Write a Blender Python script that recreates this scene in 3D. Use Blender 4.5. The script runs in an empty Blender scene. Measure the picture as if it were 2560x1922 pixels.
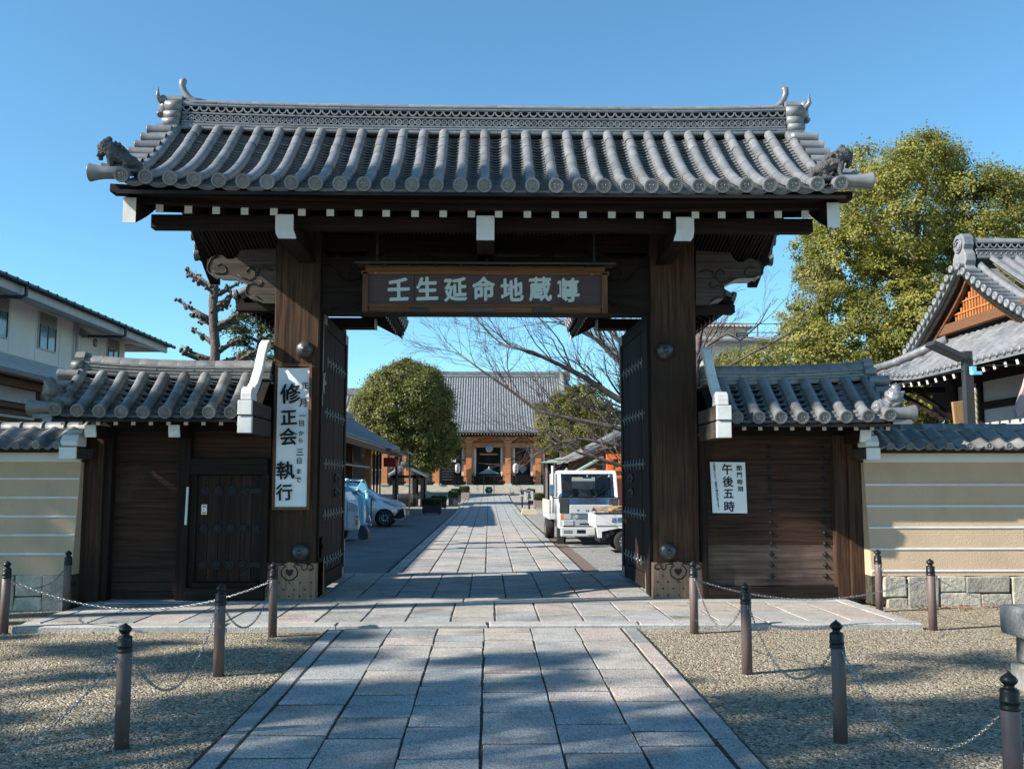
import bpy, bmesh, math, random
import numpy as np
from mathutils import Vector, Matrix, Quaternion
R = math.radians
rnd = random.Random(7)
nprng = np.random.default_rng(11)
S = bpy.context.scene
COL = S.collection

# ---------------------------------------------------------------- camera, sky, sun
cam_d = bpy.data.cameras.new("camera")
cam = bpy.data.objects.new("camera", cam_d); COL.objects.link(cam)
cam_d.sensor_width = 36.0; cam_d.lens = 33.363; cam_d.clip_start = 0.1; cam_d.clip_end = 3000
cam.location = (0, 0, 1.65)
cam.rotation_euler = (R(90 + 5.89), 0, R(-1.4))
S.camera = cam

SUN_TO = Vector((-1.5, -0.47, 1.0)).normalized()        # towards the sun
sun_el = math.asin(SUN_TO.z)
sun_az = math.atan2(SUN_TO.x, SUN_TO.y)                   # clockwise from +Y
W_ = bpy.data.worlds.new("World"); S.world = W_; W_.use_nodes = True
nt = W_.node_tree; nt.nodes.clear()
sky = nt.nodes.new("ShaderNodeTexSky"); sky.sky_type = 'NISHITA'; sky.sun_disc = False
sky.sun_elevation = sun_el; sky.sun_rotation = sun_az
sky.altitude = 0; sky.air_density = 1.0; sky.dust_density = 0.0; sky.ozone_density = 5.5
bg = nt.nodes.new("ShaderNodeBackground"); bg.inputs[1].default_value = 0.122
wo = nt.nodes.new("ShaderNodeOutputWorld")
air = nt.nodes.new("ShaderNodeMix"); air.data_type = 'RGBA'; air.blend_type = 'MULTIPLY'; air.inputs[0].default_value = 1.0
air.inputs[7].default_value = (0.70, 0.93, 0.86, 1)
nt.links.new(sky.outputs[0], air.inputs[6]); nt.links.new(air.outputs[2], bg.inputs[0]); nt.links.new(bg.outputs[0], wo.inputs[0])
sun_d = bpy.data.lights.new("sun", 'SUN'); sun_d.energy = 5.0; sun_d.angle = R(0.53); sun_d.color = (1.0, 0.93, 0.83)
sun = bpy.data.objects.new("sun", sun_d); COL.objects.link(sun)
sun.rotation_euler = SUN_TO.to_track_quat('Z', 'Y').to_euler(); sun.location = (-30, -12, 30)
S.view_settings.view_transform = 'Standard'; S.view_settings.look = 'None'
S.view_settings.exposure = 1.03; S.view_settings.gamma = 1.0
try: S.view_settings.use_curve_mapping = False
except Exception: pass
S.cycles.use_denoising = True
S.cycles.max_bounces = 6; S.cycles.diffuse_bounces = 3; S.cycles.glossy_bounces = 3; S.cycles.transmission_bounces = 4

# ---------------------------------------------------------------- materials
MATS = {}
def _n(nt, t, **k):
    n = nt.nodes.new(t)
    for a, b in k.items(): setattr(n, a, b)
    return n
def mat(name, col, rough=0.6, spec=0.4, metal=0.0, col2=None, nscale=(8, 8, 8), ndet=6, nrough=0.6, ramp=(0.35, 0.65),
        bump=0.0, bscale=None, bdist=0.01, rand=0.0, speck=None, grain=None, alpha=None, trans=0.0, tint=None, stain=None, coat=0.0, lines=None):
    """procedural principled material: noise mix of two colours, per object value shift, speckle, bump"""
    m = bpy.data.materials.new(name); m.use_nodes = True
    nt = m.node_tree; N = nt.nodes; L = nt.links
    p = N["Principled BSDF"]; out = N["Material Output"]
    p.inputs["Roughness"].default_value = rough; p.inputs["Metallic"].default_value = metal
    p.inputs["Specular IOR Level"].default_value = spec
    if coat: p.inputs["Coat Weight"].default_value = coat
    tc = _n(nt, "ShaderNodeTexCoord"); mp = _n(nt, "ShaderNodeMapping"); mp.inputs["Scale"].default_value = nscale
    L.new(tc.outputs["Object"], mp.inputs[0])
    if rand or tint:
        oi = _n(nt, "ShaderNodeObjectInfo")
        off = _n(nt, "ShaderNodeVectorMath", operation='SCALE'); off.inputs[0].default_value = (37, 53, 71)
        L.new(oi.outputs["Random"], off.inputs["Scale"]); L.new(off.outputs[0], mp.inputs["Location"])
    c = None
    def rgb(x): 
        n = _n(nt, "ShaderNodeRGB"); n.outputs[0].default_value = (*x, 1); return n.outputs[0]
    c = rgb(col)
    noise = _n(nt, "ShaderNodeTexNoise"); noise.inputs["Scale"].default_value = 1; noise.inputs["Detail"].default_value = ndet
    noise.inputs["Roughness"].default_value = nrough
    L.new(mp.outputs[0], noise.inputs["Vector"])
    def mix(a, b, fac, mode='MIX'):
        x = _n(nt, "ShaderNodeMix", data_type='RGBA', blend_type=mode)
        if hasattr(fac, 'is_linked'): L.new(fac, x.inputs[0])
        else: x.inputs[0].default_value = fac
        L.new(a, x.inputs[6]); L.new(b, x.inputs[7]); return x.outputs[2]
    def rampn(src, lo, hi):
        x = _n(nt, "ShaderNodeMapRange"); x.inputs[1].default_value = lo; x.inputs[2].default_value = hi
        L.new(src, x.inputs[0]); return x.outputs[0]
    if col2 is not None:
        c = mix(c, rgb(col2), rampn(noise.outputs[0], *ramp))
    if stain is not None:                          # large soft patches: (colour, scale, lo, hi)
        n2 = _n(nt, "ShaderNodeTexNoise"); n2.inputs["Scale"].default_value = stain[1]; n2.inputs["Detail"].default_value = 5
        if rand or tint:
            va = _n(nt, "ShaderNodeVectorMath", operation='ADD'); L.new(tc.outputs["Object"], va.inputs[0]); L.new(off.outputs[0], va.inputs[1]); L.new(va.outputs[0], n2.inputs["Vector"])
        else: L.new(tc.outputs["Object"], n2.inputs["Vector"])
        c = mix(c, rgb(stain[0]), rampn(n2.outputs[0], stain[2], stain[3]))
    if speck is not None:                          # (scale, dark, bright)
        v = _n(nt, "ShaderNodeTexVoronoi"); v.inputs["Scale"].default_value = speck[0]; L.new(tc.outputs["Object"], v.inputs["Vector"])
        bw = _n(nt, "ShaderNodeRGBToBW"); L.new(v.outputs["Color"], bw.inputs[0])
        g = _n(nt, "ShaderNodeMapRange"); g.inputs[1].default_value = 0.15; g.inputs[2].default_value = 0.85
        g.inputs[3].default_value = speck[1]; g.inputs[4].default_value = speck[2]; L.new(bw.outputs[0], g.inputs[0])
        mu = _n(nt, "ShaderNodeVectorMath", operation='SCALE'); L.new(c, mu.inputs[0]); L.new(g.outputs[0], mu.inputs["Scale"]); c = mu.outputs[0]
    if tint is not None:                           # per object colour pick between two tints
        cr = _n(nt, "ShaderNodeValToRGB"); cr.color_ramp.interpolation = 'CONSTANT' if len(tint) > 3 else 'LINEAR'
        e = cr.color_ramp.elements
        while len(e) < len(tint): e.new(0.5)
        for i, t in enumerate(tint): e[i].position = i / len(tint); e[i].color = (*t, 1)
        L.new(oi.outputs["Random"], cr.inputs[0]); c = mix(c, cr.outputs[0], 1.0, 'MULTIPLY')
    if rand:
        g = _n(nt, "ShaderNodeMapRange"); g.inputs[3].default_value = 1 - rand; g.inputs[4].default_value = 1 + rand
        wn = _n(nt, "ShaderNodeTexWhiteNoise", noise_dimensions='1D'); L.new(oi.outputs["Random"], wn.inputs["W"]); L.new(wn.outputs["Value"], g.inputs[0])
        mu = _n(nt, "ShaderNodeVectorMath", operation='SCALE'); L.new(c, mu.inputs[0]); L.new(g.outputs[0], mu.inputs["Scale"]); c = mu.outputs[0]
    L.new(c, p.inputs["Base Color"])
    rr = _n(nt, "ShaderNodeMapRange"); rr.inputs[3].default_value = max(0.02, rough - 0.12); rr.inputs[4].default_value = min(1, rough + 0.12)
    L.new(noise.outputs[0], rr.inputs[0]); L.new(rr.outputs[0], p.inputs["Roughness"])
    if bump:
        b = _n(nt, "ShaderNodeBump"); b.inputs["Strength"].default_value = bump; b.inputs["Distance"].default_value = bdist
        if bscale:
            n3 = _n(nt, "ShaderNodeTexNoise"); n3.inputs["Scale"].default_value = bscale; n3.inputs["Detail"].default_value = 5
            L.new(tc.outputs["Object"], n3.inputs["Vector"]); L.new(n3.outputs[0], b.inputs["Height"])
        else: L.new(noise.outputs[0], b.inputs["Height"])
        L.new(b.outputs[0], p.inputs["Normal"])
    if trans:
        p.inputs["Transmission Weight"].default_value = trans
    MATS[name] = m
    return m

def wood(name, dark, light, axis, **k):
    sc = {'z': (26, 26, 1.1), 'x': (1.1, 26, 26), 'y': (26, 1.1, 26)}[axis]
    a = dict(rough=0.75, spec=0.18, col2=light, nscale=sc, ndet=7, nrough=0.65, ramp=(0.36, 0.68), bump=0.55, bdist=0.012, rand=0.18)
    a.update(k)
    return mat(name, dark, **a)

DW, LW = (0.007, 0.0052, 0.0046), (0.027, 0.0172, 0.0125)
M = MATS
tile = mat("roof_tile", (0.150, 0.156, 0.165), rough=0.38, spec=0.55, metal=0.10, col2=(0.205, 0.211, 0.22), nscale=(6, 6, 6), rand=0.16, bump=0.12, bdist=0.004, stain=((0.11, 0.105, 0.095), 3.0, 0.55, 0.85))
mat("old_tile", (0.115, 0.116, 0.118), rough=0.5, spec=0.4, metal=0.08, col2=(0.195, 0.19, 0.18), nscale=(7, 7, 7), rand=0.26, bump=0.25, bdist=0.004, stain=((0.20, 0.25, 0.27), 4.0, 0.60, 0.75))
mat("far_tile", (0.145, 0.152, 0.162), rough=0.45, spec=0.4, metal=0.1, col2=(0.24, 0.245, 0.25), nscale=(3, 3, 3), rand=0.1)
wood("wood_z", DW, LW, 'z'); wood("wood_x", DW, LW, 'x'); wood("wood_y", DW, LW, 'y')
wood("post_wood", (0.018, 0.0115, 0.0085), (0.105, 0.052, 0.028), 'z', stain=((0.028, 0.018, 0.013), 0.9, 0.45, 0.7))
wood("panel_wood", (0.017, 0.0095, 0.0065), (0.066, 0.033, 0.021), 'x', stain=((0.075, 0.058, 0.048), 1.1, 0.58, 0.85))
wood("sunlit_weathered_wood", (0.062, 0.042, 0.032), (0.155, 0.108, 0.084), 'x', stain=((0.035, 0.022, 0.016), 1.6, 0.5, 0.72))  # worn lowest board, with a patch of sun painted in as paler colour
wood("grey_wood", (0.038, 0.031, 0.027), (0.095, 0.078, 0.067), 'x')
wood("shoe_wood", (0.175, 0.105, 0.066), (0.33, 0.215, 0.14), 'z')
wood("brown_wood", (0.085, 0.040, 0.020), (0.20, 0.10, 0.05), 'x')
wood("brown_wood_z", (0.085, 0.040, 0.020), (0.20, 0.10, 0.05), 'z')
wood("orange_wood", (0.30, 0.095, 0.03), (0.52, 0.21, 0.075), 'z')
wood("hall_wood", (0.42, 0.175, 0.08), (0.55, 0.26, 0.13), 'z', bump=0.1)
mat("white_paint", (0.66, 0.655, 0.64), rough=0.65, spec=0.25, col2=(0.50, 0.49, 0.465), nscale=(5, 5, 5), ramp=(0.48, 0.85), bump=0.1, bdist=0.003)
mat("white_plaster", (0.70, 0.70, 0.69), rough=0.85, spec=0.2, col2=(0.58, 0.58, 0.57), nscale=(1.5, 1.5, 4), ramp=(0.45, 0.9), bump=0.15, bscale=60, bdist=0.004)
mat("tan_plaster", (0.52, 0.385, 0.265), rough=0.9, spec=0.15, col2=(0.455, 0.335, 0.235), nscale=(2.2, 2.2, 0.5), ramp=(0.35, 0.75), stain=((0.37, 0.28, 0.205), 1.4, 0.56, 0.85), bump=0.8, bscale=75, bdist=0.012)
ST = [(1.0, 1.0, 1.02), (1.12, 1.02, 0.95), (0.90, 0.95, 0.99), (1.10, 0.98, 0.95), (0.80, 0.84, 0.86), (1.1, 1.06, 1.0), (0.96, 0.93, 0.9)]
mat("path_stone", (0.385, 0.372, 0.348), rough=0.75, spec=0.3, col2=(0.27, 0.264, 0.25), nscale=(2.6, 2.6, 2.6), ndet=9, nrough=0.72, ramp=(0.38, 0.68), tint=ST, rand=0.05, speck=(130, 0.52, 1.42), bump=0.75, bscale=60, bdist=0.010, stain=((0.15, 0.145, 0.135), 1.8, 0.54, 0.78))
mat("kerb_stone", (0.40, 0.385, 0.36), rough=0.8, spec=0.25, col2=(0.31, 0.30, 0.285), nscale=(5, 5, 5), rand=0.08, speck=(120, 0.75, 1.2), bump=0.6, bscale=45, bdist=0.012)
mat("base_stone", (0.44, 0.395, 0.32), rough=0.85, spec=0.2, col2=(0.31, 0.285, 0.24), nscale=(6, 6, 6), rand=0.18, bump=0.7, bscale=22, bdist=0.02, stain=((0.2, 0.19, 0.17), 3, 0.55, 0.75))
mat("grey_stone", (0.30, 0.295, 0.28), rough=0.85, spec=0.2, col2=(0.20, 0.20, 0.19), nscale=(6, 6, 6), rand=0.1, speck=(110, 0.8, 1.2), bump=0.6, bscale=30, bdist=0.012, stain=((0.12, 0.115, 0.10), 5, 0.52, 0.72))
mat("step_stone", (0.46, 0.44, 0.38), rough=0.85, spec=0.2, col2=(0.38, 0.36, 0.31), nscale=(2, 2, 5))
mat("joint_soil", (0.032, 0.030, 0.025), rough=0.95, spec=0.1, col2=(0.085, 0.077, 0.06), nscale=(14, 14, 14), bump=0.8, bscale=90, bdist=0.01)
mat("dark_iron", (0.018, 0.020, 0.022), rough=0.65, spec=0.25)
mat("iron", (0.055, 0.06, 0.063), rough=0.42, spec=0.5, metal=0.6, col2=(0.10, 0.105, 0.105), nscale=(14, 14, 14))
mat("pale_metal", (0.33, 0.36, 0.38), rough=0.5, spec=0.5, metal=0.5, col2=(0.18, 0.19, 0.19), nscale=(22, 22, 22))
mat("chain_steel", (0.36, 0.37, 0.375), rough=0.35, metal=0.85, col2=(0.25, 0.20, 0.16), nscale=(6, 6, 6), ramp=(0.5, 0.8))
mat("bollard_paint", (0.140, 0.094, 0.086), rough=0.55, spec=0.4, col2=(0.110, 0.076, 0.070), nscale=(9, 9, 3), rand=0.06, stain=((0.33, 0.29, 0.27), 14, 0.66, 0.78))
mat("black_cap", (0.008, 0.0085, 0.009), rough=0.42, spec=0.35, col2=(0.016, 0.016, 0.016), nscale=(12, 12, 30), ramp=(0.5, 0.8))
mat("sign_brown", (0.062, 0.040, 0.042), rough=0.6, spec=0.25, col2=(0.080, 0.052, 0.052), nscale=(2, 20, 20))
mat("pale_letter", (0.47, 0.55, 0.54), rough=0.6, spec=0.3)
mat("ink", (0.012, 0.012, 0.013), rough=0.6, spec=0.2)
mat("paper", (0.76, 0.775, 0.79), rough=0.55, spec=0.3, col2=(0.70, 0.715, 0.735), nscale=(3, 3, 6), bump=0.25, bscale=6, bdist=0.02)
mat("lion_clay", (0.075, 0.077, 0.080), rough=0.7, spec=0.3, col2=(0.20, 0.165, 0.12), nscale=(7, 7, 7), ramp=(0.58, 0.8), bump=1.0, bscale=38, bdist=0.03)
mat("hall_plaster", (0.46, 0.45, 0.44), rough=0.9, spec=0.15, col2=(0.40, 0.39, 0.38), nscale=(1.2, 1.2, 2.5))
mat("black", (0.010, 0.010, 0.011), rough=0.5, spec=0.3)
mat("dark_wood_plain", (0.009, 0.0075, 0.007), rough=0.7, spec=0.2, col2=(0.016, 0.0125, 0.011), nscale=(5, 5, 5))
mat("house_white", (0.70, 0.665, 0.60), rough=0.8, spec=0.2, col2=(0.60, 0.57, 0.515), nscale=(0.9, 0.9, 0.35), ramp=(0.4, 0.8))
mat("soffit_grey", (0.50, 0.49, 0.48), rough=0.8, spec=0.2, col2=(0.43, 0.425, 0.415), nscale=(1, 6, 1))
mat("glass", (0.05, 0.07, 0.08), rough=0.06, spec=0.8, col2=(0.16, 0.2, 0.22), nscale=(0.8, 0.8, 0.5), ramp=(0.45, 0.55))
mat("dark_metal", (0.045, 0.047, 0.05), rough=0.45, spec=0.5, metal=0.3)
mat("copper_green", (0.10, 0.235, 0.19), rough=0.6, spec=0.3, col2=(0.15, 0.30, 0.24), nscale=(4, 4, 4))
mat("bronze_green", (0.030, 0.085, 0.068), rough=0.4, spec=0.5, metal=0.4, col2=(0.07, 0.15, 0.115), nscale=(8, 8, 8))
mat("silver_paint", (0.56, 0.59, 0.64), nscale=(.4,.4,.4), rough=0.28, spec=0.5, metal=0.45, coat=0.5)
mat("white_vehicle", (0.74, 0.75, 0.75), rough=0.3, spec=0.5, coat=0.4, col2=(0.62, 0.62, 0.60), nscale=(2, 2, 5), ramp=(0.5, 0.9))
mat("chrome", (0.66, 0.69, 0.73), rough=0.08, metal=1.0)
mat("tyre", (0.018, 0.018, 0.019), rough=0.8, spec=0.2, col2=(0.04, 0.038, 0.036), nscale=(9, 9, 9))
mat("windscreen", (0.055, 0.068, 0.070), rough=0.05, spec=0.9)
mat("lamp_glass", (0.60, 0.63, 0.66), rough=0.12, spec=0.7, metal=0.3)
mat("amber", (0.80, 0.22, 0.03), rough=0.3, spec=0.5)
mat("machine_blue", (0.16, 0.52, 0.70), rough=0.4, spec=0.5, col2=(0.22, 0.55, 0.70), nscale=(3, 3, 3), stain=((0.35, 0.38, 0.38), 6, 0.62, 0.8))
mat("vermilion", (0.86, 0.155, 0.015), rough=0.5, spec=0.4)
mat("red_cloth", (0.34, 0.045, 0.035), rough=0.8, spec=0.2)
mat("planter_grey", (0.052, 0.050, 0.056), rough=0.7, spec=0.2)
mat("planter_tan", (0.27, 0.215, 0.20), rough=0.7, spec=0.2)
mat("asphalt", (0.16, 0.16, 0.165), rough=0.9, spec=0.2, col2=(0.12, 0.12, 0.125), nscale=(1.2, 1.2, 1.2), speck=(60, 0.7, 1.3), bump=0.4, bscale=80, bdist=0.01)
mat("straw_rope", (0.52, 0.44, 0.30), rough=0.8, spec=0.2, col2=(0.42, 0.35, 0.24), nscale=(10, 10, 10))
mat("plaque_wood", (0.27, 0.165, 0.075), rough=0.7, spec=0.2, col2=(0.36, 0.23, 0.11), nscale=(30, 30, 3))
mat("pink_board", (0.47, 0.29, 0.29), rough=0.6, spec=0.3)
mat("orange_print", (0.78, 0.25, 0.06), rough=0.5, spec=0.3)
mat("blue_print", (0.03, 0.16, 0.42), rough=0.5, spec=0.3)
mat("dark_print", (0.06, 0.07, 0.08), rough=0.5, spec=0.3)
mat("tarp_brown", (0.26, 0.19, 0.11), rough=0.85, spec=0.15, col2=(0.34, 0.26, 0.16), nscale=(5, 5, 5), bump=0.4, bscale=14)
mat("dead_leaf", (0.30, 0.085, 0.035), rough=0.8, spec=0.2, col2=(0.20, 0.10, 0.05), nscale=(5, 5, 5), rand=0.2)
mat("bark", (0.085, 0.072, 0.062), rough=0.9, spec=0.15, col2=(0.17, 0.148, 0.13), nscale=(9, 9, 3), bump=1.0, bscale=22, bdist=0.03)
mat("cherry_bark", (0.075, 0.060, 0.055), rough=0.85, spec=0.2, col2=(0.15, 0.125, 0.115), nscale=(5, 5, 9))
mat("brick_red", (0.42, 0.16, 0.09), rough=0.8, spec=0.2)
mat("pale_green", (0.22, 0.30, 0.24), rough=0.7, spec=0.2)
mat("grate_brown", (0.17, 0.12, 0.10), rough=0.7, spec=0.3)
mat("yellow_base", (0.60, 0.54, 0.36), rough=0.8, spec=0.2)
mat("mirror_blue", (0.25, 0.42, 0.62), rough=0.12, metal=0.7)
mat("door_board", (0.011, 0.0075, 0.006), rough=0.75, spec=0.18, col2=(0.042, 0.023, 0.0155), nscale=(26, 26, 1.1), ndet=7, ramp=(0.36, 0.68), bump=0.55, bdist=0.012, rand=0.22)

def gravel_mat(name, cols, scale, bumpd):
    m = bpy.data.materials.new(name); m.use_nodes = True
    nt = m.node_tree; N = nt.nodes; L = nt.links; p = N["Principled BSDF"]
    tc = _n(nt, "ShaderNodeTexCoord")
    wp = _n(nt, "ShaderNodeTexNoise"); wp.inputs["Scale"].default_value = scale * 0.4
    L.new(tc.outputs["Object"], wp.inputs["Vector"])
    va = _n(nt, "ShaderNodeVectorMath", operation='MULTIPLY_ADD'); va.inputs[1].default_value = (0.02, 0.02, 0.0)
    L.new(wp.outputs["Color"], va.inputs[0]); L.new(tc.outputs["Object"], va.inputs[2])
    v = _n(nt, "ShaderNodeTexVoronoi"); v.inputs["Scale"].default_value = scale; L.new(va.outputs[0], v.inputs["Vector"])
    sep = _n(nt, "ShaderNodeSeparateColor"); L.new(v.outputs["Color"], sep.inputs[0])
    cr = _n(nt, "ShaderNodeValToRGB"); cr.color_ramp.interpolation = 'LINEAR'; e = cr.color_ramp.elements
    while len(e) < len(cols): e.new(0.5)
    for i, c in enumerate(cols): e[i].position = i / (len(cols) - 1); e[i].color = (*c, 1)
    L.new(sep.outputs[0], cr.inputs[0])
    big = _n(nt, "ShaderNodeTexNoise"); big.inputs["Scale"].default_value = 0.9; big.inputs["Detail"].default_value = 6
    L.new(tc.outputs["Object"], big.inputs["Vector"])
    mr = _n(nt, "ShaderNodeMapRange"); mr.inputs[1].default_value = 0.62; mr.inputs[2].default_value = 0.74
    L.new(big.outputs[0], mr.inputs[0])
    gn = _n(nt, "ShaderNodeMath", operation='MULTIPLY'); gn.inputs[1].default_value = 0.55; L.new(mr.outputs[0], gn.inputs[0])
    mx = _n(nt, "ShaderNodeMix", data_type='RGBA'); L.new(gn.outputs[0], mx.inputs[0]); L.new(cr.outputs[0], mx.inputs[6])
    mx.inputs[7].default_value = (0.13, 0.135, 0.055, 1)
    L.new(mx.outputs[2], p.inputs["Base Color"]); p.inputs["Roughness"].default_value = 0.85; p.inputs["Specular IOR Level"].default_value = 0.25
    inv = _n(nt, "ShaderNodeMath", operation='SUBTRACT'); inv.inputs[0].default_value = 1; L.new(v.outputs["Distance"], inv.inputs[1])
    b = _n(nt, "ShaderNodeBump"); b.inputs["Strength"].default_value = 1.0; b.inputs["Distance"].default_value = bumpd
    L.new(inv.outputs[0], b.inputs["Height"]); L.new(b.outputs[0], p.inputs["Normal"])
    MATS[name] = m
gravel_mat("gravel", [(0.05, 0.045, 0.037), (0.17, 0.145, 0.105), (0.28, 0.24, 0.17), (0.36, 0.315, 0.235), (0.26, 0.19, 0.11), (0.58, 0.53, 0.44)], 52, 0.018)
gravel_mat("grey_gravel", [(0.10, 0.10, 0.10), (0.20, 0.20, 0.195), (0.28, 0.275, 0.265), (0.36, 0.35, 0.33)], 45, 0.01)
gravel_mat("far_ground", [(0.22, 0.205, 0.175), (0.28, 0.26, 0.225), (0.33, 0.31, 0.27)], 9, 0.004)

def leaf_mat(name, c1, c2, c3):
    m = bpy.data.materials.new(name); m.use_nodes = True
    nt = m.node_tree; N = nt.nodes; L = nt.links; p = N["Principled BSDF"]; out = N["Material Output"]
    at = _n(nt, "ShaderNodeAttribute"); at.attribute_name = "tint"
    cr = _n(nt, "ShaderNodeValToRGB"); e = cr.color_ramp.elements; e.new(0.5)
    for i, c in enumerate((c1, c2, c3)): e[i].position = i / 2; e[i].color = (*c, 1)
    L.new(at.outputs["Fac"], cr.inputs[0]); L.new(cr.outputs[0], p.inputs["Base Color"])
    p.inputs["Roughness"].default_value = 0.5; p.inputs["Specular IOR Level"].default_value = 0.35
    tr = _n(nt, "ShaderNodeBsdfTranslucent"); L.new(cr.outputs[0], tr.inputs[0])
    ms = _n(nt, "ShaderNodeMixShader"); ms.inputs[0].default_value = 0.35
    L.new(p.outputs[0], ms.inputs[1]); L.new(tr.outputs[0], ms.inputs[2]); L.new(ms.outputs[0], out.inputs[0])
    MATS[name] = m
leaf_mat("camphor_leaf", (0.115, 0.135, 0.026), (0.255, 0.245, 0.048), (0.40, 0.345, 0.08))
leaf_mat("oak_leaf", (0.065, 0.082, 0.020), (0.150, 0.155, 0.036), (0.27, 0.245, 0.06))
leaf_mat("pine_leaf", (0.040, 0.065, 0.020), (0.075, 0.105, 0.032), (0.13, 0.15, 0.05))
leaf_mat("hedge_leaf", (0.032, 0.050, 0.015), (0.065, 0.090, 0.024), (0.14, 0.15, 0.04))
def glass_mat(name, tint, gloss):
    m = bpy.data.materials.new(name); m.use_nodes = True; nt = m.node_tree; N = nt.nodes; L = nt.links; N.remove(N["Principled BSDF"])
    t = _n(nt, "ShaderNodeBsdfTransparent"); t.inputs[0].default_value = (*tint, 1); g = _n(nt, "ShaderNodeBsdfGlossy"); g.inputs["Roughness"].default_value = 0.02
    f = _n(nt, "ShaderNodeFresnel"); f.inputs[0].default_value = 1.5; ad = _n(nt, "ShaderNodeMath", operation='ADD'); ad.inputs[1].default_value = gloss; L.new(f.outputs[0], ad.inputs[0])
    x = _n(nt, "ShaderNodeMixShader"); L.new(ad.outputs[0], x.inputs[0]); L.new(t.outputs[0], x.inputs[1]); L.new(g.outputs[0], x.inputs[2]); L.new(x.outputs[0], N["Material Output"].inputs[0]); MATS[name] = m
glass_mat("clear_glass", (0.62, 0.68, 0.68), 0.06)
mat("silver_white", (0.66, 0.68, 0.70), rough=0.3, spec=0.5, metal=0.2, coat=0.5, nscale=(.5, .5, .5))

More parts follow.
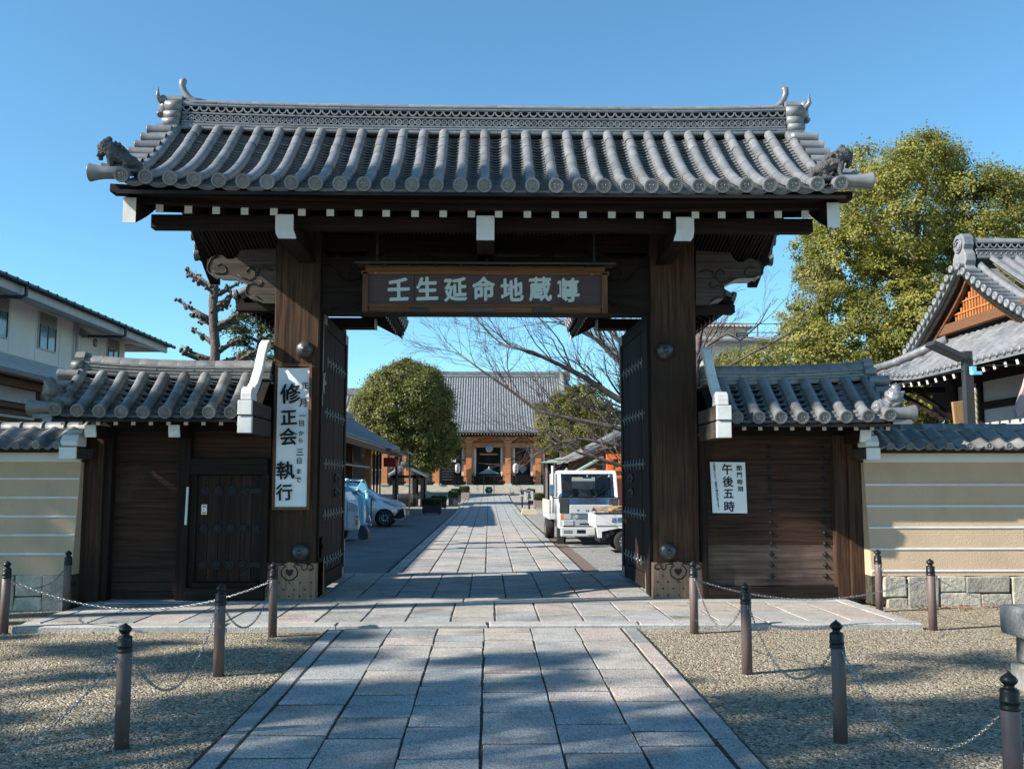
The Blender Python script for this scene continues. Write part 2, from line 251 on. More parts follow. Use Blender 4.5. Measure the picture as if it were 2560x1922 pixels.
# ---------------------------------------------------------------- mesh helpers
class MB:
    def __init__(s): s.v = []; s.f = []; s.m = []; s.sm = []
    def add(s, vs, fs, mi=0, smooth=False):
        o = len(s.v); s.v += [tuple(v) for v in vs]
        for f in fs: s.f.append(tuple(i + o for i in f)); s.m.append(mi); s.sm.append(smooth)
        return s
    def box(s, x0, x1, y0, y1, z0, z1, mi=0):
        return s.add([(x0,y0,z0),(x1,y0,z0),(x1,y1,z0),(x0,y1,z0),(x0,y0,z1),(x1,y0,z1),(x1,y1,z1),(x0,y1,z1)],
              [(0,3,2,1),(4,5,6,7),(0,1,5,4),(1,2,6,5),(2,3,7,6),(3,0,4,7)], mi)
    def obox(s, c, sx, sy, sz, mtx, mi=0):
        vs = [mtx @ Vector((dx*sx/2, dy*sy/2, dz*sz/2)) + Vector(c) for dz in (-1,1) for dx, dy in ((-1,-1),(1,-1),(1,1),(-1,1))]
        return s.add(vs, [(0,3,2,1),(4,5,6,7),(0,1,5,4),(1,2,6,5),(2,3,7,6),(3,0,4,7)], mi)
    def bar(s, a, b, w, h, mi=0, up=(0,0,1)):
        a = Vector(a); b = Vector(b); d = (b - a); l = d.length; d.normalize()
        x = d.cross(Vector(up))
        if x.length < 1e-4: x = d.cross(Vector((0,1,0)))
        x.normalize(); z = x.cross(d)
        m = Matrix((x, d, z)).transposed()
        return s.obox((a+b)/2, w, l, h, m, mi)
    def prism(s, poly, axis, a, b, mi=0, side_mi=None):
        """poly of 2d points extruded along axis: x -> (y,z), y -> (x,z), z -> (x,y)"""
        n = len(poly)
        def P(p, t): return {'x': (t, p[0], p[1]), 'y': (p[0], t, p[1]), 'z': (p[0], p[1], t)}[axis]
        ar = sum(poly[i][0]*poly[(i+1)%n][1] - poly[(i+1)%n][0]*poly[i][1] for i in range(n))
        vs = [P(p, a) for p in poly] + [P(p, b) for p in poly]
        flip = (ar > 0) ^ (axis == 'y')
        A = tuple(range(n)); B = tuple(range(n, 2*n))
        c1, c2 = (A[::-1], B) if flip else (A, B[::-1])
        if a > b: c1, c2 = c1[::-1], c2[::-1]
        sides = []
        for i in range(n):
            j = (i+1) % n
            q = (i, j, j+n, i+n) if flip else (i, i+n, j+n, j)
            sides.append(q if a < b else q[::-1])
        o = len(s.v); s.v += vs
        for f in (c1, c2): s.f.append(tuple(i+o for i in f)); s.m.append(mi); s.sm.append(False)
        for k, f in enumerate(sides):
            s.f.append(tuple(i+o for i in f)); s.sm.append(False)
            s.m.append(mi if side_mi is None else (side_mi(k) if callable(side_mi) else side_mi))
        return s
    def tube(s, pts, rad, n=8, caps=True, mi=0, smooth=True):
        pts = [Vector(p) for p in pts]; k = len(pts)
        if not hasattr(rad, '__len__'): rad = [rad]*k
        t0 = (pts[1]-pts[0]).normalized()
        x = t0.orthogonal().normalized(); vs = []
        for i, p in enumerate(pts):
            t = (pts[min(i+1,k-1)] - pts[max(i-1,0)])
            t = t.normalized() if t.length > 1e-9 else t0
            x = (x - t*x.dot(t)); x = x.normalized() if x.length > 1e-6 else t.orthogonal().normalized()
            y = t.cross(x)
            for j in range(n):
                a = 2*math.pi*j/n; vs.append(p + (x*math.cos(a) + y*math.sin(a))*rad[i])
        fs = [(i*n+j, i*n+(j+1)%n, (i+1)*n+(j+1)%n, (i+1)*n+j) for i in range(k-1) for j in range(n)]
        if caps: fs += [tuple(range(n))[::-1], tuple((k-1)*n+j for j in range(n))]
        return s.add(vs, fs, mi, smooth)
    def lathe(s, prof, n=16, c=(0,0,0), axis='z', mi=0, smooth=True, cap=True):
        vs = []
        for r, z in prof:
            for j in range(n):
                a = 2*math.pi*j/n; x, y = r*math.cos(a), r*math.sin(a)
                p = (x, y, z) if axis == 'z' else ((x, z, y) if axis == 'y' else (z, x, y))
                vs.append((p[0]+c[0], p[1]+c[1], p[2]+c[2]))
        k = len(prof); fl = axis == 'y'
        fs = [(i*n+j, i*n+(j+1)%n, (i+1)*n+(j+1)%n, (i+1)*n+j) for i in range(k-1) for j in range(n)]
        if cap: fs += [tuple(range(n))[::-1], tuple((k-1)*n+j for j in range(n))]
        if fl: fs = [f[::-1] for f in fs]
        return s.add(vs, fs, mi, smooth)
    def ball(s, c, r, n=10, m=7, mi=0):
        rx, ry, rz = (r, r, r) if not hasattr(r, '__len__') else r
        prof = [(math.sin(math.pi*i/m), -math.cos(math.pi*i/m)) for i in range(m+1)]
        vs = []; 
        for rr, z in prof:
            for j in range(n):
                a = 2*math.pi*j/n; vs.append((c[0]+rx*rr*math.cos(a), c[1]+ry*rr*math.sin(a), c[2]+rz*z))
        fs = [(i*n+j, i*n+(j+1)%n, (i+1)*n+(j+1)%n, (i+1)*n+j) for i in range(m) for j in range(n)]
        return s.add(vs, fs, mi, True)
    def mesh(s, name, mats):
        me = bpy.data.meshes.new(name)
        me.from_pydata([tuple(v) for v in s.v], [], s.f)
        if not isinstance(mats, (list, tuple)): mats = [mats]
        for m in mats: me.materials.append(MATS[m] if isinstance(m, str) else m)
        me.polygons.foreach_set("material_index", s.m); me.polygons.foreach_set("use_smooth", s.sm)
        me.update(); return me
    def build(s, name, mats, parent=None, local=False, bevel=0, **tags):
        """parent given: the vertices are world coordinates (local=True: coordinates of the parent)"""
        o = bpy.data.objects.new(name, s.mesh(name, mats)); COL.objects.link(o)
        if parent is not None:
            o.parent = parent
            if not local: o.location = -wloc(parent)
        if bevel:
            b = o.modifiers.new("bevel", 'BEVEL'); b.width = bevel; b.segments = 2; b.limit_method = 'ANGLE'; b.angle_limit = R(50)
        for k, v in tags.items(): o[k] = v
        return o
def wloc(o):
    l = Vector((0,0,0))
    while o is not None: l += o.location; o = o.parent
    return l
def thing(name, label, cat, loc=(0,0,0), group=None, rz=0):
    o = bpy.data.objects.new(name, None); COL.objects.link(o); o.empty_display_size = 0.2
    o.location = loc; o.rotation_euler = (0, 0, rz); o['label'] = label; o['category'] = cat
    if group: o['group'] = group
    return o
def structure(name, parent=None):
    o = bpy.data.objects.new(name, None); COL.objects.link(o); o['kind'] = 'structure'; o.parent = parent
    return o
def tag(o, label, cat, group=None):
    o['label'] = label; o['category'] = cat
    if group: o['group'] = group
    return o
def piece(name, me, parent, mtx, local=False):
    """one more object on a shared mesh; mtx is a world matrix unless local"""
    o = bpy.data.objects.new(name, me); COL.objects.link(o); o.parent = parent
    m = mtx.copy()
    if not local: m.translation = m.translation - wloc(parent)
    o.matrix_local = m
    return o
def frame(o, x, y, z):
    m = Matrix((x, y, z)).transposed().to_4x4(); m.translation = Vector(o); return m
def copy_tree(o, parent=None):
    c = o.copy(); COL.objects.link(c)
    if parent is not None: c.parent = parent; c.matrix_parent_inverse = o.matrix_parent_inverse
    for ch in [k for k in ALLCH.get(o.name, [])]: copy_tree(ch, c)
    return c
ALLCH = {}
def index_children():
    ALLCH.clear()
    for o in bpy.data.objects:
        if o.parent is not None: ALLCH.setdefault(o.parent.name, []).append(o)
def joined(name, me, mtxs, parent, mats):
    """many copies of one mesh as a single object"""
    nv = len(me.vertices); co = np.empty(nv*3); me.vertices.foreach_get("co", co); co = co.reshape(-1, 3)
    fs = [tuple(p.vertices) for p in me.polygons]; sm = [p.use_smooth for p in me.polygons]; mi = [p.material_index for p in me.polygons]
    b = MB(); vs = []
    for k, m in enumerate(mtxs):
        a = np.array(m); vs.append(co @ a[:3,:3].T + a[:3,3])
        b.f += [tuple(i + k*nv for i in f) for f in fs]; b.m += mi; b.sm += sm
    b.v = [tuple(x) for x in np.concatenate(vs)] if vs else []
    return b.build(name, mats, parent)
def pieces(name, me, mtxs, parent, mats, limit=300, rest=None):
    for m in mtxs[:limit]: piece(name, me, parent, m)
    if len(mtxs) > limit:
        o = joined(rest or name, me, mtxs[limit:], parent, mats); o['kind'] = 'stuff'

# ---------------------------------------------------------------- lettering
_TX = {}
def text_mesh(body, size, mname, offset=0.0, depth=0.002, bold=0.0):
    key = (body, size, mname, offset, bold)
    if key in _TX: return _TX[key]
    cu = bpy.data.curves.new("lettering", 'FONT'); cu.body = body; cu.size = size; cu.extrude = depth; cu.offset = offset
    cu.align_x = 'CENTER'; cu.align_y = 'CENTER'; cu.resolution_u = 3
    o = bpy.data.objects.new("lettering", cu); COL.objects.link(o)
    dg = bpy.context.evaluated_depsgraph_get(); me = bpy.data.meshes.new_from_object(o.evaluated_get(dg))
    bpy.data.objects.remove(o); bpy.data.curves.remove(cu)
    me.materials.clear(); me.materials.append(MATS[mname]); me.name = "lettering"
    if bold and len(me.vertices):           # thicken the strokes with shifted copies
        bm = bmesh.new()
        for k, (dx, dy) in enumerate(((0,0),(1,.3),(-1,-.3),(.4,1),(-.4,-1))):
            n0 = len(bm.verts); bm.from_mesh(me); bm.verts.ensure_lookup_table()
            for v in bm.verts[n0:]: v.co.x += dx*bold*size; v.co.y += dy*bold*size; v.co.z += k*0.0003
        bm.to_mesh(me); bm.free(); me.materials.clear(); me.materials.append(MATS[mname])
    # centre on the ink box
    if len(me.vertices):
        co = np.empty(len(me.vertices)*3); me.vertices.foreach_get("co", co); co = co.reshape(-1,3)
        co[:, :2] -= (co[:, :2].max(0) + co[:, :2].min(0)) / 2
        me.vertices.foreach_set("co", co.ravel()); me.update()
    _TX[key] = me
    return me
RX90 = Matrix.Rotation(R(90), 4, 'X')
def letters(parent, chars, mname, offset=0.0, name="character", xscale=1.0, shear=0.0, bold=0.0):
    """chars: list of (char, x, y, z, size) in world coordinates, facing -y"""
    for ch, x, y, z, sz in chars:
        sh = Matrix.Identity(4); sh[1][0] = shear
        m = Matrix.Translation((x, y, z)) @ RX90 @ sh @ Matrix.Diagonal((xscale, 1, 1, 1))
        piece(name, text_mesh(ch, sz, mname, offset*sz, bold=bold), parent, m)

# ---------------------------------------------------------------- foliage
def leaf_object(name, P, Nrm, size, mname, parent, tint, aspect=0.55, world=True):
    n = len(P); up = nprng.normal(size=(n,3)); up /= np.linalg.norm(up, axis=1)[:,None]
    Nrm = Nrm/np.maximum(np.linalg.norm(Nrm,axis=1),1e-6)[:,None]
    a = np.cross(Nrm, up); a /= np.maximum(np.linalg.norm(a,axis=1),1e-6)[:,None]
    b = np.cross(Nrm, a)
    sz = (size*(0.65+0.7*nprng.random(n)))[:,None]
    v = np.stack([P - a*sz*0.5, P + b*sz*aspect*0.5 + Nrm*sz*0.08, P + a*sz*0.5, P - b*sz*aspect*0.5 + Nrm*sz*0.08], 1).reshape(-1,3)
    me = bpy.data.meshes.new(name)
    me.vertices.add(4*n); me.vertices.foreach_set("co", v.ravel())
    me.loops.add(4*n); me.loops.foreach_set("vertex_index", np.arange(4*n, dtype=np.int32))
    me.polygons.add(n); me.polygons.foreach_set("loop_start", np.arange(0,4*n,4,dtype=np.int32)); me.polygons.foreach_set("loop_total", np.full(n,4,dtype=np.int32))
    at = me.attributes.new("tint", 'FLOAT', 'FACE'); at.data.foreach_set("value", np.clip(tint,0,1).astype(np.float32))
    me.materials.append(MATS[mname]); me.update(calc_edges=True)
    o = bpy.data.objects.new(name, me); COL.objects.link(o)
    if parent is not None:
        o.parent = parent; o.location = -wloc(parent) if world else (0,0,0)
    return o
def crown(parent, blobs, n, size, mname, clump=45, spread=0.16, fill=0.72, name="crown", yellow=0.0, cull=True, drop=0.0, aspect=0.55, noise=0.5):
    """leaves in clumps near the surface of a union of ellipsoids (x,y,z,rx,ry,rz)"""
    B = np.array(blobs, float); w = (B[:,3]*B[:,4]*B[:,5])**(2/3); w /= w.sum()
    nc = max(1, n//clump); C = []; Nn = []; sc = []
    while len(C) < nc:
        i = nprng.choice(len(B), p=w); d = nprng.normal(size=3); d /= np.linalg.norm(d)
        if d[2] < -0.75: continue
        rr = fill + (1.0-fill)*nprng.random()**0.6
        p = B[i,:3] + d*B[i,3:6]*rr
        if cull:
            q = ((p - B[:,:3])/B[:,3:6]); q = (q**2).sum(1); q[i] = 9
            if (q < 0.62).any(): continue
        C.append(p); Nn.append(d); sc.append(B[i,3:6].mean())
    C = np.array(C); Nn = np.array(Nn); sc = np.array(sc)
    k = np.repeat(np.arange(nc), clump)
    sp = spread*sc[k][:,None]*(0.6+0.8*nprng.random((len(k),1)))
    P = C[k] + nprng.normal(size=(len(k),3))*sp*np.array([1,1,0.75]) - np.array([0,0,drop])*np.abs(nprng.normal(size=(len(k),1)))
    Nr = Nn[k]*1.0 + np.array([0,0,0.45]) + nprng.normal(size=(len(k),3))*noise
    ct = nprng.random(nc); t = 0.50*ct[k] + 0.24*nprng.random(len(k)) + 0.06 + yellow
    return leaf_object(name, P, Nr, size, mname, parent, t, aspect)

def lumpy(c, r, n, lr, seed=1, squash=.85, core=.8):
    """an uneven crown: a core ellipsoid with lobes of different size on it"""
    g = random.Random(seed); out = [(c[0], c[1], c[2], r[0]*core, r[1]*core, r[2]*core)]
    for i in range(n):
        z = 1 - 1.75*(i+.5)/n; a = i*2.39996 + g.uniform(-.3,.3); q = math.sqrt(max(0, 1-z*z)); s = lr*g.uniform(.65,1.25); k = g.uniform(.74,.98)
        out.append((c[0]+r[0]*k*q*math.cos(a), c[1]+r[1]*k*q*math.sin(a), c[2]+r[2]*k*z, s, s, s*squash))
    return out
def branches(mb, p, d, length, r, depth, spread=0.5, up=0.08, kids=3, jit=0.16, seg=4, n=6, shrink=0.68, minr=0.004, rg=rnd):
    """recursive bare branch into mb"""
    pts = [Vector(p)]; d = Vector(d).normalized()
    rad = [r]
    for i in range(seg):
        d = (d + Vector((rg.gauss(0,jit), rg.gauss(0,jit), rg.gauss(0,jit)+up))).normalized()
        pts.append(pts[-1] + d*length/seg); rad.append(max(minr, r*(1-(i+1)/seg*0.45)))
    mb.tube(pts, rad, n=max(3, n), caps=False)
    if depth <= 0: return
    for k in range(kids):
        t = rg.uniform(0.35, 1.0) if k < kids-1 else 1.0
        i = min(seg-1, int(t*seg)); q = pts[i].lerp(pts[i+1], t*seg - i)
        a = d.orthogonal().normalized(); a.rotate(Quaternion(d, rg.uniform(0, 6.283)))
        nd = (d + a*spread*rg.uniform(0.6,1.4)).normalized()
        branches(mb, q, nd, length*shrink*rg.uniform(0.75,1.2), rad[min(i+1,seg)]*rg.uniform(0.55,0.75), depth-1, spread, up, kids, jit, max(2,seg-1), n-1, shrink, minr, rg)

# ---------------------------------------------------------------- ground, path, platform
def ground_z(y):
    if y < 10.4: return 0.015*(y-10.4)
    if y < 50: return 0.0
    if y < 76: return 0.24*(y-50)/26
    if y < 88: return 0.24 + 0.38*(y-76)/12
    return 0.62
def strip(name, x0, x1, ys, m, dz=0.0, parent=None, xs=None):
    b = MB(); X = xs or [x0, x1]; n = len(X)
    vs = [(x, y, ground_z(y)+dz) for y in ys for x in X]
    b.add(vs, [(i*n+j, i*n+j+1, (i+1)*n+j+1, (i+1)*n+j) for i in range(len(ys)-1) for j in range(n-1)])
    return b.build(name, m, parent)
YS = [-400, -60, -5, 10.4, 17.1, 50, 58, 66, 76, 80, 84, 88, 95, 150, 1500]
g = strip("ground", -1500, 1500, YS, "far_ground", -0.035); g['kind'] = 'structure'
g = strip("gravel_forecourt", -14, 14, [-8, -3, 2, 6, 10.4, 13.4], "gravel", -0.012); g['kind'] = 'structure'
g = strip("courtyard_gravel", 2.0, 13, [14.2, 17.1, 30, 50], "grey_gravel", -0.006); g['kind'] = 'structure'
g = strip("courtyard_paving", -13, -1.9, [14.2, 17.1, 30, 50, 58], "asphalt", -0.004); g['kind'] = 'structure'

def slab(b, x0, x1, y0, y1, z, t=0.12, c=0.012, jit=0.006, tilt=0.004, zf=None):
    """one chamfered stone with slightly uneven corners"""
    q = []
    for x, y in ((x0,y0),(x1,y0),(x1,y1),(x0,y1)):
        q.append((x + rnd.uniform(-jit,jit), y + rnd.uniform(-jit,jit), (z if zf is None else z+zf(y)) + rnd.uniform(-tilt,tilt)))
    cx = sum(p[0] for p in q)/4; cy = sum(p[1] for p in q)/4
    top = []
    for p in q:
        dx, dy = p[0]-cx, p[1]-cy
        top.append((cx + dx*(1-c/max(0.05,abs(dx))), cy + dy*(1-c/max(0.05,abs(dy))), p[2]))
    mid = [(p[0], p[1], p[2]-c*0.8) for p in q]; low = [(p[0], p[1], p[2]-t) for p in q]
    v = top + mid + low
    f = [(0,1,2,3)] + [(4+i, 4+(i+1)%4, (i+1)%4, i) for i in range(4)] + [(8+i, 8+(i+1)%4, 4+(i+1)%4, 4+i) for i in range(4)]
    return b.add(v, f)
def stone(name, parent, m, x0, x1, y0, y1, z, zf=None, **k):
    b = MB(); cx, cy = (x0+x1)/2, (y0+y1)/2
    cz = z + (zf(cy) if zf else 0)
    slab(b, x0-cx, x1-cx, y0-cy, y1-cy, 0, zf=(lambda yy: zf(yy+cy)-zf(cy)) if zf else None, **k)
    o = bpy.data.objects.new(name, b.mesh(name, m)); COL.objects.link(o); o.parent = parent; o.location = (cx, cy, cz)
    return o

path = structure("temple_path")
strip("path_bed", -1.80, 1.68, [-3, 2, 6, 10.4, 10.88], "joint_soil", 0.019, path)
cols = [-1.60, -1.075, -0.56, -0.045, 0.47, 0.975, 1.48]
for c in range(6):
    y = 1.0 + rnd.uniform(0, 0.5)
    while y < 10.86:
        l = rnd.choice((0.36, 0.5, 0.62, 0.74, 0.86)) * rnd.uniform(0.9, 1.1)
        y1 = min(y+l, 10.86)
        if 10.86 - y1 < 0.25: y1 = 10.86
        stone("paving_stone", path, "path_stone", cols[c]+0.008, cols[c+1]-0.008, y+0.021, y1-0.021, 0.030, ground_z, jit=0.008, tilt=0.003, c=0.005)
        y = y1
for x0, x1 in ((-1.785, -1.615), (1.495, 1.675)):
    y = 1.2
    while y < 10.86:
        y1 = min(y + rnd.uniform(0.8, 1.35), 10.86)
        if 10.86 - y1 < 0.3: y1 = 10.86
        stone("border_stone", path, "path_stone", x0+0.006, x1-0.006, y+0.005, y1-0.005, 0.026, ground_z, jit=0.006, tilt=0.004)
        y = y1
# the path beyond the gate
b = strip("path_bed", -1.86, 1.78, [17.0, 30, 50, 58, 66, 76, 80, 84, 87.6], "joint_soil", 0.019, path)
cols2 = [-1.58, -1.07, -0.56, -0.05, 0.46, 0.97, 1.48]
far = []
for c in range(6):
    y = 17.12
    while y < 86.5:
        l = rnd.choice((0.5, 0.62, 0.75, 0.9)); far.append((y, cols2[c]+0.010, cols2[c+1]-0.010, y+0.018, y+l-0.018)); y += l
for x0, x1 in ((-1.82, -1.60), (1.50, 1.74)):
    y = 17.12
    while y < 86.5:
        l = rnd.uniform(0.8, 1.3); far.append((y, x0, x1, y+0.006, y+l-0.006)); y += l
far.sort()
restb = MB()
for k, (y, x0, x1, y0, y1) in enumerate(far):
    if k < 210: stone("paving_stone", path, "path_stone", x0, x1, y0, y1, 0.028, ground_z, jit=0.004, tilt=0.003)
    else: slab(restb, x0, x1, y0, y1, 0.028, zf=ground_z, jit=0.004, tilt=0.003)
restb.build("far_paving_stones", "path_stone", path, kind='stuff')
# drain cover beside the path
b = MB()
for i in range(60): b.box(1.80, 2.06, 17.3+i*0.25, 17.3+i*0.25+0.2, -0.01, 0.012)
o = b.build("drain_cover", "grate_brown"); tag(o, "long brown slotted drain cover running beside the courtyard path", "drain cover")

plat = structure("gate_platform")
PT = 0.06
MB().box(-5.2, 4.85, 11.0, 17.0, -0.1, 0.050).build("platform_bed", "joint_soil", plat)
x = -5.3                                                      # kerb
for x1 in (-4.1, -2.95, -1.72, 0.0, 1.72, 3.2, 4.95):
    stone("kerb_stone", plat, "kerb_stone", x+0.006, x1-0.006, 10.9, 11.16, PT, jit=0.01, c=0.02, t=0.2); x = x1
for x0, x1 in ((-5.3, -5.1), (4.72, 4.92)):
    y = 11.17
    while y < 13.1: stone("kerb_stone", plat, "kerb_stone", x0, x1, y, y+0.95, PT, jit=0.006, c=0.015, t=0.2); y += 0.96
rows = [(11.17, 11.62), (11.62, 12.12), (12.12, 12.62), (12.62, 12.93)]
xx = [-5.09 + i*0.517 for i in range(20)]
for r, (y0, y1) in enumerate(rows):
    for i in range(19):
        a, c = xx[i], min(xx[i+1], 4.71)
        if r in (1,) and abs(a+0.3) > 2.6: continue
        if r == 0 and abs(a+0.3) > 2.6: yy0, yy1 = y0, rows[1][1]
        else: yy0, yy1 = y0, y1
        stone("platform_stone", plat, "path_stone", a+0.006, c-0.006, yy0+0.006, yy1-0.006, PT-0.002, jit=0.004, tilt=0.003)
x = -5.1
while x < 4.7:
    x1 = min(x+rnd.uniform(1.2, 2.0), 4.72)
    stone("threshold_stone", plat, "kerb_stone", x+0.005, x1-0.005, 12.94, 13.36, PT+0.006, jit=0.005, tilt=0.002); x = x1
y = 13.37
while y < 16.8:
    for i in range(11):
        a = -2.86 + i*0.517
        stone("platform_stone", plat, "path_stone", a+0.005, a+0.512, y+0.005, min(y+0.5, 17.0)-0.005, PT-0.004, jit=0.004, tilt=0.003)
    y += 0.52
for x0, x1 in ((-2.9, -1.2), (-1.2, 0.5), (0.5, 1.9), (1.9, 2.83)):
    stone("kerb_stone", plat, "kerb_stone", x0+0.005, x1-0.005, 16.99, 17.11, PT, jit=0.003, t=0.15)

# dry leaves by the right wall
b = MB()
for i in range(150):
    x, y = (rnd.uniform(5.6, 7.6), rnd.uniform(12.45, 12.78)) if i < 120 else (rnd.choice((3.25, -4.6, 2.2, 6.2)) + rnd.uniform(-.3,.3), rnd.choice((10.72, 12.2)) + rnd.uniform(-.15,.12))
    z = ground_z(y) + rnd.uniform(0.0, 0.03); a = rnd.uniform(0, 6.28); s = rnd.uniform(0.02, 0.045)
    b.add([(x+s*math.cos(a), y+s*math.sin(a), z+rnd.uniform(0,.02)), (x-s*.5*math.sin(a), y+s*.5*math.cos(a), z+.015), (x-s*math.cos(a), y-s*math.sin(a), z+rnd.uniform(0,.02)), (x+s*.5*math.sin(a), y-s*.5*math.cos(a), z+.005)], [(0,1,2,3)])
o = b.build("fallen_leaves", "dead_leaf", kind='stuff'); tag(o, "dry reddish leaves blown against the foot of the right wall", "leaves"); 

# loose pebbles on the gravel
n = 26000
yy = 3.2 + 7.6*nprng.random(n)**1.5; side = np.where(nprng.random(n) < 0.5, -1, 1)
xp = np.where(side < 0, -1.83 - nprng.random(n)*(0.60*yy - 1.0).clip(0.3), 1.70 + nprng.random(n)*(0.62*yy - 1.0).clip(0.3))
s = 0.0055 + 0.006*nprng.random(n)
ang = nprng.random(n)*6.28; ca, sa = np.cos(ang), np.sin(ang)
octa = np.array([(1,0,0),(0,.75,0),(-1,0,0),(0,-.75,0),(0,0,.7),(0,0,-.7)])
V = octa[None]*s[:,None,None]*(0.8+0.4*nprng.random((n,6,1)))
V = np.stack([V[...,0]*ca[:,None]-V[...,1]*sa[:,None]+xp[:,None], V[...,0]*sa[:,None]+V[...,1]*ca[:,None]+yy[:,None], V[...,2]+(0.015*(yy-10.4)-0.008)[:,None]], -1).reshape(-1,3)
F = np.array([(0,1,4),(1,2,4),(2,3,4),(3,0,4)]); F = (F[None]+6*np.arange(n)[:,None,None]).reshape(-1,3)
me = bpy.data.meshes.new("gravel"); me.vertices.add(len(V)); me.vertices.foreach_set("co", V.ravel())
me.loops.add(F.size); me.loops.foreach_set("vertex_index", F.ravel().astype(np.int32))
me.polygons.add(len(F)); me.polygons.foreach_set("loop_start", np.arange(0, F.size, 3, dtype=np.int32)); me.polygons.foreach_set("loop_total", np.full(len(F), 3, dtype=np.int32))
me.materials.append(MATS["gravel"]); me.update(calc_edges=True)
o = bpy.data.objects.new("gravel", me); COL.objects.link(o); o['kind'] = 'stuff'; tag(o, "loose pale pebbles lying over the forecourt on both sides of the path", "gravel")

# ---------------------------------------------------------------- tiled roofs
def cover_mesh(r, L, n=10):
    b = MB(); vs = []
    rs = [(0, r*1.012), (L*0.12, r*1.006), (L*1.05, r*0.992)]
    for v, rr in rs:
        for j in range(n+1):
            a = math.pi*(-0.06 + 1.12*j/n); vs.append((math.cos(a)*rr, v, math.sin(a)*rr))
    k = n+1
    fs = [(i*k+j+1, i*k+j, (i+1)*k+j, (i+1)*k+j+1) for i in range(2) for j in range(n)]
    b.add(vs, [f[::-1] for f in fs], 0, True)
    lip = [(math.cos(math.pi*(-0.06+1.12*j/n))*r*q, 0.0, math.sin(math.pi*(-0.06+1.12*j/n))*r*q) for q in (1.012, 0.90) for j in range(n+1)]
    b.add(lip, [(j, j+1, k+j+1, k+j) for j in range(n)])
    return b
def pan_mesh(w, L, dep=0.036, th=0.024, n=5, front=0.0):
    b = MB(); vs = []
    def d(u): return -dep*(1-(2*u/w)**2)
    for v, dz in ((0, 0.0), (L*1.1, -th*0.9)):
        for j in range(n+1):
            u = -w/2 + w*j/n; vs.append((u, v, d(u)+dz))
    k = n+1
    b.add(vs, [(j, j+1, k+j+1, k+j) for j in range(n)], 0, True)
    h = max(th, front)
    lip = [(-w/2+w*j/n, 0, d(-w/2+w*j/n)-q) for q in (0, h) for j in range(n+1)]
    b.add(lip, [(k+j, k+j+1, j+1, j) for j in range(n)])
    if front:
        for rr in (0.25, 0.6):
            pts = [(-w/2*0.7+w*0.7*j/n, -0.004, d(-w/2*0.7+w*0.7*j/n)-front*rr) for j in range(n+1)]
            b.tube(pts, 0.0035, 4, True)
    return b
def disc_mesh(R_, depth=0.06, flare=1.0):
    """round eave end facing -y with a raised rim and three commas"""
    b = MB()
    b.lathe([(R_*0.97*flare, depth), (R_, 0.012), (R_*0.97, 0.0), (R_*0.74, 0.0), (R_*0.70, 0.010), (0.001, 0.010)], 18, axis='y', cap=False, smooth=False)
    b.lathe([(R_*0.60, 0.010), (R_*0.60, 0.004), (R_*0.55, 0.004), (R_*0.55, 0.010)], 18, axis='y', cap=False)
    for k in range(3):
        a0 = k*2.094; pts = []; rad = []
        for i in range(6):
            a = a0 + i*0.30; q = R_*(0.22 + 0.045*i); pts.append((q*math.cos(a), 0.009, q*math.sin(a))); rad.append(R_*(0.12 - 0.016*i))
        b.tube(pts, rad, 5)
    return b

def hongawara(parent, xs, prof, ncov, npan, r, rd, mname, Tm=None, ends=(1,1), limit_pan=300, single=False):
    """barrel tile slope facing -y in local space: rows at xs; prof(s,x) -> (y,z), s=0 at the eave"""
    T = Tm or Matrix.Identity(4)
    pitch = (xs[-1]-xs[0])/(len(xs)-1)
    def at(s, x):
        y, z = prof(s, x); return Vector((x, y, z))
    def basis(s, x, ds=0.02):
        t = (at(min(1,s+ds), x) - at(max(0,s-ds), x)); t.x = 0; t.normalize()
        X = Vector((1,0,0)); return X, t, X.cross(t)
    L = sum((at((i+1)/20, xs[0]) - at(i/20, xs[0])).length for i in range(20))
    cm = cover_mesh(r, L/ncov).mesh("cover_tile", mname); pm = pan_mesh(pitch-0.8*r, L/npan).mesh("pan_tile", mname)
    em = pan_mesh(pitch-0.8*r, L/npan, front=0.055).mesh("eave_tile", mname); dm = disc_mesh(rd).mesh("eave_disc", mname)
    cov, dis, pan, eav = [], [], [], []
    for i, x in enumerate(xs):
        for k in range(ncov):
            s = k/ncov; X, t, n = basis(s + 0.5/ncov, x); o = at(s, x) + n*(0.003*rnd.random()) + X*rnd.gauss(0, 0.0015)
            a = rnd.gauss(0, 0.014); Xr = (X + t*a).normalized(); tr = (t - X*a).normalized()
            cov.append(T @ frame(o, Xr, tr, n))
        X, t, n = basis(0, x); o = at(0, x) + Vector((0,-0.035, 0.004))
        dis.append(T @ frame(o, (1,0,0), (0,1,0), (0,0,1)) @ Matrix.Rotation(0.30, 4, 'X') @ Matrix.Rotation(rnd.uniform(-.35,.35), 4, 'Y'))
    for k in range(npan):
        for i in range(len(xs)-1):
            x = (xs[i]+xs[i+1])/2; s = k/npan; X, t, n = basis(s + 0.5/npan, x)
            o = at(s, x) - n*(0.022) + n*0.003*rnd.random()
            (eav if k == 0 else pan).append(T @ frame(o, X, t, n))
    if single:
        b = [joined("cover_tile_rows", cm, cov, parent, mname), joined("eave_disc_row", dm, dis, parent, mname), joined("pan_tile_field", pm, pan+eav, parent, mname)]
        for o in b: o['kind'] = 'stuff'
        return
    pieces("cover_tile", cm, cov, parent, mname, 300, "upper_cover_tiles")
    pieces("eave_disc", dm, dis, parent, mname); pieces("eave_tile", em, eav, parent, mname)
    pieces("pan_tile", pm, pan, parent, mname, limit_pan, "upper_pan_tiles")

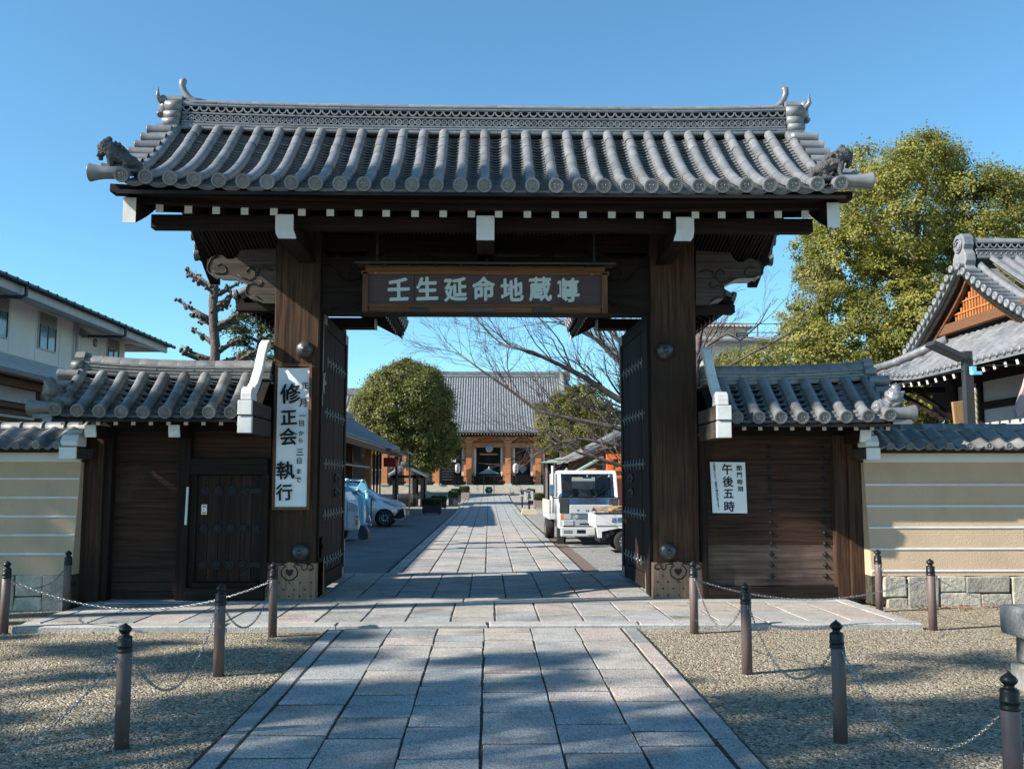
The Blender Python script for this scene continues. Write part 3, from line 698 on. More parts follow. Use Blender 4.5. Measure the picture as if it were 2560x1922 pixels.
def courses(parent, x0, x1, yc, z0, rows, mname, lift=lambda x: 0, pitch=0.3, Tm=None):
    """ridge of stacked tile courses along x. rows: (kind, height, half depth); both faces"""
    T = Tm or Matrix.Identity(4); z = z0; n = max(1, round((x1-x0)/pitch)); p = (x1-x0)/n
    for ri, (kind, h, hd) in enumerate(rows):
        if kind == 'noshi':
            b = MB().box(-p/2+0.0015, p/2-0.0015, -hd, hd, 0.003, h-0.004).box(-p/2+0.0015, p/2-0.0015, -hd-0.012, hd+0.012, h*0.35, h-0.006); me = b.mesh("ridge_tile", mname)
            off = (p/2 if ri % 2 else 0)
            for i in range(n - (1 if off else 0)):
                x = x0 + p*(i+0.5) + off
                sl = (lift(x+p/2)-lift(x-p/2))/p
                piece("ridge_tile", me, parent, T @ Matrix.Translation((x, yc + rnd.gauss(0,0.002), z+lift(x))) @ Matrix.Rotation(-math.atan(sl), 4, 'Y'))
            if off:
                for xa, xb in ((x0, x0+off), (x1-off, x1)):
                    me2 = MB().box(xa-(xa+xb)/2, xb-(xa+xb)/2-0.003, -hd-0.01, hd+0.01, 0.003, h-0.004).mesh("ridge_tile", mname)
                    piece("ridge_tile", me2, parent, T @ Matrix.Translation(((xa+xb)/2, yc, z+lift((xa+xb)/2))))
        elif kind == 'cap':
            b = MB(); vs = []
            for xx, q in ((-p/2+0.002, 1.0), (-p/2+0.02, 1.03), (p/2-0.001, 0.99)):
                for j in range(9):
                    a = math.pi*j/8; vs.append((xx, -math.cos(a)*hd*q, math.sin(a)*h*q))
            b.add(vs, [(i*9+j, (i+1)*9+j, (i+1)*9+j+1, i*9+j+1) for i in range(2) for j in range(8)], 0, True)
            b.add(vs[:9], [tuple(range(9))]); b.add(vs[18:], [tuple(range(9))[::-1]])
            me = b.mesh("ridge_cap_tile", mname)
            for i in range(n):
                x = x0 + p*(i+0.5); sl = (lift(x+p/2)-lift(x-p/2))/p
                piece("ridge_cap_tile", me, parent, T @ Matrix.Translation((x, yc, z+lift(x))) @ Matrix.Rotation(-math.atan(sl), 4, 'Y'))
        else:
            nb = 24; b = MB()
            for i in range(nb):
                xa, xb = x0+(x1-x0)*i/nb, x0+(x1-x0)*(i+1)/nb; za, zb = z+lift(xa), z+lift(xb)
                b.add([(xa,yc-hd+0.03,za),(xb,yc-hd+0.03,zb),(xb,yc-hd+0.03,zb+h),(xa,yc-hd+0.03,za+h),(xa,yc+hd-0.03,za),(xb,yc+hd-0.03,zb),(xb,yc+hd-0.03,zb+h),(xa,yc+hd-0.03,za+h)], [(0,1,2,3),(7,6,5,4),(3,2,6,7),(4,5,1,0)] + ([(0,3,7,4)] if i == 0 else []) + ([(1,5,6,2)] if i == nb-1 else []))
            b.build("ridge_core", "dark_wood_plain", parent)  # backing coloured dark: shade of the tile recesses put into the colour
            if kind == 'discs':
                me = MB().lathe([(h*0.47, 0.05), (h*0.49, 0.004), (h*0.46, 0.0), (h*0.35, 0.0), (h*0.32, 0.016), (0.001, 0.016)], 14, axis='y', cap=False, smooth=False).ball((0.004, 0.016, -0.004), (h*0.16, 0.01, h*0.16), 6, 4).mesh("ridge_disc", mname)
                m_ = round((x1-x0)/(h*0.99)); q = (x1-x0)/m_
                for i in range(m_):
                    x = x0+q*(i+0.5); piece("ridge_disc", me, parent, T @ Matrix.Translation((x, yc-hd-0.005, z+h/2+lift(x))) @ Matrix.Rotation(rnd.uniform(-.5,.5), 4, 'Y'))
            else:
                w = h*1.42; arc = []
                for q in (1.0, 0.72):
                    a = [(-math.cos(math.pi*j/8)*w/2*q, h*0.95 - math.sin(math.pi*j/8)*h*0.86*q) for j in range(9)]
                    arc += a if q == 1.0 else a[::-1]
                me = MB().prism(arc, 'y', 0, 0.05).mesh("wave_tile", mname)
                m_ = round((x1-x0)/w); q = (x1-x0)/m_
                for i in range(m_):
                    x = x0+q*(i+0.5); piece("wave_tile", me, parent, T @ Matrix.Translation((x, yc-hd-0.012, z+lift(x))))
        z += h
    return z

def blob(name, caps, voxel, mname, parent, noise=0.0, nscale=20, smooth=2, world=True):
    """capsules (p1,p2,r1,r2) fused into one skin"""
    b = MB()
    for p1, p2, r1, r2 in caps:
        p1 = Vector(p1); p2 = Vector(p2)
        if (p1-p2).length < 1e-5: b.ball(p1, r1, 10, 7)
        else:
            b.tube([p1, p1.lerp(p2,.5), p2], [r1, (r1+r2)/2, r2], 9); b.ball(p1, r1, 9, 6); b.ball(p2, r2, 9, 6)
    o = b.build("tmp", mname)
    m = o.modifiers.new("r", 'REMESH'); m.mode = 'VOXEL'; m.voxel_size = voxel; m.use_smooth_shade = True
    if smooth:
        s_ = o.modifiers.new("s", 'SMOOTH'); s_.iterations = smooth; s_.factor = 0.6
    if noise:
        tx = bpy.data.textures.new("carve", 'CLOUDS'); tx.noise_scale = 1.0/nscale; tx.noise_depth = 2
        d = o.modifiers.new("d", 'DISPLACE'); d.texture = tx; d.strength = noise; d.mid_level = 0.5
    me = bpy.data.meshes.new_from_object(o.evaluated_get(bpy.context.evaluated_depsgraph_get()))
    bpy.data.objects.remove(o); me.name = name
    if not me.materials: me.materials.append(MATS[mname])
    r = bpy.data.objects.new(name, me); COL.objects.link(r); r.parent = parent
    if parent is not None and world: r.location = -wloc(parent)
    return r

# ---------------------------------------------------------------- the main gate
GY = 13.55                                              # line of posts and ridge
gate = thing("temple_gate", "large dark timber temple gate with grey barrel tiled roof and open doors", "gate", (-0.05, GY, 0))
gxs = [-4.495 + i*(4.37+4.495)/30 for i in range(31)]
def glift(x): return 0.085*(abs(x+0.06)/4.5)**3.2 * (1.15 if x < 0 else 0.75)
def gprof(s, x, f=1):
    y = 11.40 + 1.93*s; z = 5.282 + 1.39*s - 0.17*math.sin(math.pi*min(1,s*1.02))*(1-0.25*s) + glift(x)*(1-0.5*s)
    return y, z
hongawara(gate, gxs, gprof, 9, 27, 0.070, 0.093, "roof_tile")
# rear slope: same tiles, one mesh
hongawara(gate, gxs, gprof, 5, 9, 0.070, 0.093, "roof_tile", Tm=Matrix.Translation((0, 2*GY, 0)) @ Matrix.Diagonal((-1, -1, 1, 1)).to_4x4() @ Matrix.Translation((0.125, 0, 0)), single=True)
rl = lambda x: 0.05*(abs(x+0.05)/4.4)**3
courses(gate, -4.44, 4.34, GY, 6.655, [('noshi',.05,.25),('noshi',.046,.235),('noshi',.042,.22),('discs',.094,.215),('noshi',.038,.215),('wave',.088,.20),('noshi',.042,.205),('noshi',.040,.19),('cap',.085,.135)], "roof_tile", rl, 0.325)
# deck under the tiles and its soffit
def deck_poly(off, f0=0.0):
    a = [(gprof(s,0)[0], gprof(s,0)[1]+off) for s in [f0+(1-f0)*i/8 for i in range(9)]]
    return a + [(2*GY-y, z) for y, z in a[::-1]]
top = deck_poly(-0.085); low = deck_poly(-0.125)
MB().prism(top + low[::-1], 'x', -4.56, 4.44).build("roof_deck", "dark_wood_plain", gate)
for x0, x1 in ((-4.80, -4.52), (4.40, 4.68)):            # side overhang carrying the verge tiles
    sec = [(y, z+glift(x0)) for y, z in deck_poly(0.0, 0.03)]; lo = [(y, z-0.07) for y, z in sec]
    MB().prism(sec + lo[::-1], 'x', x0, x1).build("verge_bed", "roof_tile", gate)
for sg, xe, xo in ((-1, -4.50, -4.83), (1, 4.38, 4.71)):
    vm = MB().lathe([(0.070, 0), (0.072, 0.25), (0.076, 0.30), (0.084, 0.33), (0.084, 0.335), (0.06, 0.335), (0.055, 0.325), (0.001, 0.325)], 14, axis='x', cap=False)
    vm = vm.mesh("verge_tile", "roof_tile")
    for mir in (0, 1):
        for k in range(8):
            s = 0.13 + 0.11*k; y, z = gprof(s, xe); y = 2*GY-y if mir else y
            m = Matrix.Translation((xe, y, z+0.055)) @ (Matrix.Rotation(math.pi, 4, 'Z') if sg < 0 else Matrix.Identity(4))
            piece("verge_tile", vm, gate, m)
        y, z = gprof(0.02, xe); y = 2*GY-y if mir else y
        cm = MB().lathe([(0.074, 0), (0.078, 0.22), (0.092, 0.32), (0.112, 0.40), (0.112, 0.41), (0.084, 0.41), (0.08, 0.395), (0.001, 0.395)], 18, axis='x', cap=False)
        for k in range(3): cm.tube([(0.402, 0.03*math.cos(k*2.1+i*.35)*(1+.25*i), 0.03*math.sin(k*2.1+i*.35)*(1+.25*i)) for i in range(5)], [0.013-.002*i for i in range(5)], 5)
        cm = cm.mesh("corner_tile", "roof_tile")
        piece("corner_tile", cm, gate, Matrix.Translation((xe, y+0.02, z+0.045)) @ (Matrix.Rotation(math.pi, 4, 'Z') if sg < 0 else Matrix.Identity(4)))
# bargeboards with painted feet
for x0, x1 in ((-4.57, -4.41), (4.29, 4.45)):
    n = 10; up = [(gprof(i/n,0)[0]+0.27, gprof(i/n,0)[1]-0.095) for i in range(n+1)]
    lo = [(y+0.0, z-0.27-0.05*(1-i/n)) for i, (y, z) in enumerate(up)]
    for mir in (0, 1):
        P = up + lo[::-1]
        if mir: P = [(2*GY-y, z) for y, z in P]
        MB().prism(P, 'x', x0, x1).build("bargeboard", "wood_y", gate)
        f = [(up[0][0]-0.004, up[0][1]), (up[0][0]+0.01, up[0][1]), (lo[0][0]+0.01, lo[0][1]), (lo[0][0]-0.004, lo[0][1])]
        if mir: f = [(2*GY-y, z) for y, z in f]
        MB().prism(f, 'x', x0, x1).build("painted_end", "white_paint", gate)
# onigawara at the ridge ends
for sg, xi in ((-1, -4.46), (1, 4.36)):
    o_ = MB(); z0 = 6.70
    half = [(0.0, 0.54), (0.15, 0.54), (0.19, 0.47), (0.17, 0.40), (0.24, 0.33), (0.22, 0.24), (0.28, 0.17), (0.27, 0.10), (0.34, 0.04), (0.33, -0.06), (0.43, -0.14), (0.38, -0.20), (0.24, -0.02)]
    P = [(GY-a, z0+z) for a, z in half] + [(GY+a, z0+z) for a, z in half[:0:-1]]
    xo = xi + sg*0.20; o_.prism(P, 'x', min(xi,xo), max(xi,xo))
    for yy, zz, rr in ((0.19, 0.36, 0.085), (0.24, 0.21, 0.065), (0.30, 0.085, 0.06), (0.38, -0.10, 0.075)):
        for q in (-1, 1): o_.lathe([(rr, 0), (rr, 0.23)], 14, c=(min(xi,xo)-0.015, GY+q*yy, z0+zz), axis='x')
    for q in (-1, 1): o_.tube([(xo+sg*0.10, GY+q*0.12, z0+0.44), (xo+sg*0.16, GY+q*0.15, z0+0.52), (xo+sg*0.15, GY+q*0.17, z0+0.66)], [0.04, 0.035, 0.004], 8)
    o_.ball((xo+sg*0.06, GY, z0+0.40), (0.13, 0.16, 0.15)); o_.ball((xo+sg*0.13, GY-0.05, z0+0.36), 0.05); o_.ball((xo+sg*0.10, GY-0.09, z0+0.5), (0.06,0.06,0.07)); o_.ball((xo+sg*0.15, GY-0.04, z0+0.29), (0.05,0.09,0.04))
    o_.build("ridge_end_tile", "roof_tile", gate)
    t_ = MB(); pts = [(xi-sg*0.30, GY-.04, 7.15), (xi-sg*0.12, GY-.05, 7.19), (xi-sg*0.05, GY-.06, 7.25), (xi+sg*0.01, GY-.06, 7.34), (xi+sg*0.04, GY-.06, 7.42), (xi+sg*0.03, GY-.06, 7.49), (xi-sg*0.005, GY-.06, 7.525)]
    if sg > 0: pts = [(x, y, z-0.03) for x, y, z in pts]
    t_.tube(pts, [0.07, 0.065, 0.05, 0.045, 0.048, 0.055, 0.03], 12); t_.build("ridge_finial", "roof_tile", gate)
# guardian lions on the eave corners
def lion(sg, xb, zb):
    k = 0.00100
    def P(px, py, y=0): return Vector((xb - (px-750)*k, 11.60+y, zb + (1430-py)*k)) if sg > 0 else Vector((xb + (px-750)*k, 11.60+y, zb + (1430-py)*k))
    c = []
    def a(p, q, r1, r2, y=0, y2=None): c.append((P(*p, y), P(*q, y if y2 is None else y2), r1*k, r2*k))
    a((300,1080),(330,1120),88,85); a((225,1090),(250,1130),45,40); a((215,1150),(260,1170),26,30); a((330,1000),(300,1020),45,40)
    a((390,1130),(420,1200),100,100); a((420,1200),(620,1290),95,85); a((470,1120),(540,1170),60,50)
    for y in (-0.055, 0.055):
        a((370,1230),(385,1340),48,32,y); a((385,1340),(360,1400),30,34,y); a((600,1290),(560,1370),62,36,y); a((560,1370),(520,1395),34,30,y)
    a((640,1270),(720,1330),50,40); a((700,1340),(740,1380),42,30); a((400,1415),(740,1400),28,34); a((420,1420),(700,1420),30,30,-0.06); a((420,1420),(700,1420),30,30,0.06)
    for i in range(16):
        t = rnd.random(); p = (320+t*230+rnd.uniform(-30,30), 1010+t*130+rnd.uniform(-15,80)); y = rnd.uniform(-0.09,0.09); a(p, (p[0]+rnd.uniform(-25,35), p[1]-rnd.uniform(10,45)), 26, 10, y)
    for i in range(7):
        p = (660+rnd.uniform(0,70), 1290+rnd.uniform(0,60)); a(p, (p[0]+20, p[1]-50), 24, 6, rnd.uniform(-.05,.05))
    for i in range(6):
        p = (230+rnd.uniform(-10,40), 1180+rnd.uniform(0,60)); a(p, (p[0]-25, p[1]+20), 26, 10, rnd.uniform(-.05,.05))
    o = blob("lion_tile", c, 0.011, "lion_clay", gate, noise=0.02, nscale=28, smooth=1)
    o['label'] = "clay guardian lion standing on the %s eave corner" % ("left" if sg < 0 else "right")
lion(-1, -4.33, 5.475); lion(1, 4.06, 5.45)
# eave boards, rafters, purlins
def eave_bar(name, y0, y1, z0, z1, x0, x1, m="wood_x"):
    for mir in (0, 1):
        b = MB(); n = 12
        for i in range(n):
            a, c = x0+(x1-x0)*i/n, x0+(x1-x0)*(i+1)/n; la, lc = glift(a)*.7, glift(c)*.7
            ya, yb = (y0, y1) if not mir else (2*GY-y1, 2*GY-y0)
            b.add([(a,ya,z0+la),(c,ya,z0+lc),(c,yb,z0+lc),(a,yb,z0+la),(a,ya,z1+la),(c,ya,z1+lc),(c,yb,z1+lc),(a,yb,z1+la)], [(0,3,2,1),(4,5,6,7),(0,1,5,4),(2,3,7,6)] + ([(3,0,4,7)] if i == 0 else []) + ([(1,2,6,5)] if i == n-1 else []))
        b.build(name, m, gate)
eave_bar("eave_board", 11.66, 11.86, 5.185, 5.285, -4.74, 4.62); eave_bar("eave_batten", 11.80, 11.95, 5.115, 5.183, -4.40, 4.30)
rm = MB().prism([(0,-0.052),(1.75,0.44),(1.75,0.545),(0,0.052)], 'x', -0.045, 0.045).mesh("rafter", "wood_y")
re_ = MB().box(-0.047, 0.047, -0.006, 0.004, -0.054, 0.054).mesh("painted_end", "white_paint")
for i in range(24):
    x = -4.20 + i*8.29/23 + rnd.uniform(-0.012, 0.012); zz = 5.085 + glift(x)*.5
    piece("rafter", rm, gate, Matrix.Translation((x, 11.90, zz))); piece("painted_end", re_, gate, Matrix.Translation((x, 11.90, zz)))
    piece("rafter", rm, gate, Matrix.Translation((x, 2*GY-11.90, zz)) @ Matrix.Rotation(math.pi, 4, 'Z'))
for y in (12.22, 2*GY-12.22-0.17):
    MB().box(-4.42, 4.30, y, y+0.17, 4.955, 5.135).build("eave_purlin", "wood_x", gate, bevel=0.008)
b = MB()
for i in range(145):
    x = -4.35 + i*8.6/144
    b.add([(x-.012,12.42,5.165),(x+.012,12.42,5.165),(x+.012,13.45,5.44),(x-.012,13.45,5.44),(x-.012,12.42,5.19),(x+.012,12.42,5.19),(x+.012,13.45,5.465),(x-.012,13.45,5.465)], [(0,3,2,1),(4,5,6,7),(0,1,5,4),(1,2,6,5),(3,0,4,7)])
    b.add([(x-.012,2*GY-12.42,5.165),(x+.012,2*GY-12.42,5.165),(x+.012,13.65,5.44),(x-.012,13.65,5.44)], [(0,1,2,3)])
b.build("ceiling_battens", "grey_wood", gate, kind='stuff')
MB().box(-4.40, 4.28, 13.36, 13.74, 5.47, 5.75).build("ridge_beam", "wood_x", gate)
# posts
def arm(x):
    w = 0.115; pr = []
    side = [(-w, 5.06), (w, 5.06), (w, 4.90), (w*1.02, 4.86), (w*1.25, 4.79), (w*1.35, 4.745), (-w*0.62, 4.745), (-w*0.9, 4.80), (-w, 4.87)]
    if x > 1: side = [(-a, z) for a, z in side[::-1]]
    if abs(x) < 1: side = [(-w, 5.06), (w, 5.06), (w, 4.74), (-w, 4.74)]
    P = [(x+a, z) for a, z in side]
    MB().prism(P, 'y', 11.93, 2*GY-11.93).build("bracket_arm", "wood_y", gate, bevel=0.004)
    MB().prism(P, 'y', 11.924, 11.934).build("painted_end", "white_paint", gate)
for x in (-2.62, -0.05, 2.53): arm(x)
KIB = [(-3.03,4.96),(-3.53,4.93),(-3.57,4.85),(-3.63,4.80),(-3.71,4.80),(-3.78,4.85),(-3.87,4.85),(-3.95,4.81),(-4.0,4.73),(-4.0,4.64),(-3.96,4.585),(-3.92,4.60),(-3.86,4.565),(-3.76,4.56),(-3.67,4.56),(-3.6,4.545),(-3.52,4.50),(-3.41,4.44),(-3.44,4.38),(-3.45,4.31),(-3.41,4.26),(-3.34,4.255),(-3.28,4.235),(-3.22,4.19),(-3.21,4.17),(-3.01,4.165)]
SCR = [[(-3.96,4.61),(-3.99,4.68),(-3.94,4.8),(-3.85,4.84)],[(-3.86,4.70),(-3.80,4.72),(-3.74,4.68),(-3.72,4.61),(-3.76,4.575),(-3.86,4.575),(-3.92,4.61)],[(-3.43,4.60),(-3.42,4.65),(-3.36,4.67),(-3.31,4.62),(-3.32,4.53),(-3.38,4.48),(-3.47,4.51),(-3.56,4.555)],[(-3.29,4.55),(-3.25,4.65),(-3.17,4.67),(-3.07,4.63)],[(-3.41,4.28),(-3.44,4.33),(-3.41,4.43),(-3.33,4.44),(-3.25,4.40),(-3.21,4.45),(-3.24,4.49)],[(-3.34,4.27),(-3.28,4.25),(-3.22,4.21)]]
for sg in (-1, 1):
    mx = (lambda x: x) if sg < 0 else (lambda x: -0.06 - x)
    px0, px1 = (-3.02, -2.39) if sg < 0 else (2.30, 2.94)
    P = MB(); P.box(px0, px1, 13.28, 13.86, 0.10, 5.2)
    post = P.build("post", "post_wood", gate, bevel=0.015)
    sx0, sx1 = (-3.07, -2.36) if sg < 0 else (2.27, 2.96)
    sh = MB(); sh.prism([(sx0, 0.065),(sx1, 0.065),(sx1, 0.545),(sx1-.05,.555),(sx1-.12,.535),(sx1-.22,.55),((sx0+sx1)/2+.09,.545),((sx0+sx1)/2,.57),((sx0+sx1)/2-.09,.545),(sx0+.22,.55),(sx0+.12,.535),(sx0+.05,.555),(sx0,.545)], 'y', 13.22, 13.92)
    sh.build("base_shoe", "shoe_wood", post, bevel=0.008)
    hw, hc = (sx1-sx0)/2, (sx0+sx1)/2
    c = MB(); zc = 0.42                                   # carved line work: heart and curls
    heart = [(0,-.075),(.03,-.045),(.055,-.015),(.055,.02),(.03,.04),(0,.02),(-.03,.04),(-.055,.02),(-.055,-.015),(-.03,-.045),(0,-.075)]
    c.prism([(hc+a*0.9, zc+.02+z*0.9) for a, z in heart[:-1]], 'y', 13.214, 13.222)
    for q in (-1, 1):
        c.tube([(hc+q*a, 13.218, zc+z) for a, z in ((0,-.10),(.05,-.085),(.10,-.04),(.115,.02),(.085,.075),(.055,.09),(.075,.115),(.12,.115))], 0.009, 5)
        c.tube([(hc+q*a, 13.218, zc+z) for a, z in ((.12,.115),(.17,.10),(.165,.055),(.20,.035),(.24,.06),(.235,.10),(.27,.12),(.31,.10),(.325,.06),(.29,.035),(.26,.05))], 0.009, 5)
    c.build("scroll_carving", "black", post, kind='stuff')
    stud = MB().lathe([(0.014, 0.0), (0.010, -0.012), (0.002, -0.020)], 8, axis='y').mesh("shoe_stud", "iron")
    for r_, z in enumerate((0.11, 0.20, 0.29, 0.37, 0.47)):
        for i in range(5):
            x = sx0+0.06 + i*(sx1-sx0-0.12)/4 + (0.07 if r_ % 2 and i < 4 else 0)
            if r_ > 2 and 0 < i < 4: continue
            if r_ % 2 and i == 4: continue
            piece("shoe_stud", stud, post, Matrix.Translation((x, 13.22, z)))
    bx = -2.52 if sg < 0 else 2.425
    bm = MB().lathe([(0.125,0.0),(0.128,-0.02),(0.118,-0.06),(0.09,-0.095),(0.045,-0.115),(0.032,-0.117),(0.030,-0.135),(0.016,-0.145),(0.001,-0.147)], 24, axis='y', cap=False).mesh("boss", "iron")
    for z in (3.50, 0.70): piece("boss", bm, post, Matrix.Translation((bx-0.06 if sg<0 else bx+0.06, 13.278, z)))
    MB().lathe([(0.10,0),(0.095,-.03),(0.05,-.07),(.001,-.08)], 16, c=(px0-0.002 if sg<0 else px1+.002, 13.42, 0.62), axis='x').build("boss", "iron", post)
    # door jamb behind the post
    jx0, jx1 = (-2.43, -2.36) if sg < 0 else (2.26, 2.33)
    MB().box(jx0, jx1, 13.40, 13.80, 0.07, 4.06).build("door_jamb", "wood_z", gate)
    # carved nose beside the post; underside painted
    K = [(mx(x), z) for x, z in KIB]
    if sg > 0: K = K[::-1]
    nk = len(KIB); under = set(range(8, 24)); sm = (lambda k: 1 if k in under else 0) if sg < 0 else (lambda k: 1 if (nk-2-k) in under else 0)
    MB().prism(K, 'y', 13.30, 13.66, 0, sm).build("carved_nose", ["grey_wood", "white_paint"], gate)
    c = MB()
    for s_ in SCR: c.tube([(mx(x)+(0.012 if sg<0 else -0.012)*0, 13.298, z+0.012) for x, z in s_], 0.010, 5)
    c.build("scroll_carving", "black", gate, kind='stuff')
    MB().box(min(mx(-3.6),mx(-2.98)), max(mx(-3.6),mx(-2.98)), 13.40, 13.62, 4.08, 4.19).build("tie_beam", "wood_x", gate)
# lintel and upper works
MB().box(-2.40, 2.31, 13.34, 13.78, 4.06, 4.86).build("lintel", "wood_x", gate, bevel=0.012)
MB().box(-2.98, 2.90, 13.42, 13.70, 4.95, 5.20).build("head_beam", "wood_x", gate, bevel=0.01)
for x in (-1.3, 1.2):
    fr = [(x+a, z) for a, z in ((-.5,4.86),(-.44,4.93),(-.3,4.96),(-.2,5.05),(-.1,5.13),(.1,5.13),(.2,5.05),(.3,4.96),(.44,4.93),(.5,4.86),(.3,4.88),(.18,4.98),(0,5.02),(-.18,4.98),(-.3,4.88))]
    MB().prism(fr, 'y', 13.38, 13.44).build("frog_leg_strut", "wood_x", gate)
c = MB()
for sg in (-1, 1):
    f = lambda a, z: (-0.045 + sg*a, 13.332, z)
    c.tube([f(*p) for p in ((1.72,4.30),(1.80,4.18),(1.95,4.12),(2.2,4.10))], 0.012, 5)
    c.tube([f(*p) for p in ((2.32,4.72),(2.2,4.70),(2.12,4.62),(2.05,4.52),(1.92,4.48),(1.80,4.54),(1.78,4.64),(1.86,4.70),(1.95,4.67),(1.96,4.60))], 0.014, 6)
c.build("scroll_carving", "wood_x", gate, kind='stuff')
# door leaves, opened inwards
def leaf(sg):
    xf = -2.40 if sg < 0 else 2.31; th = 0.09*(-sg)       # face towards the passage
    y0, y1, z0, z1 = 13.45, 15.82, 0.13, 4.08
    skew = 0.0 if sg < 0 else -0.07
    def X(y): return xf + skew*(y-y0)/(y1-y0)
    bk = MB(); bk.add([(X(y0)-th*.2,y0,z0),(X(y1)-th*.2,y1,z0),(X(y1)-th,y1,z0),(X(y0)-th,y0,z0),(X(y0)-th*.2,y0,z1),(X(y1)-th*.2,y1,z1),(X(y1)-th,y1,z1),(X(y0)-th,y0,z1)], [(0,3,2,1),(4,5,6,7),(0,1,5,4),(1,2,6,5),(2,3,7,6),(3,0,4,7)])
    L = bk.build("door_leaf", "dark_wood_plain", gate)
    ax = Vector((X(y1)-X(y0), y1-y0, 0)).normalized(); nn = Vector((-sg*ax.y, sg*ax.x, 0))
    if nn.x*(-sg) < 0: nn = -nn
    def fm(y, z, out): 
        return frame((X(y)+nn.x*out, y+nn.y*out, z), ax, nn, Vector((0,0,1)) if ax.cross(nn).z > 0 else Vector((0,0,1)))
    n = 8; w = (y1-y0-0.30)/n
    bm = MB().box(-w/2+0.004, w/2-0.004, -0.02, 0.012, z0+0.22, z1-0.20).mesh("door_board", "door_board")
    for i in range(n): piece("door_board", bm, L, fm(y0+0.15+w*(i+0.5), 0, rnd.uniform(-0.003, 0.003)))
    for a, b_ in ((y0, y0+0.145), (y1-0.145, y1)):
        piece("door_stile", MB().box(-(b_-a)/2, (b_-a)/2, -0.02, 0.03, z0, z1).mesh("door_stile", "door_board"), L, fm((a+b_)/2, 0, 0))
    for a, b_ in ((z0, z0+0.21), (z1-0.19, z1)):
        piece("door_rail", MB().box(-(y1-y0-.3)/2, (y1-y0-.3)/2, -0.02, 0.026, a, b_).mesh("door_rail", "wood_y"), L, fm((y0+y1)/2, 0, 0))
    sm_ = MB().prism([(0,-.085),(.03,-.03),(.042,0),(.03,.03),(0,.085),(-.03,.03),(-.042,0),(-.03,-.03)], 'y', 0.012, 0.020).lathe([(0.022,0.018),(0.018,0.04),(0.001,0.05)], 8, axis='y').mesh("lozenge_stud", "pale_metal")
    for z in (3.42, 2.66, 1.92, 1.18, 0.50):
        for i in range(n): 
            if i < 1 and z in (3.42, 0.50): continue
            piece("lozenge_stud", sm_, L, fm(y0+0.15+w*(i+0.5), z, 0.004))
    rm_ = MB().lathe([(0.07,0.012),(0.068,0.03),(0.03,0.06),(.001,.065)], 14, axis='y').tube([(0.055*math.sin(a), 0.07, -0.03-0.055*math.cos(a)) for a in [i*.5 for i in range(13)]], 0.009, 6).mesh("pull_ring", "iron")
    for z in (1.72, 1.50): piece("pull_ring", rm_, L, fm(y0+1.45, z, 0.004))
    pl = MB()
    for (a, b_, c_, d_) in ((0.0,0.05,z1-1.35,z1), (0.0,0.30,z1-0.16,z1), (0,0.05,z0,z0+0.75), (0,0.28,z0,z0+0.16)): pl.box(-0.0+a, b_, 0.028, 0.036, c_, d_)
    for zz in (z1-1.0, z0+0.62):
        pl.prism([(0,zz-.16),(.10,zz-.13),(.22,zz-.18),(.17,zz-.05),(.34,zz),(.17,zz+.05),(.24,zz+.15),(.10,zz+.12),(0,zz+.16)], 'y', 0.028, 0.036)
    piece("corner_plate", pl.mesh("corner_plate", "pale_metal"), L, fm(y0+0.003, 0, 0.004))
    pl = MB()
    for (a, b_, c_, d_) in ((-0.05,0.0,z1-1.0,z1), (-0.26,0,z1-0.16,z1), (-0.05,0,z0,z0+0.6), (-0.24,0,z0,z0+0.16)): pl.box(a, b_, 0.031, 0.039, c_, d_)
    piece("corner_plate", pl.mesh("corner_plate", "pale_metal"), L, fm(y1-0.003, 0, 0.004))
leaf(-1); leaf(1)
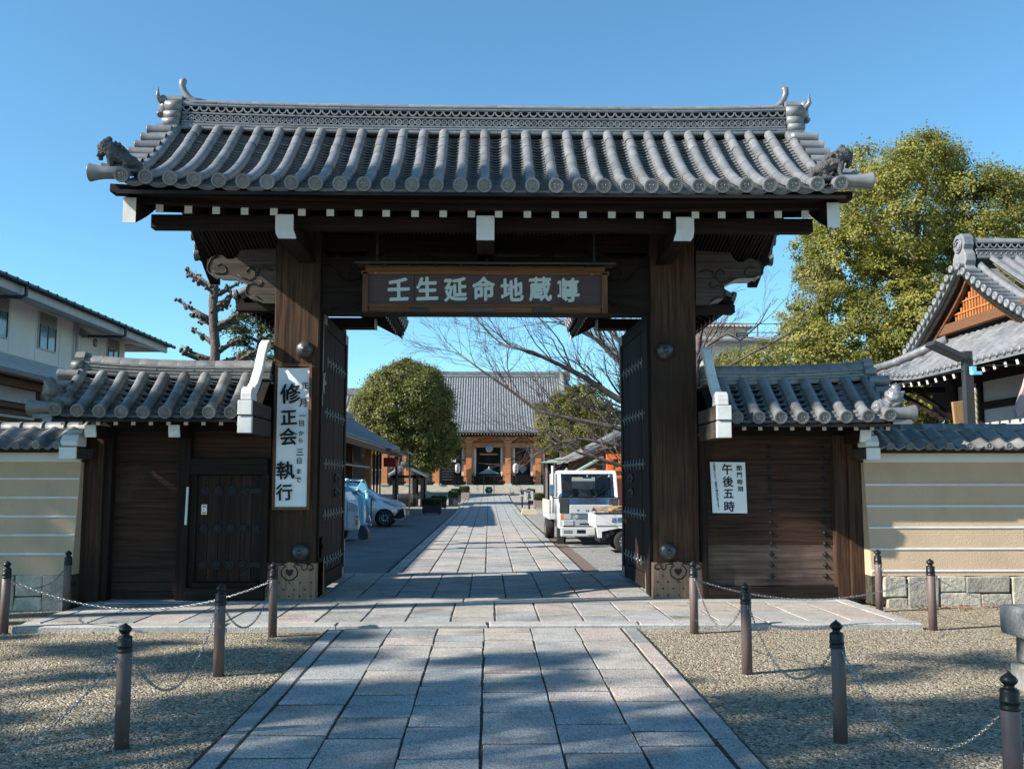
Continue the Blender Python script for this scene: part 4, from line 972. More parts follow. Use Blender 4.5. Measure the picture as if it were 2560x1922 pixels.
# rear pillars, their tie beams and little roofs over the doors
for sg in (-1, 1):
    mx = (lambda x: x) if sg < 0 else (lambda x: -0.09 - x)
    xa, xb = sorted((mx(-2.92), mx(-2.50)))
    MB().box(xa, xb, 16.15, 16.55, 0.07, 4.3).build("rear_pillar", "wood_z", gate, bevel=0.01)
    MB().box(xa+.08, xb-.08, 13.8, 16.5, 2.4, 2.65).build("side_tie", "wood_y", gate)
    MB().box(*sorted((mx(-3.6), mx(-1.97))), 16.20, 16.48, 4.30, 4.47).build("tie_beam", "wood_x", gate)
    e = mx(-1.965); MB().box(min(e-.008,e+.008), max(e-.008,e+.008), 16.19, 16.49, 4.295, 4.475).build("painted_end", "white_paint", gate)
    MB().box(*sorted((mx(-2.85), mx(-2.58))), 13.8, 17.2, 4.9, 5.15).build("rear_ridge_beam", "wood_y", gate)
    for inner in (1, -1):
        # slope facing the passage (inner) and its twin outside: local -y is the facing side
        face = -sg*inner                                  # +1: faces +x
        xr = mx(-2.71)
        def pr(s, x): return (-1.18 + 1.10*s, 4.50 + 0.86*s - 0.07*math.sin(math.pi*s))
        rot = Matrix.Rotation(R(90) if face > 0 else R(-90), 4, 'Z')
        T = Matrix.Translation((xr, 15.85, 0)) @ rot
        xs_ = [-1.33 + i*0.295 for i in range(10)]
        hongawara(gate, xs_, pr, 4, 7, 0.072, 0.10, "roof_tile", Tm=T, single=True)
        def q(s, off): 
            y, z = pr(s, 0); return (xr - y*face, z+off)
        MB().prism([q(s/4, -0.03) for s in range(5)] + [q(s/4, -0.12) for s in range(4,-1,-1)], 'y', 14.45, 17.22).build("roof_deck", "dark_wood_plain", gate)
        fx = xr + face*1.10; MB().box(min(fx-.03,fx+.05), max(fx-.03,fx+.05), 14.45, 17.3, 4.33, 4.43).build("eave_board", "wood_y", gate)
        me = MB().bar((0,0,0), (-face*1.05, 0, 0.55), 0.05, 0.065).mesh("rafter", "wood_x"); pe = MB().box(-.006,.006,-.028,.028,-.036,.036).mesh("painted_end", "white_paint")
        for k in range(9):
            y = 14.6 + k*0.31
            piece("rafter", me, gate, Matrix.Translation((xr+face*1.04, y, 4.33))); piece("painted_end", pe, gate, Matrix.Translation((xr+face*1.045, y, 4.33)))
        bb = [(xr+face*1.12, 4.46), (xr+face*1.12, 4.26), (xr, 5.13), (xr, 5.36)]
        MB().prism(bb, 'y', 17.16, 17.26).build("bargeboard", "wood_x", gate)
        MB().box(min(xr+face*1.115,xr+face*1.13), max(xr+face*1.115,xr+face*1.13), 17.15, 17.27, 4.25, 4.46).build("painted_end", "white_paint", gate)
    courses(gate, -1.42, 1.42, 0, 5.34, [('noshi',.045,.14),('noshi',.04,.13),('cap',.08,.10)], "roof_tile", Tm=Matrix.Translation((mx(-2.71), 15.85, 0)) @ Matrix.Rotation(R(90), 4, 'Z'))

# ---------------------------------------------------------------- name board hanging under the lintel
nb = thing("name_board", "long brown name board with seven pale characters hung under the gate roof", "sign", (-0.06, 12.9, 4.0))
MB().box(-1.66, 1.56, 12.90, 12.93, 4.09, 4.50).build("panel", "sign_brown", nb)
for x in (-1.03, 1.0): MB().box(x-.004, x+.004, 12.896, 12.90, 4.09, 4.50).build("panel_joint", "ink", nb)
for x in (-1.70, 1.595): MB().box(x-.04, x+.04, 12.86, 12.97, 3.98, 4.53).build("side_post", "brown_wood_z", nb, bevel=.004)
MB().box(-1.66, 1.555, 12.87, 12.95, 4.045, 4.088).build("bottom_rail", "brown_wood", nb, bevel=.004)
MB().box(-1.76, 1.66, 12.86, 12.96, 4.50, 4.545).build("top_rail", "brown_wood", nb, bevel=.004)
x = -1.65
for w, m in ((.55,"brown_wood"),(.27,"grey_wood"),(.50,"brown_wood"),(.42,"grey_wood"),(.50,"brown_wood"),(.27,"grey_wood"),(.68,"brown_wood")):
    MB().box(x+.002, x+w-.002, 12.88, 12.95, 3.985, 4.043).build("base_board", m, nb); x += w
MB().prism([(12.66,4.60),(12.66,4.625),(12.93,4.70),(13.05,4.665),(13.05,4.64),(12.93,4.67)], 'x', -1.83, 1.73).build("board_roof", "grey_wood", nb)
MB().box(-1.70, 1.60, 12.87, 12.95, 4.545, 4.62).build("fascia", "brown_wood", nb)
rr = MB().bar((0,12.70,4.585), (0,12.95,4.645), 0.035, 0.035).mesh("roof_rafter", "wood_y")
for i in range(9): piece("roof_rafter", rr, nb, Matrix.Translation((-1.42+i*0.345, 0, 0)))
for x in (-1.56, -0.03, 1.42): MB().lathe([(.012,0),(.012,-.012),(.001,-.018)], 8, c=(x, 12.87, 4.51), axis='y').build("screw", "pale_metal", nb)
letters(nb, [(c, -1.245+i*0.390, 12.897, 4.295+(0.012 if i%2 else 0), 0.345) for i, c in enumerate("壬生延命地蔵尊")], "pale_letter", 0.006, bold=.026, xscale=0.92, shear=0.06)
for x in (-1.55, -0.03, 1.46):
    b = MB(); z = 4.69
    while z < 5.1: 
        b.tube([(x+0.012*math.cos(a), 12.93, z+0.022*math.sin(a)) for a in [i*.785 for i in range(9)]], 0.004, 4, False); z += 0.034
    b.build("hanging_chain", "iron", nb)
# poster on the left post
po = thing("event_poster", "tall white paper notice in a brown frame on the left gate post", "poster", (-2.72, 13.25, 1.27))
PX0, PX1, PZ0, PZ1 = -2.98, -2.47, 1.275, 3.295
for a in ((PX0, PX0+.035, PZ0, PZ1), (PX1-.035, PX1, PZ0, PZ1)): MB().box(a[0], a[1], 13.215, 13.262, a[2], a[3]).build("frame_bar", "brown_wood_z", po)
for a in ((PZ0, PZ0+.04), (PZ1-.035, PZ1)): MB().box(PX0+.035, PX1-.035, 13.217, 13.262, a[0], a[1]).build("frame_bar", "brown_wood", po)
b = MB(); nx, nz = 22, 70; vs = []
for j in range(nz+1):
    for i in range(nx+1):
        u, v = i/nx, j/nz; fold = 0.006*math.sin(9*u+3*v)*max(0, v-0.45)*1.6 + 0.012*math.exp(-((u-0.35-0.5*(1-v))/0.10)**2)*max(0, v-0.72) + 0.010*math.exp(-((u-0.75+0.6*(1-v))/0.07)**2)*max(0, v-0.78)
        sag = 0.035*(math.sin(math.pi*u))**0.5 if j == nz else 0
        vs.append((PX0+.037+u*(PX1-PX0-.074), 13.236-fold*2.2, PZ0+.042+v*(PZ1-PZ0-.084)-sag*0.5))
b.add(vs, [(j*(nx+1)+i, j*(nx+1)+i+1, (j+1)*(nx+1)+i+1, (j+1)*(nx+1)+i) for j in range(nz) for i in range(nx)], 0, True)
b.build("paper", "paper", po)
def PZ(py): return 1.65 + (1042-py)/2050*13.21
def PXx(px): return (px-1056)/2050*13.21
def pch(ch, sx, sy, size): 
    px, py = (640+sx/2.4423)*.864, (860+sy/2.4423)*.864; return (ch, PXx(px), 13.214, PZ(py), size)
letters(po, [pch("修",212,305,.29), pch("正",205,452,.235), pch("会",205,568,.25), pch("執",192,772,.26), pch("行",188,903,.235)], "ink", 0.004, shear=0.10, bold=.018)
letters(po, [pch("正",300,258,.105), pch("月",288,362,.125), pch("一",288,440,.10), pch("日",283,487,.09), pch("か",283,547,.075), pch("ら",280,590,.075), pch("三",277,662,.11), pch("日",274,715,.09), pch("ま",272,777,.08), pch("で",270,830,.09)], "ink", 0.003, shear=0.10, bold=.014)

# ---------------------------------------------------------------- side gates
WY = 13.28
def side_gate(sg):
    left = sg < 0
    t = thing("side_gate", "low dark timber side gate with a small door left of the temple gate" if left else "low dark board side wall under barrel tiles right of the temple gate", "gate", ((-4.3 if left else 4.1), WY, 0))
    tm = "old_tile" if left else "roof_tile"
    xs = [-5.57 + i*2.24/8 for i in range(9)] if left else [3.24 + i*2.02/7 for i in range(8)]
    zd = 0.0 if left else -0.055
    xo = -5.57 if left else 5.26
    def prof(s, x): return 12.32 + 0.74*s, 2.543 + zd + 0.56*s - 0.035*math.sin(math.pi*s) + 0.035*max(0, 1-abs(x-xo)/1.2)**2
    hongawara(t, xs, prof, 4, 8, 0.072, 0.088, tm)
    hongawara(t, xs, prof, 3, 4, 0.072, 0.09, tm, Tm=Matrix.Translation((xs[0]+xs[-1], 2*WY, 0)) @ Matrix.Diagonal((-1,-1,1,1)).to_4x4(), single=True)
    x0, x1 = (-5.62, -3.02) if left else (2.95, 5.33)
    up = [prof(i/5, 0) for i in range(6)]
    P = [(y, z-0.080) for y, z in up] + [(2*WY-y, z-0.080) for y, z in up[::-1]]
    Q = [(y, z-0.115) for y, z in up] + [(2*WY-y, z-0.115) for y, z in up[::-1]]
    MB().prism(P + Q[::-1], 'x', x0, x1).build("roof_deck", "dark_wood_plain", t)
    o0, o1 = (xo-.30, xo-.05) if left else (xo+.05, xo+.30)
    MB().prism([(y, z+.06) for y, z in P] + [(y, z+.04) for y, z in Q[::-1]], 'x', o0, o1).build("verge_bed", tm, t)
    rl = (lambda x: 0.07*max(0, 1-abs(x-xo)/1.8)**2)
    courses(t, (xo-.06 if left else 3.0), (-3.02 if left else xo+.06), WY, 3.055+zd, [('noshi',.06,.20),('noshi',.045,.175),('noshi',.045,.16),('noshi',.04,.145),('cap',.10,.115)], tm, rl, 0.272)
    # end ornaments
    sgx = -1 if left else 1
    o_ = MB(); xi = xo + sgx*0.02; xe = xi + sgx*0.13; z0 = 3.03+zd
    half = [(0,.42),(.10,.42),(.14,.34),(.12,.26),(.20,.20),(.17,.10),(.24,.04),(.22,-.06),(.30,-.12),(.2,-.08)]
    o_.prism([(WY-a, z0+z) for a, z in half] + [(WY+a, z0+z) for a, z in half[:0:-1]], 'x', min(xi,xe), max(xi,xe))
    for a, z, r_ in ((.17,.22,.065),(.22,.06,.05)):
        for q in (-1,1): o_.lathe([(r_,0),(r_,.15)], 12, c=(min(xi,xe)-.01, WY+q*a, z0+z), axis='x')
    o_.build("ridge_end_tile", tm, t)
    vm = MB().lathe([(0.068,0),(0.072,.22),(0.084,.27),(0.084,.275),(0.06,.275),(0.001,.268)], 12, axis='x', cap=False).mesh("verge_tile", tm)
    rotm = Matrix.Rotation(math.pi, 4, 'Z') if left else Matrix.Identity(4)
    for s in (0.35, 0.62, 0.88):
        for mir in (0, 1):
            y, z = prof(s, xo); y = 2*WY-y if mir else y
            piece("verge_tile", vm, t, Matrix.Translation((xo, y, z+.05)) @ rotm)
    cm = MB().lathe([(0.072,0),(0.076,.18),(0.09,.28),(0.110,.35),(0.110,.36),(0.083,.36),(0.08,.348),(0.001,.348)], 18, axis='x', cap=False)
    for k in range(3): cm.tube([(.356, .03*math.cos(k*2.1+i*.35)*(1+.25*i), .03*math.sin(k*2.1+i*.35)*(1+.25*i)) for i in range(5)], [.012-.002*i for i in range(5)], 5)
    y, z = prof(0.02, xo)
    piece("corner_tile", cm.mesh("corner_tile", tm), t, Matrix.Translation((xo, y+.03, z+.03)) @ rotm)
    # scroll tile sitting above the corner
    y, z = prof(0.22, xo); cx = xo + sgx*0.10; cp = []
    q_ = [(-.9,-.1),(-.4,-.25),(.3,-.2),(.75,.15),(.6,.7),(.1,.85),(-.15,.5),(.15,.25)]
    V_ = [Vector((cx+sgx*a*.15, y, z+.10+w*.15)) for a, w in q_]
    for p1, p2 in zip(V_, V_[1:]): cp.append((p1, p2, .048, .042))
    for k in range(9):
        p1 = rnd.choice(V_) + Vector((rnd.uniform(-.03,.03), rnd.uniform(-.09,.07), rnd.uniform(-.02,.05))); cp.append((p1, p1+Vector((sgx*rnd.uniform(0,.06), rnd.uniform(-.05,.03), rnd.uniform(.0,.06))), .045, .02))
    cp += [(Vector((cx-sgx*.16,y+.02,z+.02)), Vector((cx+sgx*.05,y+.02,z+.06)), .10, .08), (Vector((cx+sgx*.02,y-.05,z+.16)), Vector((cx+sgx*.02,y+.06,z+.16)), .10, .10), (Vector((cx+sgx*.06,y,z+.27)), Vector((cx+sgx*.06,y,z+.30)), .075, .05)]
    blob("scroll_tile", cp, .012, tm, t, noise=.025, nscale=22, smooth=1)
    # rafters with painted ends, eave board, brackets
    MB().box(x0, x1, 12.43, 12.55, 2.465+zd, 2.515+zd).build("eave_board", "wood_x", t)
    rm = MB().bar((0,0,0), (0,.95,.46), .05, .07).mesh("rafter", "wood_y"); pe = MB().box(-.026,.026,-.006,.004,-.036,.036).mesh("painted_end", "white_paint")
    n = 11
    for i in range(n):
        x = (-5.55 + i*0.2275) if left else (3.17 + i*0.214)
        piece("rafter", rm, t, Matrix.Translation((x, 12.50, 2.43+zd))); piece("painted_end", pe, t, Matrix.Translation((x, 12.495, 2.43+zd)))
    MB().box(x0+.15, x1-.15, 13.18, 13.38, 2.35+zd, 2.56+zd).build("purlin", "wood_x", t)
    for x in ((-5.22, -4.13) if left else (5.03,)):
        pf = [(12.55,2.40),(13.2,2.40),(13.2,2.24),(12.68,2.24),(12.60,2.27),(12.565,2.32)]
        MB().prism([(y, z+zd) for y, z in pf], 'x', x-.07, x+.07).build("bracket_arm", "wood_y", t)
        MB().prism([(12.543,2.40+zd),(12.553,2.40+zd),(12.60,2.26+zd),(12.575,2.24+zd),(12.545,2.32+zd)], 'x', x-.072, x+.072).build("painted_end", "white_paint", t)
    # white plastered upstand against the big post, with its painted blocks
    a, b_ = (-3.18, -3.06) if left else (2.99, 3.11)
    cur = [(13.28,3.52),(13.20,3.53),(13.10,3.44),(12.98,3.24),(12.80,3.02),(12.62,2.86),(12.48,2.78),(12.42,2.80),(12.40,2.86),(12.46,2.92),(12.62,3.00),(12.84,3.22),(13.0,3.46),(13.12,3.60),(13.24,3.66),(13.32,3.62)]
    MB().prism([(y-.02, z-.03+zd*1.3) for y, z in cur], 'x', a, b_).build("plaster_fillet", "white_paint", t, bevel=.012)
    e0, e1 = (-3.15, -3.05) if left else (2.97, 3.08)
    MB().prism([(12.15,2.78+zd),(12.17,2.84+zd),(12.24,2.88+zd),(12.4,2.84+zd),(12.45,2.70+zd),(12.15,2.70+zd)], 'x', e0-.02, e1+.02).build("painted_block", "white_paint", t, bevel=.012)
    for z0_, z1_, y0_ in ((2.505,2.69,12.09),(2.275,2.49,12.11)):
        MB().box(e0-.04, e1+.04, y0_, y0_+.06, z0_+zd, z1_+zd).build("painted_block", "white_paint", t, bevel=.008)
        MB().box(e0-.036, e1+.036, y0_+.06, 13.2, z0_+zd+.004, z1_+zd-.004).build("verge_beam", "grey_wood", t)
    # frame
    pX = (-5.55, -5.24) if left else (4.98, 5.26)
    for k, (p0, p1) in enumerate([pX]):
        w = [(p0, 0.06), (p1, 0.06), (p1 - (0 if left else .03), 2.36), (p0 + (.05 if left else 0), 2.36)]
        MB().prism(w, 'y', 13.08, 13.45).build("corner_pillar", "post_wood", t, bevel=.01)
    if left:
        MB().box(-5.24, -5.14, 13.12, 13.36, .07, 2.36).build("pillar", "wood_z", t, bevel=.006)
        MB().box(-4.235, -4.085, 13.12, 13.36, .07, 2.36).build("pillar", "wood_z", t, bevel=.008)
        zs = [.075, .30, .86, 1.38, 1.92, 2.36]
        for a, b2 in zip(zs, zs[1:]): MB().box(-5.14, -4.235, 13.27, 13.31, a+.003, b2-.003).build("wall_board", "panel_wood", t)
        MB().box(-4.085, -3.04, 13.14, 13.34, 1.76, 1.98).build("door_lintel", "wood_x", t, bevel=.006)
        MB().box(-4.085, -3.02, 13.27, 13.31, 1.985, 2.36).build("wall_board", "panel_wood", t)
        MB().box(-4.10, -3.04, 13.10, 13.36, .065, .235).build("sill_beam", "wood_x", t, bevel=.006)
        MB().box(-4.0, -3.12, 13.14, 13.34, .24, .30).build("door_sill", "wood_x", t)
        MB().box(-3.10, -3.02, 13.16, 13.34, .24, 1.76).build("pillar", "wood_z", t)
        MB().box(-4.08, -4.0, 13.18, 13.34, .24, 1.76).build("pillar", "wood_z", t)
        MB().box(-5.14, -3.02, 13.312, 13.335, .07, 2.36).build("light_blocking_board", "black", t)  # added black board, stops light coming through the gaps
        d = MB().box(-4.0, -3.10, 13.255, 13.30, .31, 1.755).build("door", "dark_wood_plain", t)
        sm_ = MB().lathe([(.062,0),(.060,-.008),(.035,-.012),(.03,-.026),(.001,-.032)], 8, axis='y', smooth=False)
        for k in range(8): sm_.ball((.052*math.cos(k*.785), -.006, .052*math.sin(k*.785)), (.022,.008,.022), 6, 4)
        sm_ = sm_.mesh("flower_stud", "dark_iron")
        w = .90/6
        for i in range(6):
            bo = MB().box(-4.0+w*i+.003, -4.0+w*(i+1)-.003, 13.232, 13.256, .31, 1.75).build("door_board", "door_board", d)
        for z in (1.53, 1.02, .53):
            for i in range(4 if z != 1.02 else 5): piece("flower_stud", sm_, d, Matrix.Translation((-3.90+i*.185, 13.23, z)))
        for z in (1.53, .53):
            MB().prism([(-3.12,z+.035),(-3.12,z-.035),(-3.27,z-.03),(-3.34,z-.06),(-3.31,z),(-3.34,z+.06),(-3.27,z+.03)][::-1], 'y', 13.222, 13.231).build("hinge_plate", "dark_iron", d)
    else:
        MB().box(3.0, 4.85, 13.312, 13.335, .07, 2.31).build("light_blocking_board", "black", t)  # added behind these boards too, keeps light out of the seams
        MB().box(2.95, 3.02, 13.14, 13.36, .07, 2.31).build("pillar", "wood_z", t)
        MB().box(4.80, 4.98, 13.14, 13.36, .07, 2.31).build("pillar", "post_wood", t, bevel=.006)
        MB().box(3.02, 4.80, 13.14, 13.36, .065, .225).build("sill_beam", "wood_x", t, bevel=.006)
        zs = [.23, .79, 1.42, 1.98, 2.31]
        for i, (a, b2) in enumerate(zip(zs, zs[1:])): MB().box(3.02, 4.80, 13.262+.002*i, 13.31, a+.003, b2-.003).build("wall_board", "panel_wood" if i else "sunlit_weathered_wood", t)
        sm_ = MB().lathe([(.028,0),(.022,-.008),(.014,-.02),(.001,-.03)], 8, axis='y', smooth=False)
        for k in range(4): sm_.prism([(.05*math.cos(k*1.571), .05*math.sin(k*1.571)), (.02*math.cos(k*1.571+.8), .02*math.sin(k*1.571+.8)), (.02*math.cos(k*1.571-.8), .02*math.sin(k*1.571-.8))][::-1], 'y', -.006, 0)
        sm_ = sm_.mesh("flower_stud", "dark_iron")
        for x in (3.93, 4.68):
            for k in range(13): piece("flower_stud", sm_, t, Matrix.Translation((x, 13.258, .36+k*.148)))
    # low beam with a painted end against the plaster wall
    a, b_ = (-5.60, -5.38) if left else (5.03, 5.21)
    MB().box(a, b_, 12.56, 13.1, 1.965, 2.10).build("wall_plate_end", "grey_wood", t)
    MB().box(a-.003, b_+.003, 12.53, 12.56, 1.955, 2.11).build("painted_end", "white_paint", t, bevel=.006)
    MB().prism([(12.56,2.12),(12.54,2.18),(12.60,2.27),(12.70,2.30),(12.76,2.36),(12.86,2.34),(12.85,2.12)], 'x', a, b_).build("plaster_fillet", "white_paint", t, bevel=.015)
    return t
side_gate(-1); side_gate(1)

# ---------------------------------------------------------------- plaster boundary walls
def wall(sg):
    left = sg < 0
    x0, x1 = (-10.5, -5.50) if left else (5.16, 10.8)
    t = thing("boundary_wall", "tan plaster wall with five white lines and tile coping %s" % ("left of the side gate with the small door" if left else "right of the side gate with the notice"), "wall", ((x0+x1)/2, 13.25, 0))
    zb = 0.44 if left else 0.40
    fy = lambda z: 12.84 + 0.105*(z-.42)                 # battered face
    n = 30; X = [x0 + (x1-x0)*i/n for i in range(n+1)]
    MB().prism([(fy(zb)+.0, zb), (fy(1.96), 1.96), (13.66-.105*1.5, 1.96), (13.66, zb)], 'x', x0, x1).build("plaster_face", "tan_plaster", t)
    for z in ((1.70,1.45,1.20,.955,.71) if left else (1.62,1.33,1.04,.755,.465)):
        MB().box(x0+.001, x1-.001, fy(z)-.014, fy(z)+.03, z-.013, z+.013).build("white_line", "white_paint", t, bevel=.005)
    MB().prism([(fy(1.95)-.05, 1.925), (fy(2.12)-.055, 2.11), (13.6, 2.11), (13.6, 1.925)], 'x', x0, x1).build("plaster_band", "white_plaster", t)
    MB().box(x0, x1, 12.86, 13.66, .02, zb-.005).build("stone_core", "joint_soil", t)
    # foundation stones
    def st(a, b_, c_, d_, m="base_stone"):
        bb = MB(); bb.prism([(a+.004+rnd.uniform(-.015,.02), c_+.003), (b_-.004+rnd.uniform(-.015,.012), c_+.003+rnd.uniform(-.01,.01)), (b_-.004+rnd.uniform(-.02,.012), d_-.003+rnd.uniform(-.012,.004)), ((a+b_)/2+rnd.uniform(-.1,.1)*(b_-a), d_-.002), (a+.004+rnd.uniform(-.012,.02), d_-.004+rnd.uniform(-.012,.004))], 'y', 12.80+rnd.uniform(-.015,.012), 12.9)
        bb.build("foundation_stone", m, t, bevel=.016)
    if left:
        for q in ((-5.85,-5.50,-.06,.44),(-6.22,-5.85,.16,.44),(-6.22,-5.85,-.06,.16),(-6.75,-6.22,-.06,.44),(-7.3,-6.75,.2,.44),(-7.3,-6.75,-.06,.2),(-8.1,-7.3,-.06,.44),(-9,-8.1,-.06,.44),(-10.4,-9,-.06,.44)): st(*q)
    else:
        for q in ((5.30,5.62,.12,.40),(5.34,5.62,-.06,.12),(5.62,6.05,-.06,.40),(6.05,6.42,.18,.40),(6.42,7.02,.17,.40),(6.05,6.62,-.06,.18),(6.62,7.04,-.06,.17),(7.04,7.55,-.06,.40),(7.55,8.0,.2,.40),(7.55,8.1,-.06,.2),(8.0,8.6,.2,.4),(8.1,8.9,-.06,.2),(8.9,9.8,-.06,.4),(9.8,10.7,-.06,.4)): st(*q)
    # coping: two rows of wave tiles, flat courses, round caps
    tm = "old_tile"; p = .267
    b = MB(); npt = 9; L = .30
    def wz(u): return .030*math.cos(2*math.pi*(u/p)) - (.01 if u > 0 else 0)
    us = [-p*.5 + p*1.08*i/npt for i in range(npt+1)]
    vs = [(u, v, wz(u)+dz) for v, dz in ((0,0),(L,-.012)) for u in us]; k = npt+1
    b.add(vs, [(j, j+1, k+j+1, k+j) for j in range(npt)], 0, True)
    b.add([(u, 0, wz(u)-q) for q in (0,.024) for u in us], [(k+j, k+j+1, j+1, j) for j in range(npt)])
    wm = b.mesh("coping_tile", tm)
    dm = MB().lathe([(.050,.10),(.052,.01),(.049,0),(.036,0),(.034,.008),(.001,.008)], 14, axis='y', cap=False, smooth=False).ball((0,.008,0),(.018,.008,.018),6,4).mesh("eave_disc", tm)
    cnt = int((x1-x0)/p)
    for i in range(cnt):
        x = (x1-.14-p*i) if left else (x0+.20+p*i)
        if left and x > x1-.1 or x > x1: continue
        for row in range(2):
            t_ = Vector((0, .86, .46)).normalized(); nn = Vector((1,0,0)).cross(t_)
            y, z = 12.57+row*.220, 2.13+row*.122
            piece("coping_tile", wm, t, frame((x+rnd.uniform(-.004,.004), y, z+rnd.uniform(-.004,.004)), Vector((1,0,0)), t_, nn))
            piece("coping_tile", wm, t, frame((x, 2*13.25-y, z), Vector((-1,0,0)), Vector((0,-t_.y,t_.z)), Vector((0,nn.y*-1,nn.z))))
        piece("eave_disc", dm, t, Matrix.Translation((x, 12.535, 2.133)))
    MB().prism([(12.64,2.10),(12.78,2.11),(13.25,2.36),(13.75,2.10),(13.94,2.09),(13.75,2.05),(12.75,2.05)], 'x', x0, x1).build("coping_core", "dark_wood_plain", t)
    courses(t, x0, x1-.02, 13.25, 2.315, [('noshi',.04,.17),('noshi',.035,.155)], tm, pitch=.28)
    cb = MB(); cp = .30; vs = []
    for xx, q in ((-cp/2,1.0),(cp/2-.05,1.0),(cp/2-.048,1.13),(cp/2-.003,1.13),(cp/2-.002,.9)):
        for j in range(9): a = math.pi*j/8; vs.append((xx, -math.cos(a)*.085*q, math.sin(a)*.085*q))
    cb.add(vs, [(i*9+j, (i+1)*9+j, (i+1)*9+j+1, i*9+j+1) for i in range(4) for j in range(8)], 0, True)
    cm = cb.mesh("ridge_cap_tile", tm)
    for i in range(int((x1-x0)/cp)): piece("ridge_cap_tile", cm, t, Matrix.Translation(((x1-.16-cp*i) if left else (x0+.2+cp*i), 13.25, 2.39)))
wall(-1); wall(1)

# ---------------------------------------------------------------- notices
no = thing("closing_time_notice", "white notice with black vertical writing on the right board wall", "notice", (3.34, 13.24, 1.23))
zt, zb_ = 1.935, 1.225
MB().prism([(3.09,zt),(3.585,zt-.005),(3.60,zb_),(3.115,zb_+.005)][::-1], 'y', 13.235, 13.247).build("notice_board", "paper", no)
def nch(ch, sx, sy, size):      # crop pixels of the photograph
    px, py = (1560+sx/2.212)*.864, (800+sy/2.212)*.864
    return (ch, (px-1056)/2050*13.22, 13.232, 1.65+(1042-py)/2050*13.22, size)
letters(no, [nch("午",575,825,.155), nch("後",578,893,.155), nch("五",580,960,.15), nch("時",583,1030,.155)], "ink", .004, bold=.016)
letters(no, [nch("閉",642,820,.08), nch("門",643,857,.08), nch("時",645,895,.08), nch("刻",646,933,.08)], "ink", .003, bold=.014)
letters(no, [nch(c, 502+i*1.25, 797+i*14.6, .038) for i, c in enumerate("行事等により、変更の場合があります。")], "ink", .003)
st_ = thing("door_sticker", "small white and orange sticker on the side gate door", "sticker", (-3.9, 13.23, 1.28))
MB().box(-3.94, -3.865, 13.226, 13.231, 1.215, 1.35).build("backing", "paper", st_)
for a, b_ in ((1.225,1.25),(1.31,1.335)): MB().box(-3.925, -3.875, 13.224, 13.226, a, b_).build("printed_bar", "orange_print", st_)
MB().prism([(-3.92,1.265),(-3.905,1.28),(-3.92,1.295),(-3.912,1.28)][::-1], 'y', 13.224, 13.226).build("printed_mark", "dark_print", st_)
o = MB().prism([(-4.125,1.08),(-4.095,1.08),(-4.085,1.59),(-4.112,1.59)], 'y', 13.10, 13.118).build("wooden_plate", "white_paint"); tag(o, "narrow white strip nailed upright beside the small side gate door", "plate")

# ---------------------------------------------------------------- bollards and chains
def bollard(x, y, label):
    z = ground_z(y)
    t = thing("bollard", label, "bollard", (x, y, z), "brown chain bollards around the forecourt")
    return t
sm = MB().lathe([(.0465,-.05),(.0465,.60),(.040,.605)], 24).mesh("shaft", "bollard_paint")
cp_ = MB().lathe([(.0495,.600),(.0505,.603),(.0505,.612),(.047,.616),(.047,.632),(.0495,.636),(.0495,.648),(.046,.652),(.046,.690),(.044,.700),(.030,.706),(.024,.714),(.026,.722),(.034,.728),(.0415,.740),(.0415,.749),(.033,.762),(.017,.774),(.006,.784),(.001,.790)], 24).mesh("cap", "black_cap")
ey = MB().tube([(0.052+.015*math.cos(a), .0, .575+.015*math.sin(a)) for a in [i*.524 for i in range(13)]], .004, 5, False).mesh("eye_ring", "chain_steel")
BO = {'L1': (-2.39,6.46,"brown bollard nearest the camera on the left gravel"), 'L2': (-2.37,8.61,"brown bollard standing middle of the left row beside the path"), 'L3': (-2.34,10.57,"brown bollard just in front of the left gate post"),
      'L4': (-5.35,10.84,"brown bollard at the left edge of the picture"), 'L5': (-5.38,12.46,"brown bollard tight against the left plaster wall and side gate"),
      'R1': (2.28,10.67,"brown bollard just in front of the right gate post"), 'R2': (2.30,8.59,"brown bollard standing middle of the right row beside the path"), 'R3': (2.35,6.48,"tall looking brown bollard alone on the right gravel, second nearest"),
      'R4': (5.06,12.39,"brown bollard at the corner of the right plaster wall"), 'R5': (5.04,10.86,"brown bollard on bare gravel before the right stone footing"), 'R6': (2.62,4.85,"brown bollard cut off by the bottom right corner")}
BP = {}
for k, (x, y, lb) in BO.items():
    t = bollard(x, y, lb); BP[k] = Vector((x, y, ground_z(y)))
    for nm, me in (("shaft", sm), ("cap", cp_)):
        o = piece(nm, me, t, Matrix.Rotation(R(rnd.uniform(0,90)), 4, 'Z') @ Matrix.Rotation(R(rnd.uniform(-.6,.6)), 4, 'X'), local=True)
    dirs = {'L1': (-20, 85), 'L2': (-95, 80), 'L3': (180, -95), 'L4': (0, 90), 'L5': (-90,), 'R1': (0, -90), 'R2': (90, -90), 'R3': (90, -80), 'R4': (-90,), 'R5': (180, 92, 5), 'R6': (95,)}[k]
    for a in dirs: piece("eye_ring", ey, t, Matrix.Rotation(R(a), 4, 'Z'), local=True)
lk = None
def link_mesh():
    b = MB(); pts = []
    for i in range(12):
        a = 2*math.pi*i/12; pts.append((math.cos(a)*.0085, (.0115 if math.sin(a) > 0 else -.0115)*1 + math.sin(a)*.0085, 0))
    pts.append(pts[0]); b.tube(pts, .0030, 5, False); return b.mesh("link", "chain_steel")
lk = link_mesh()
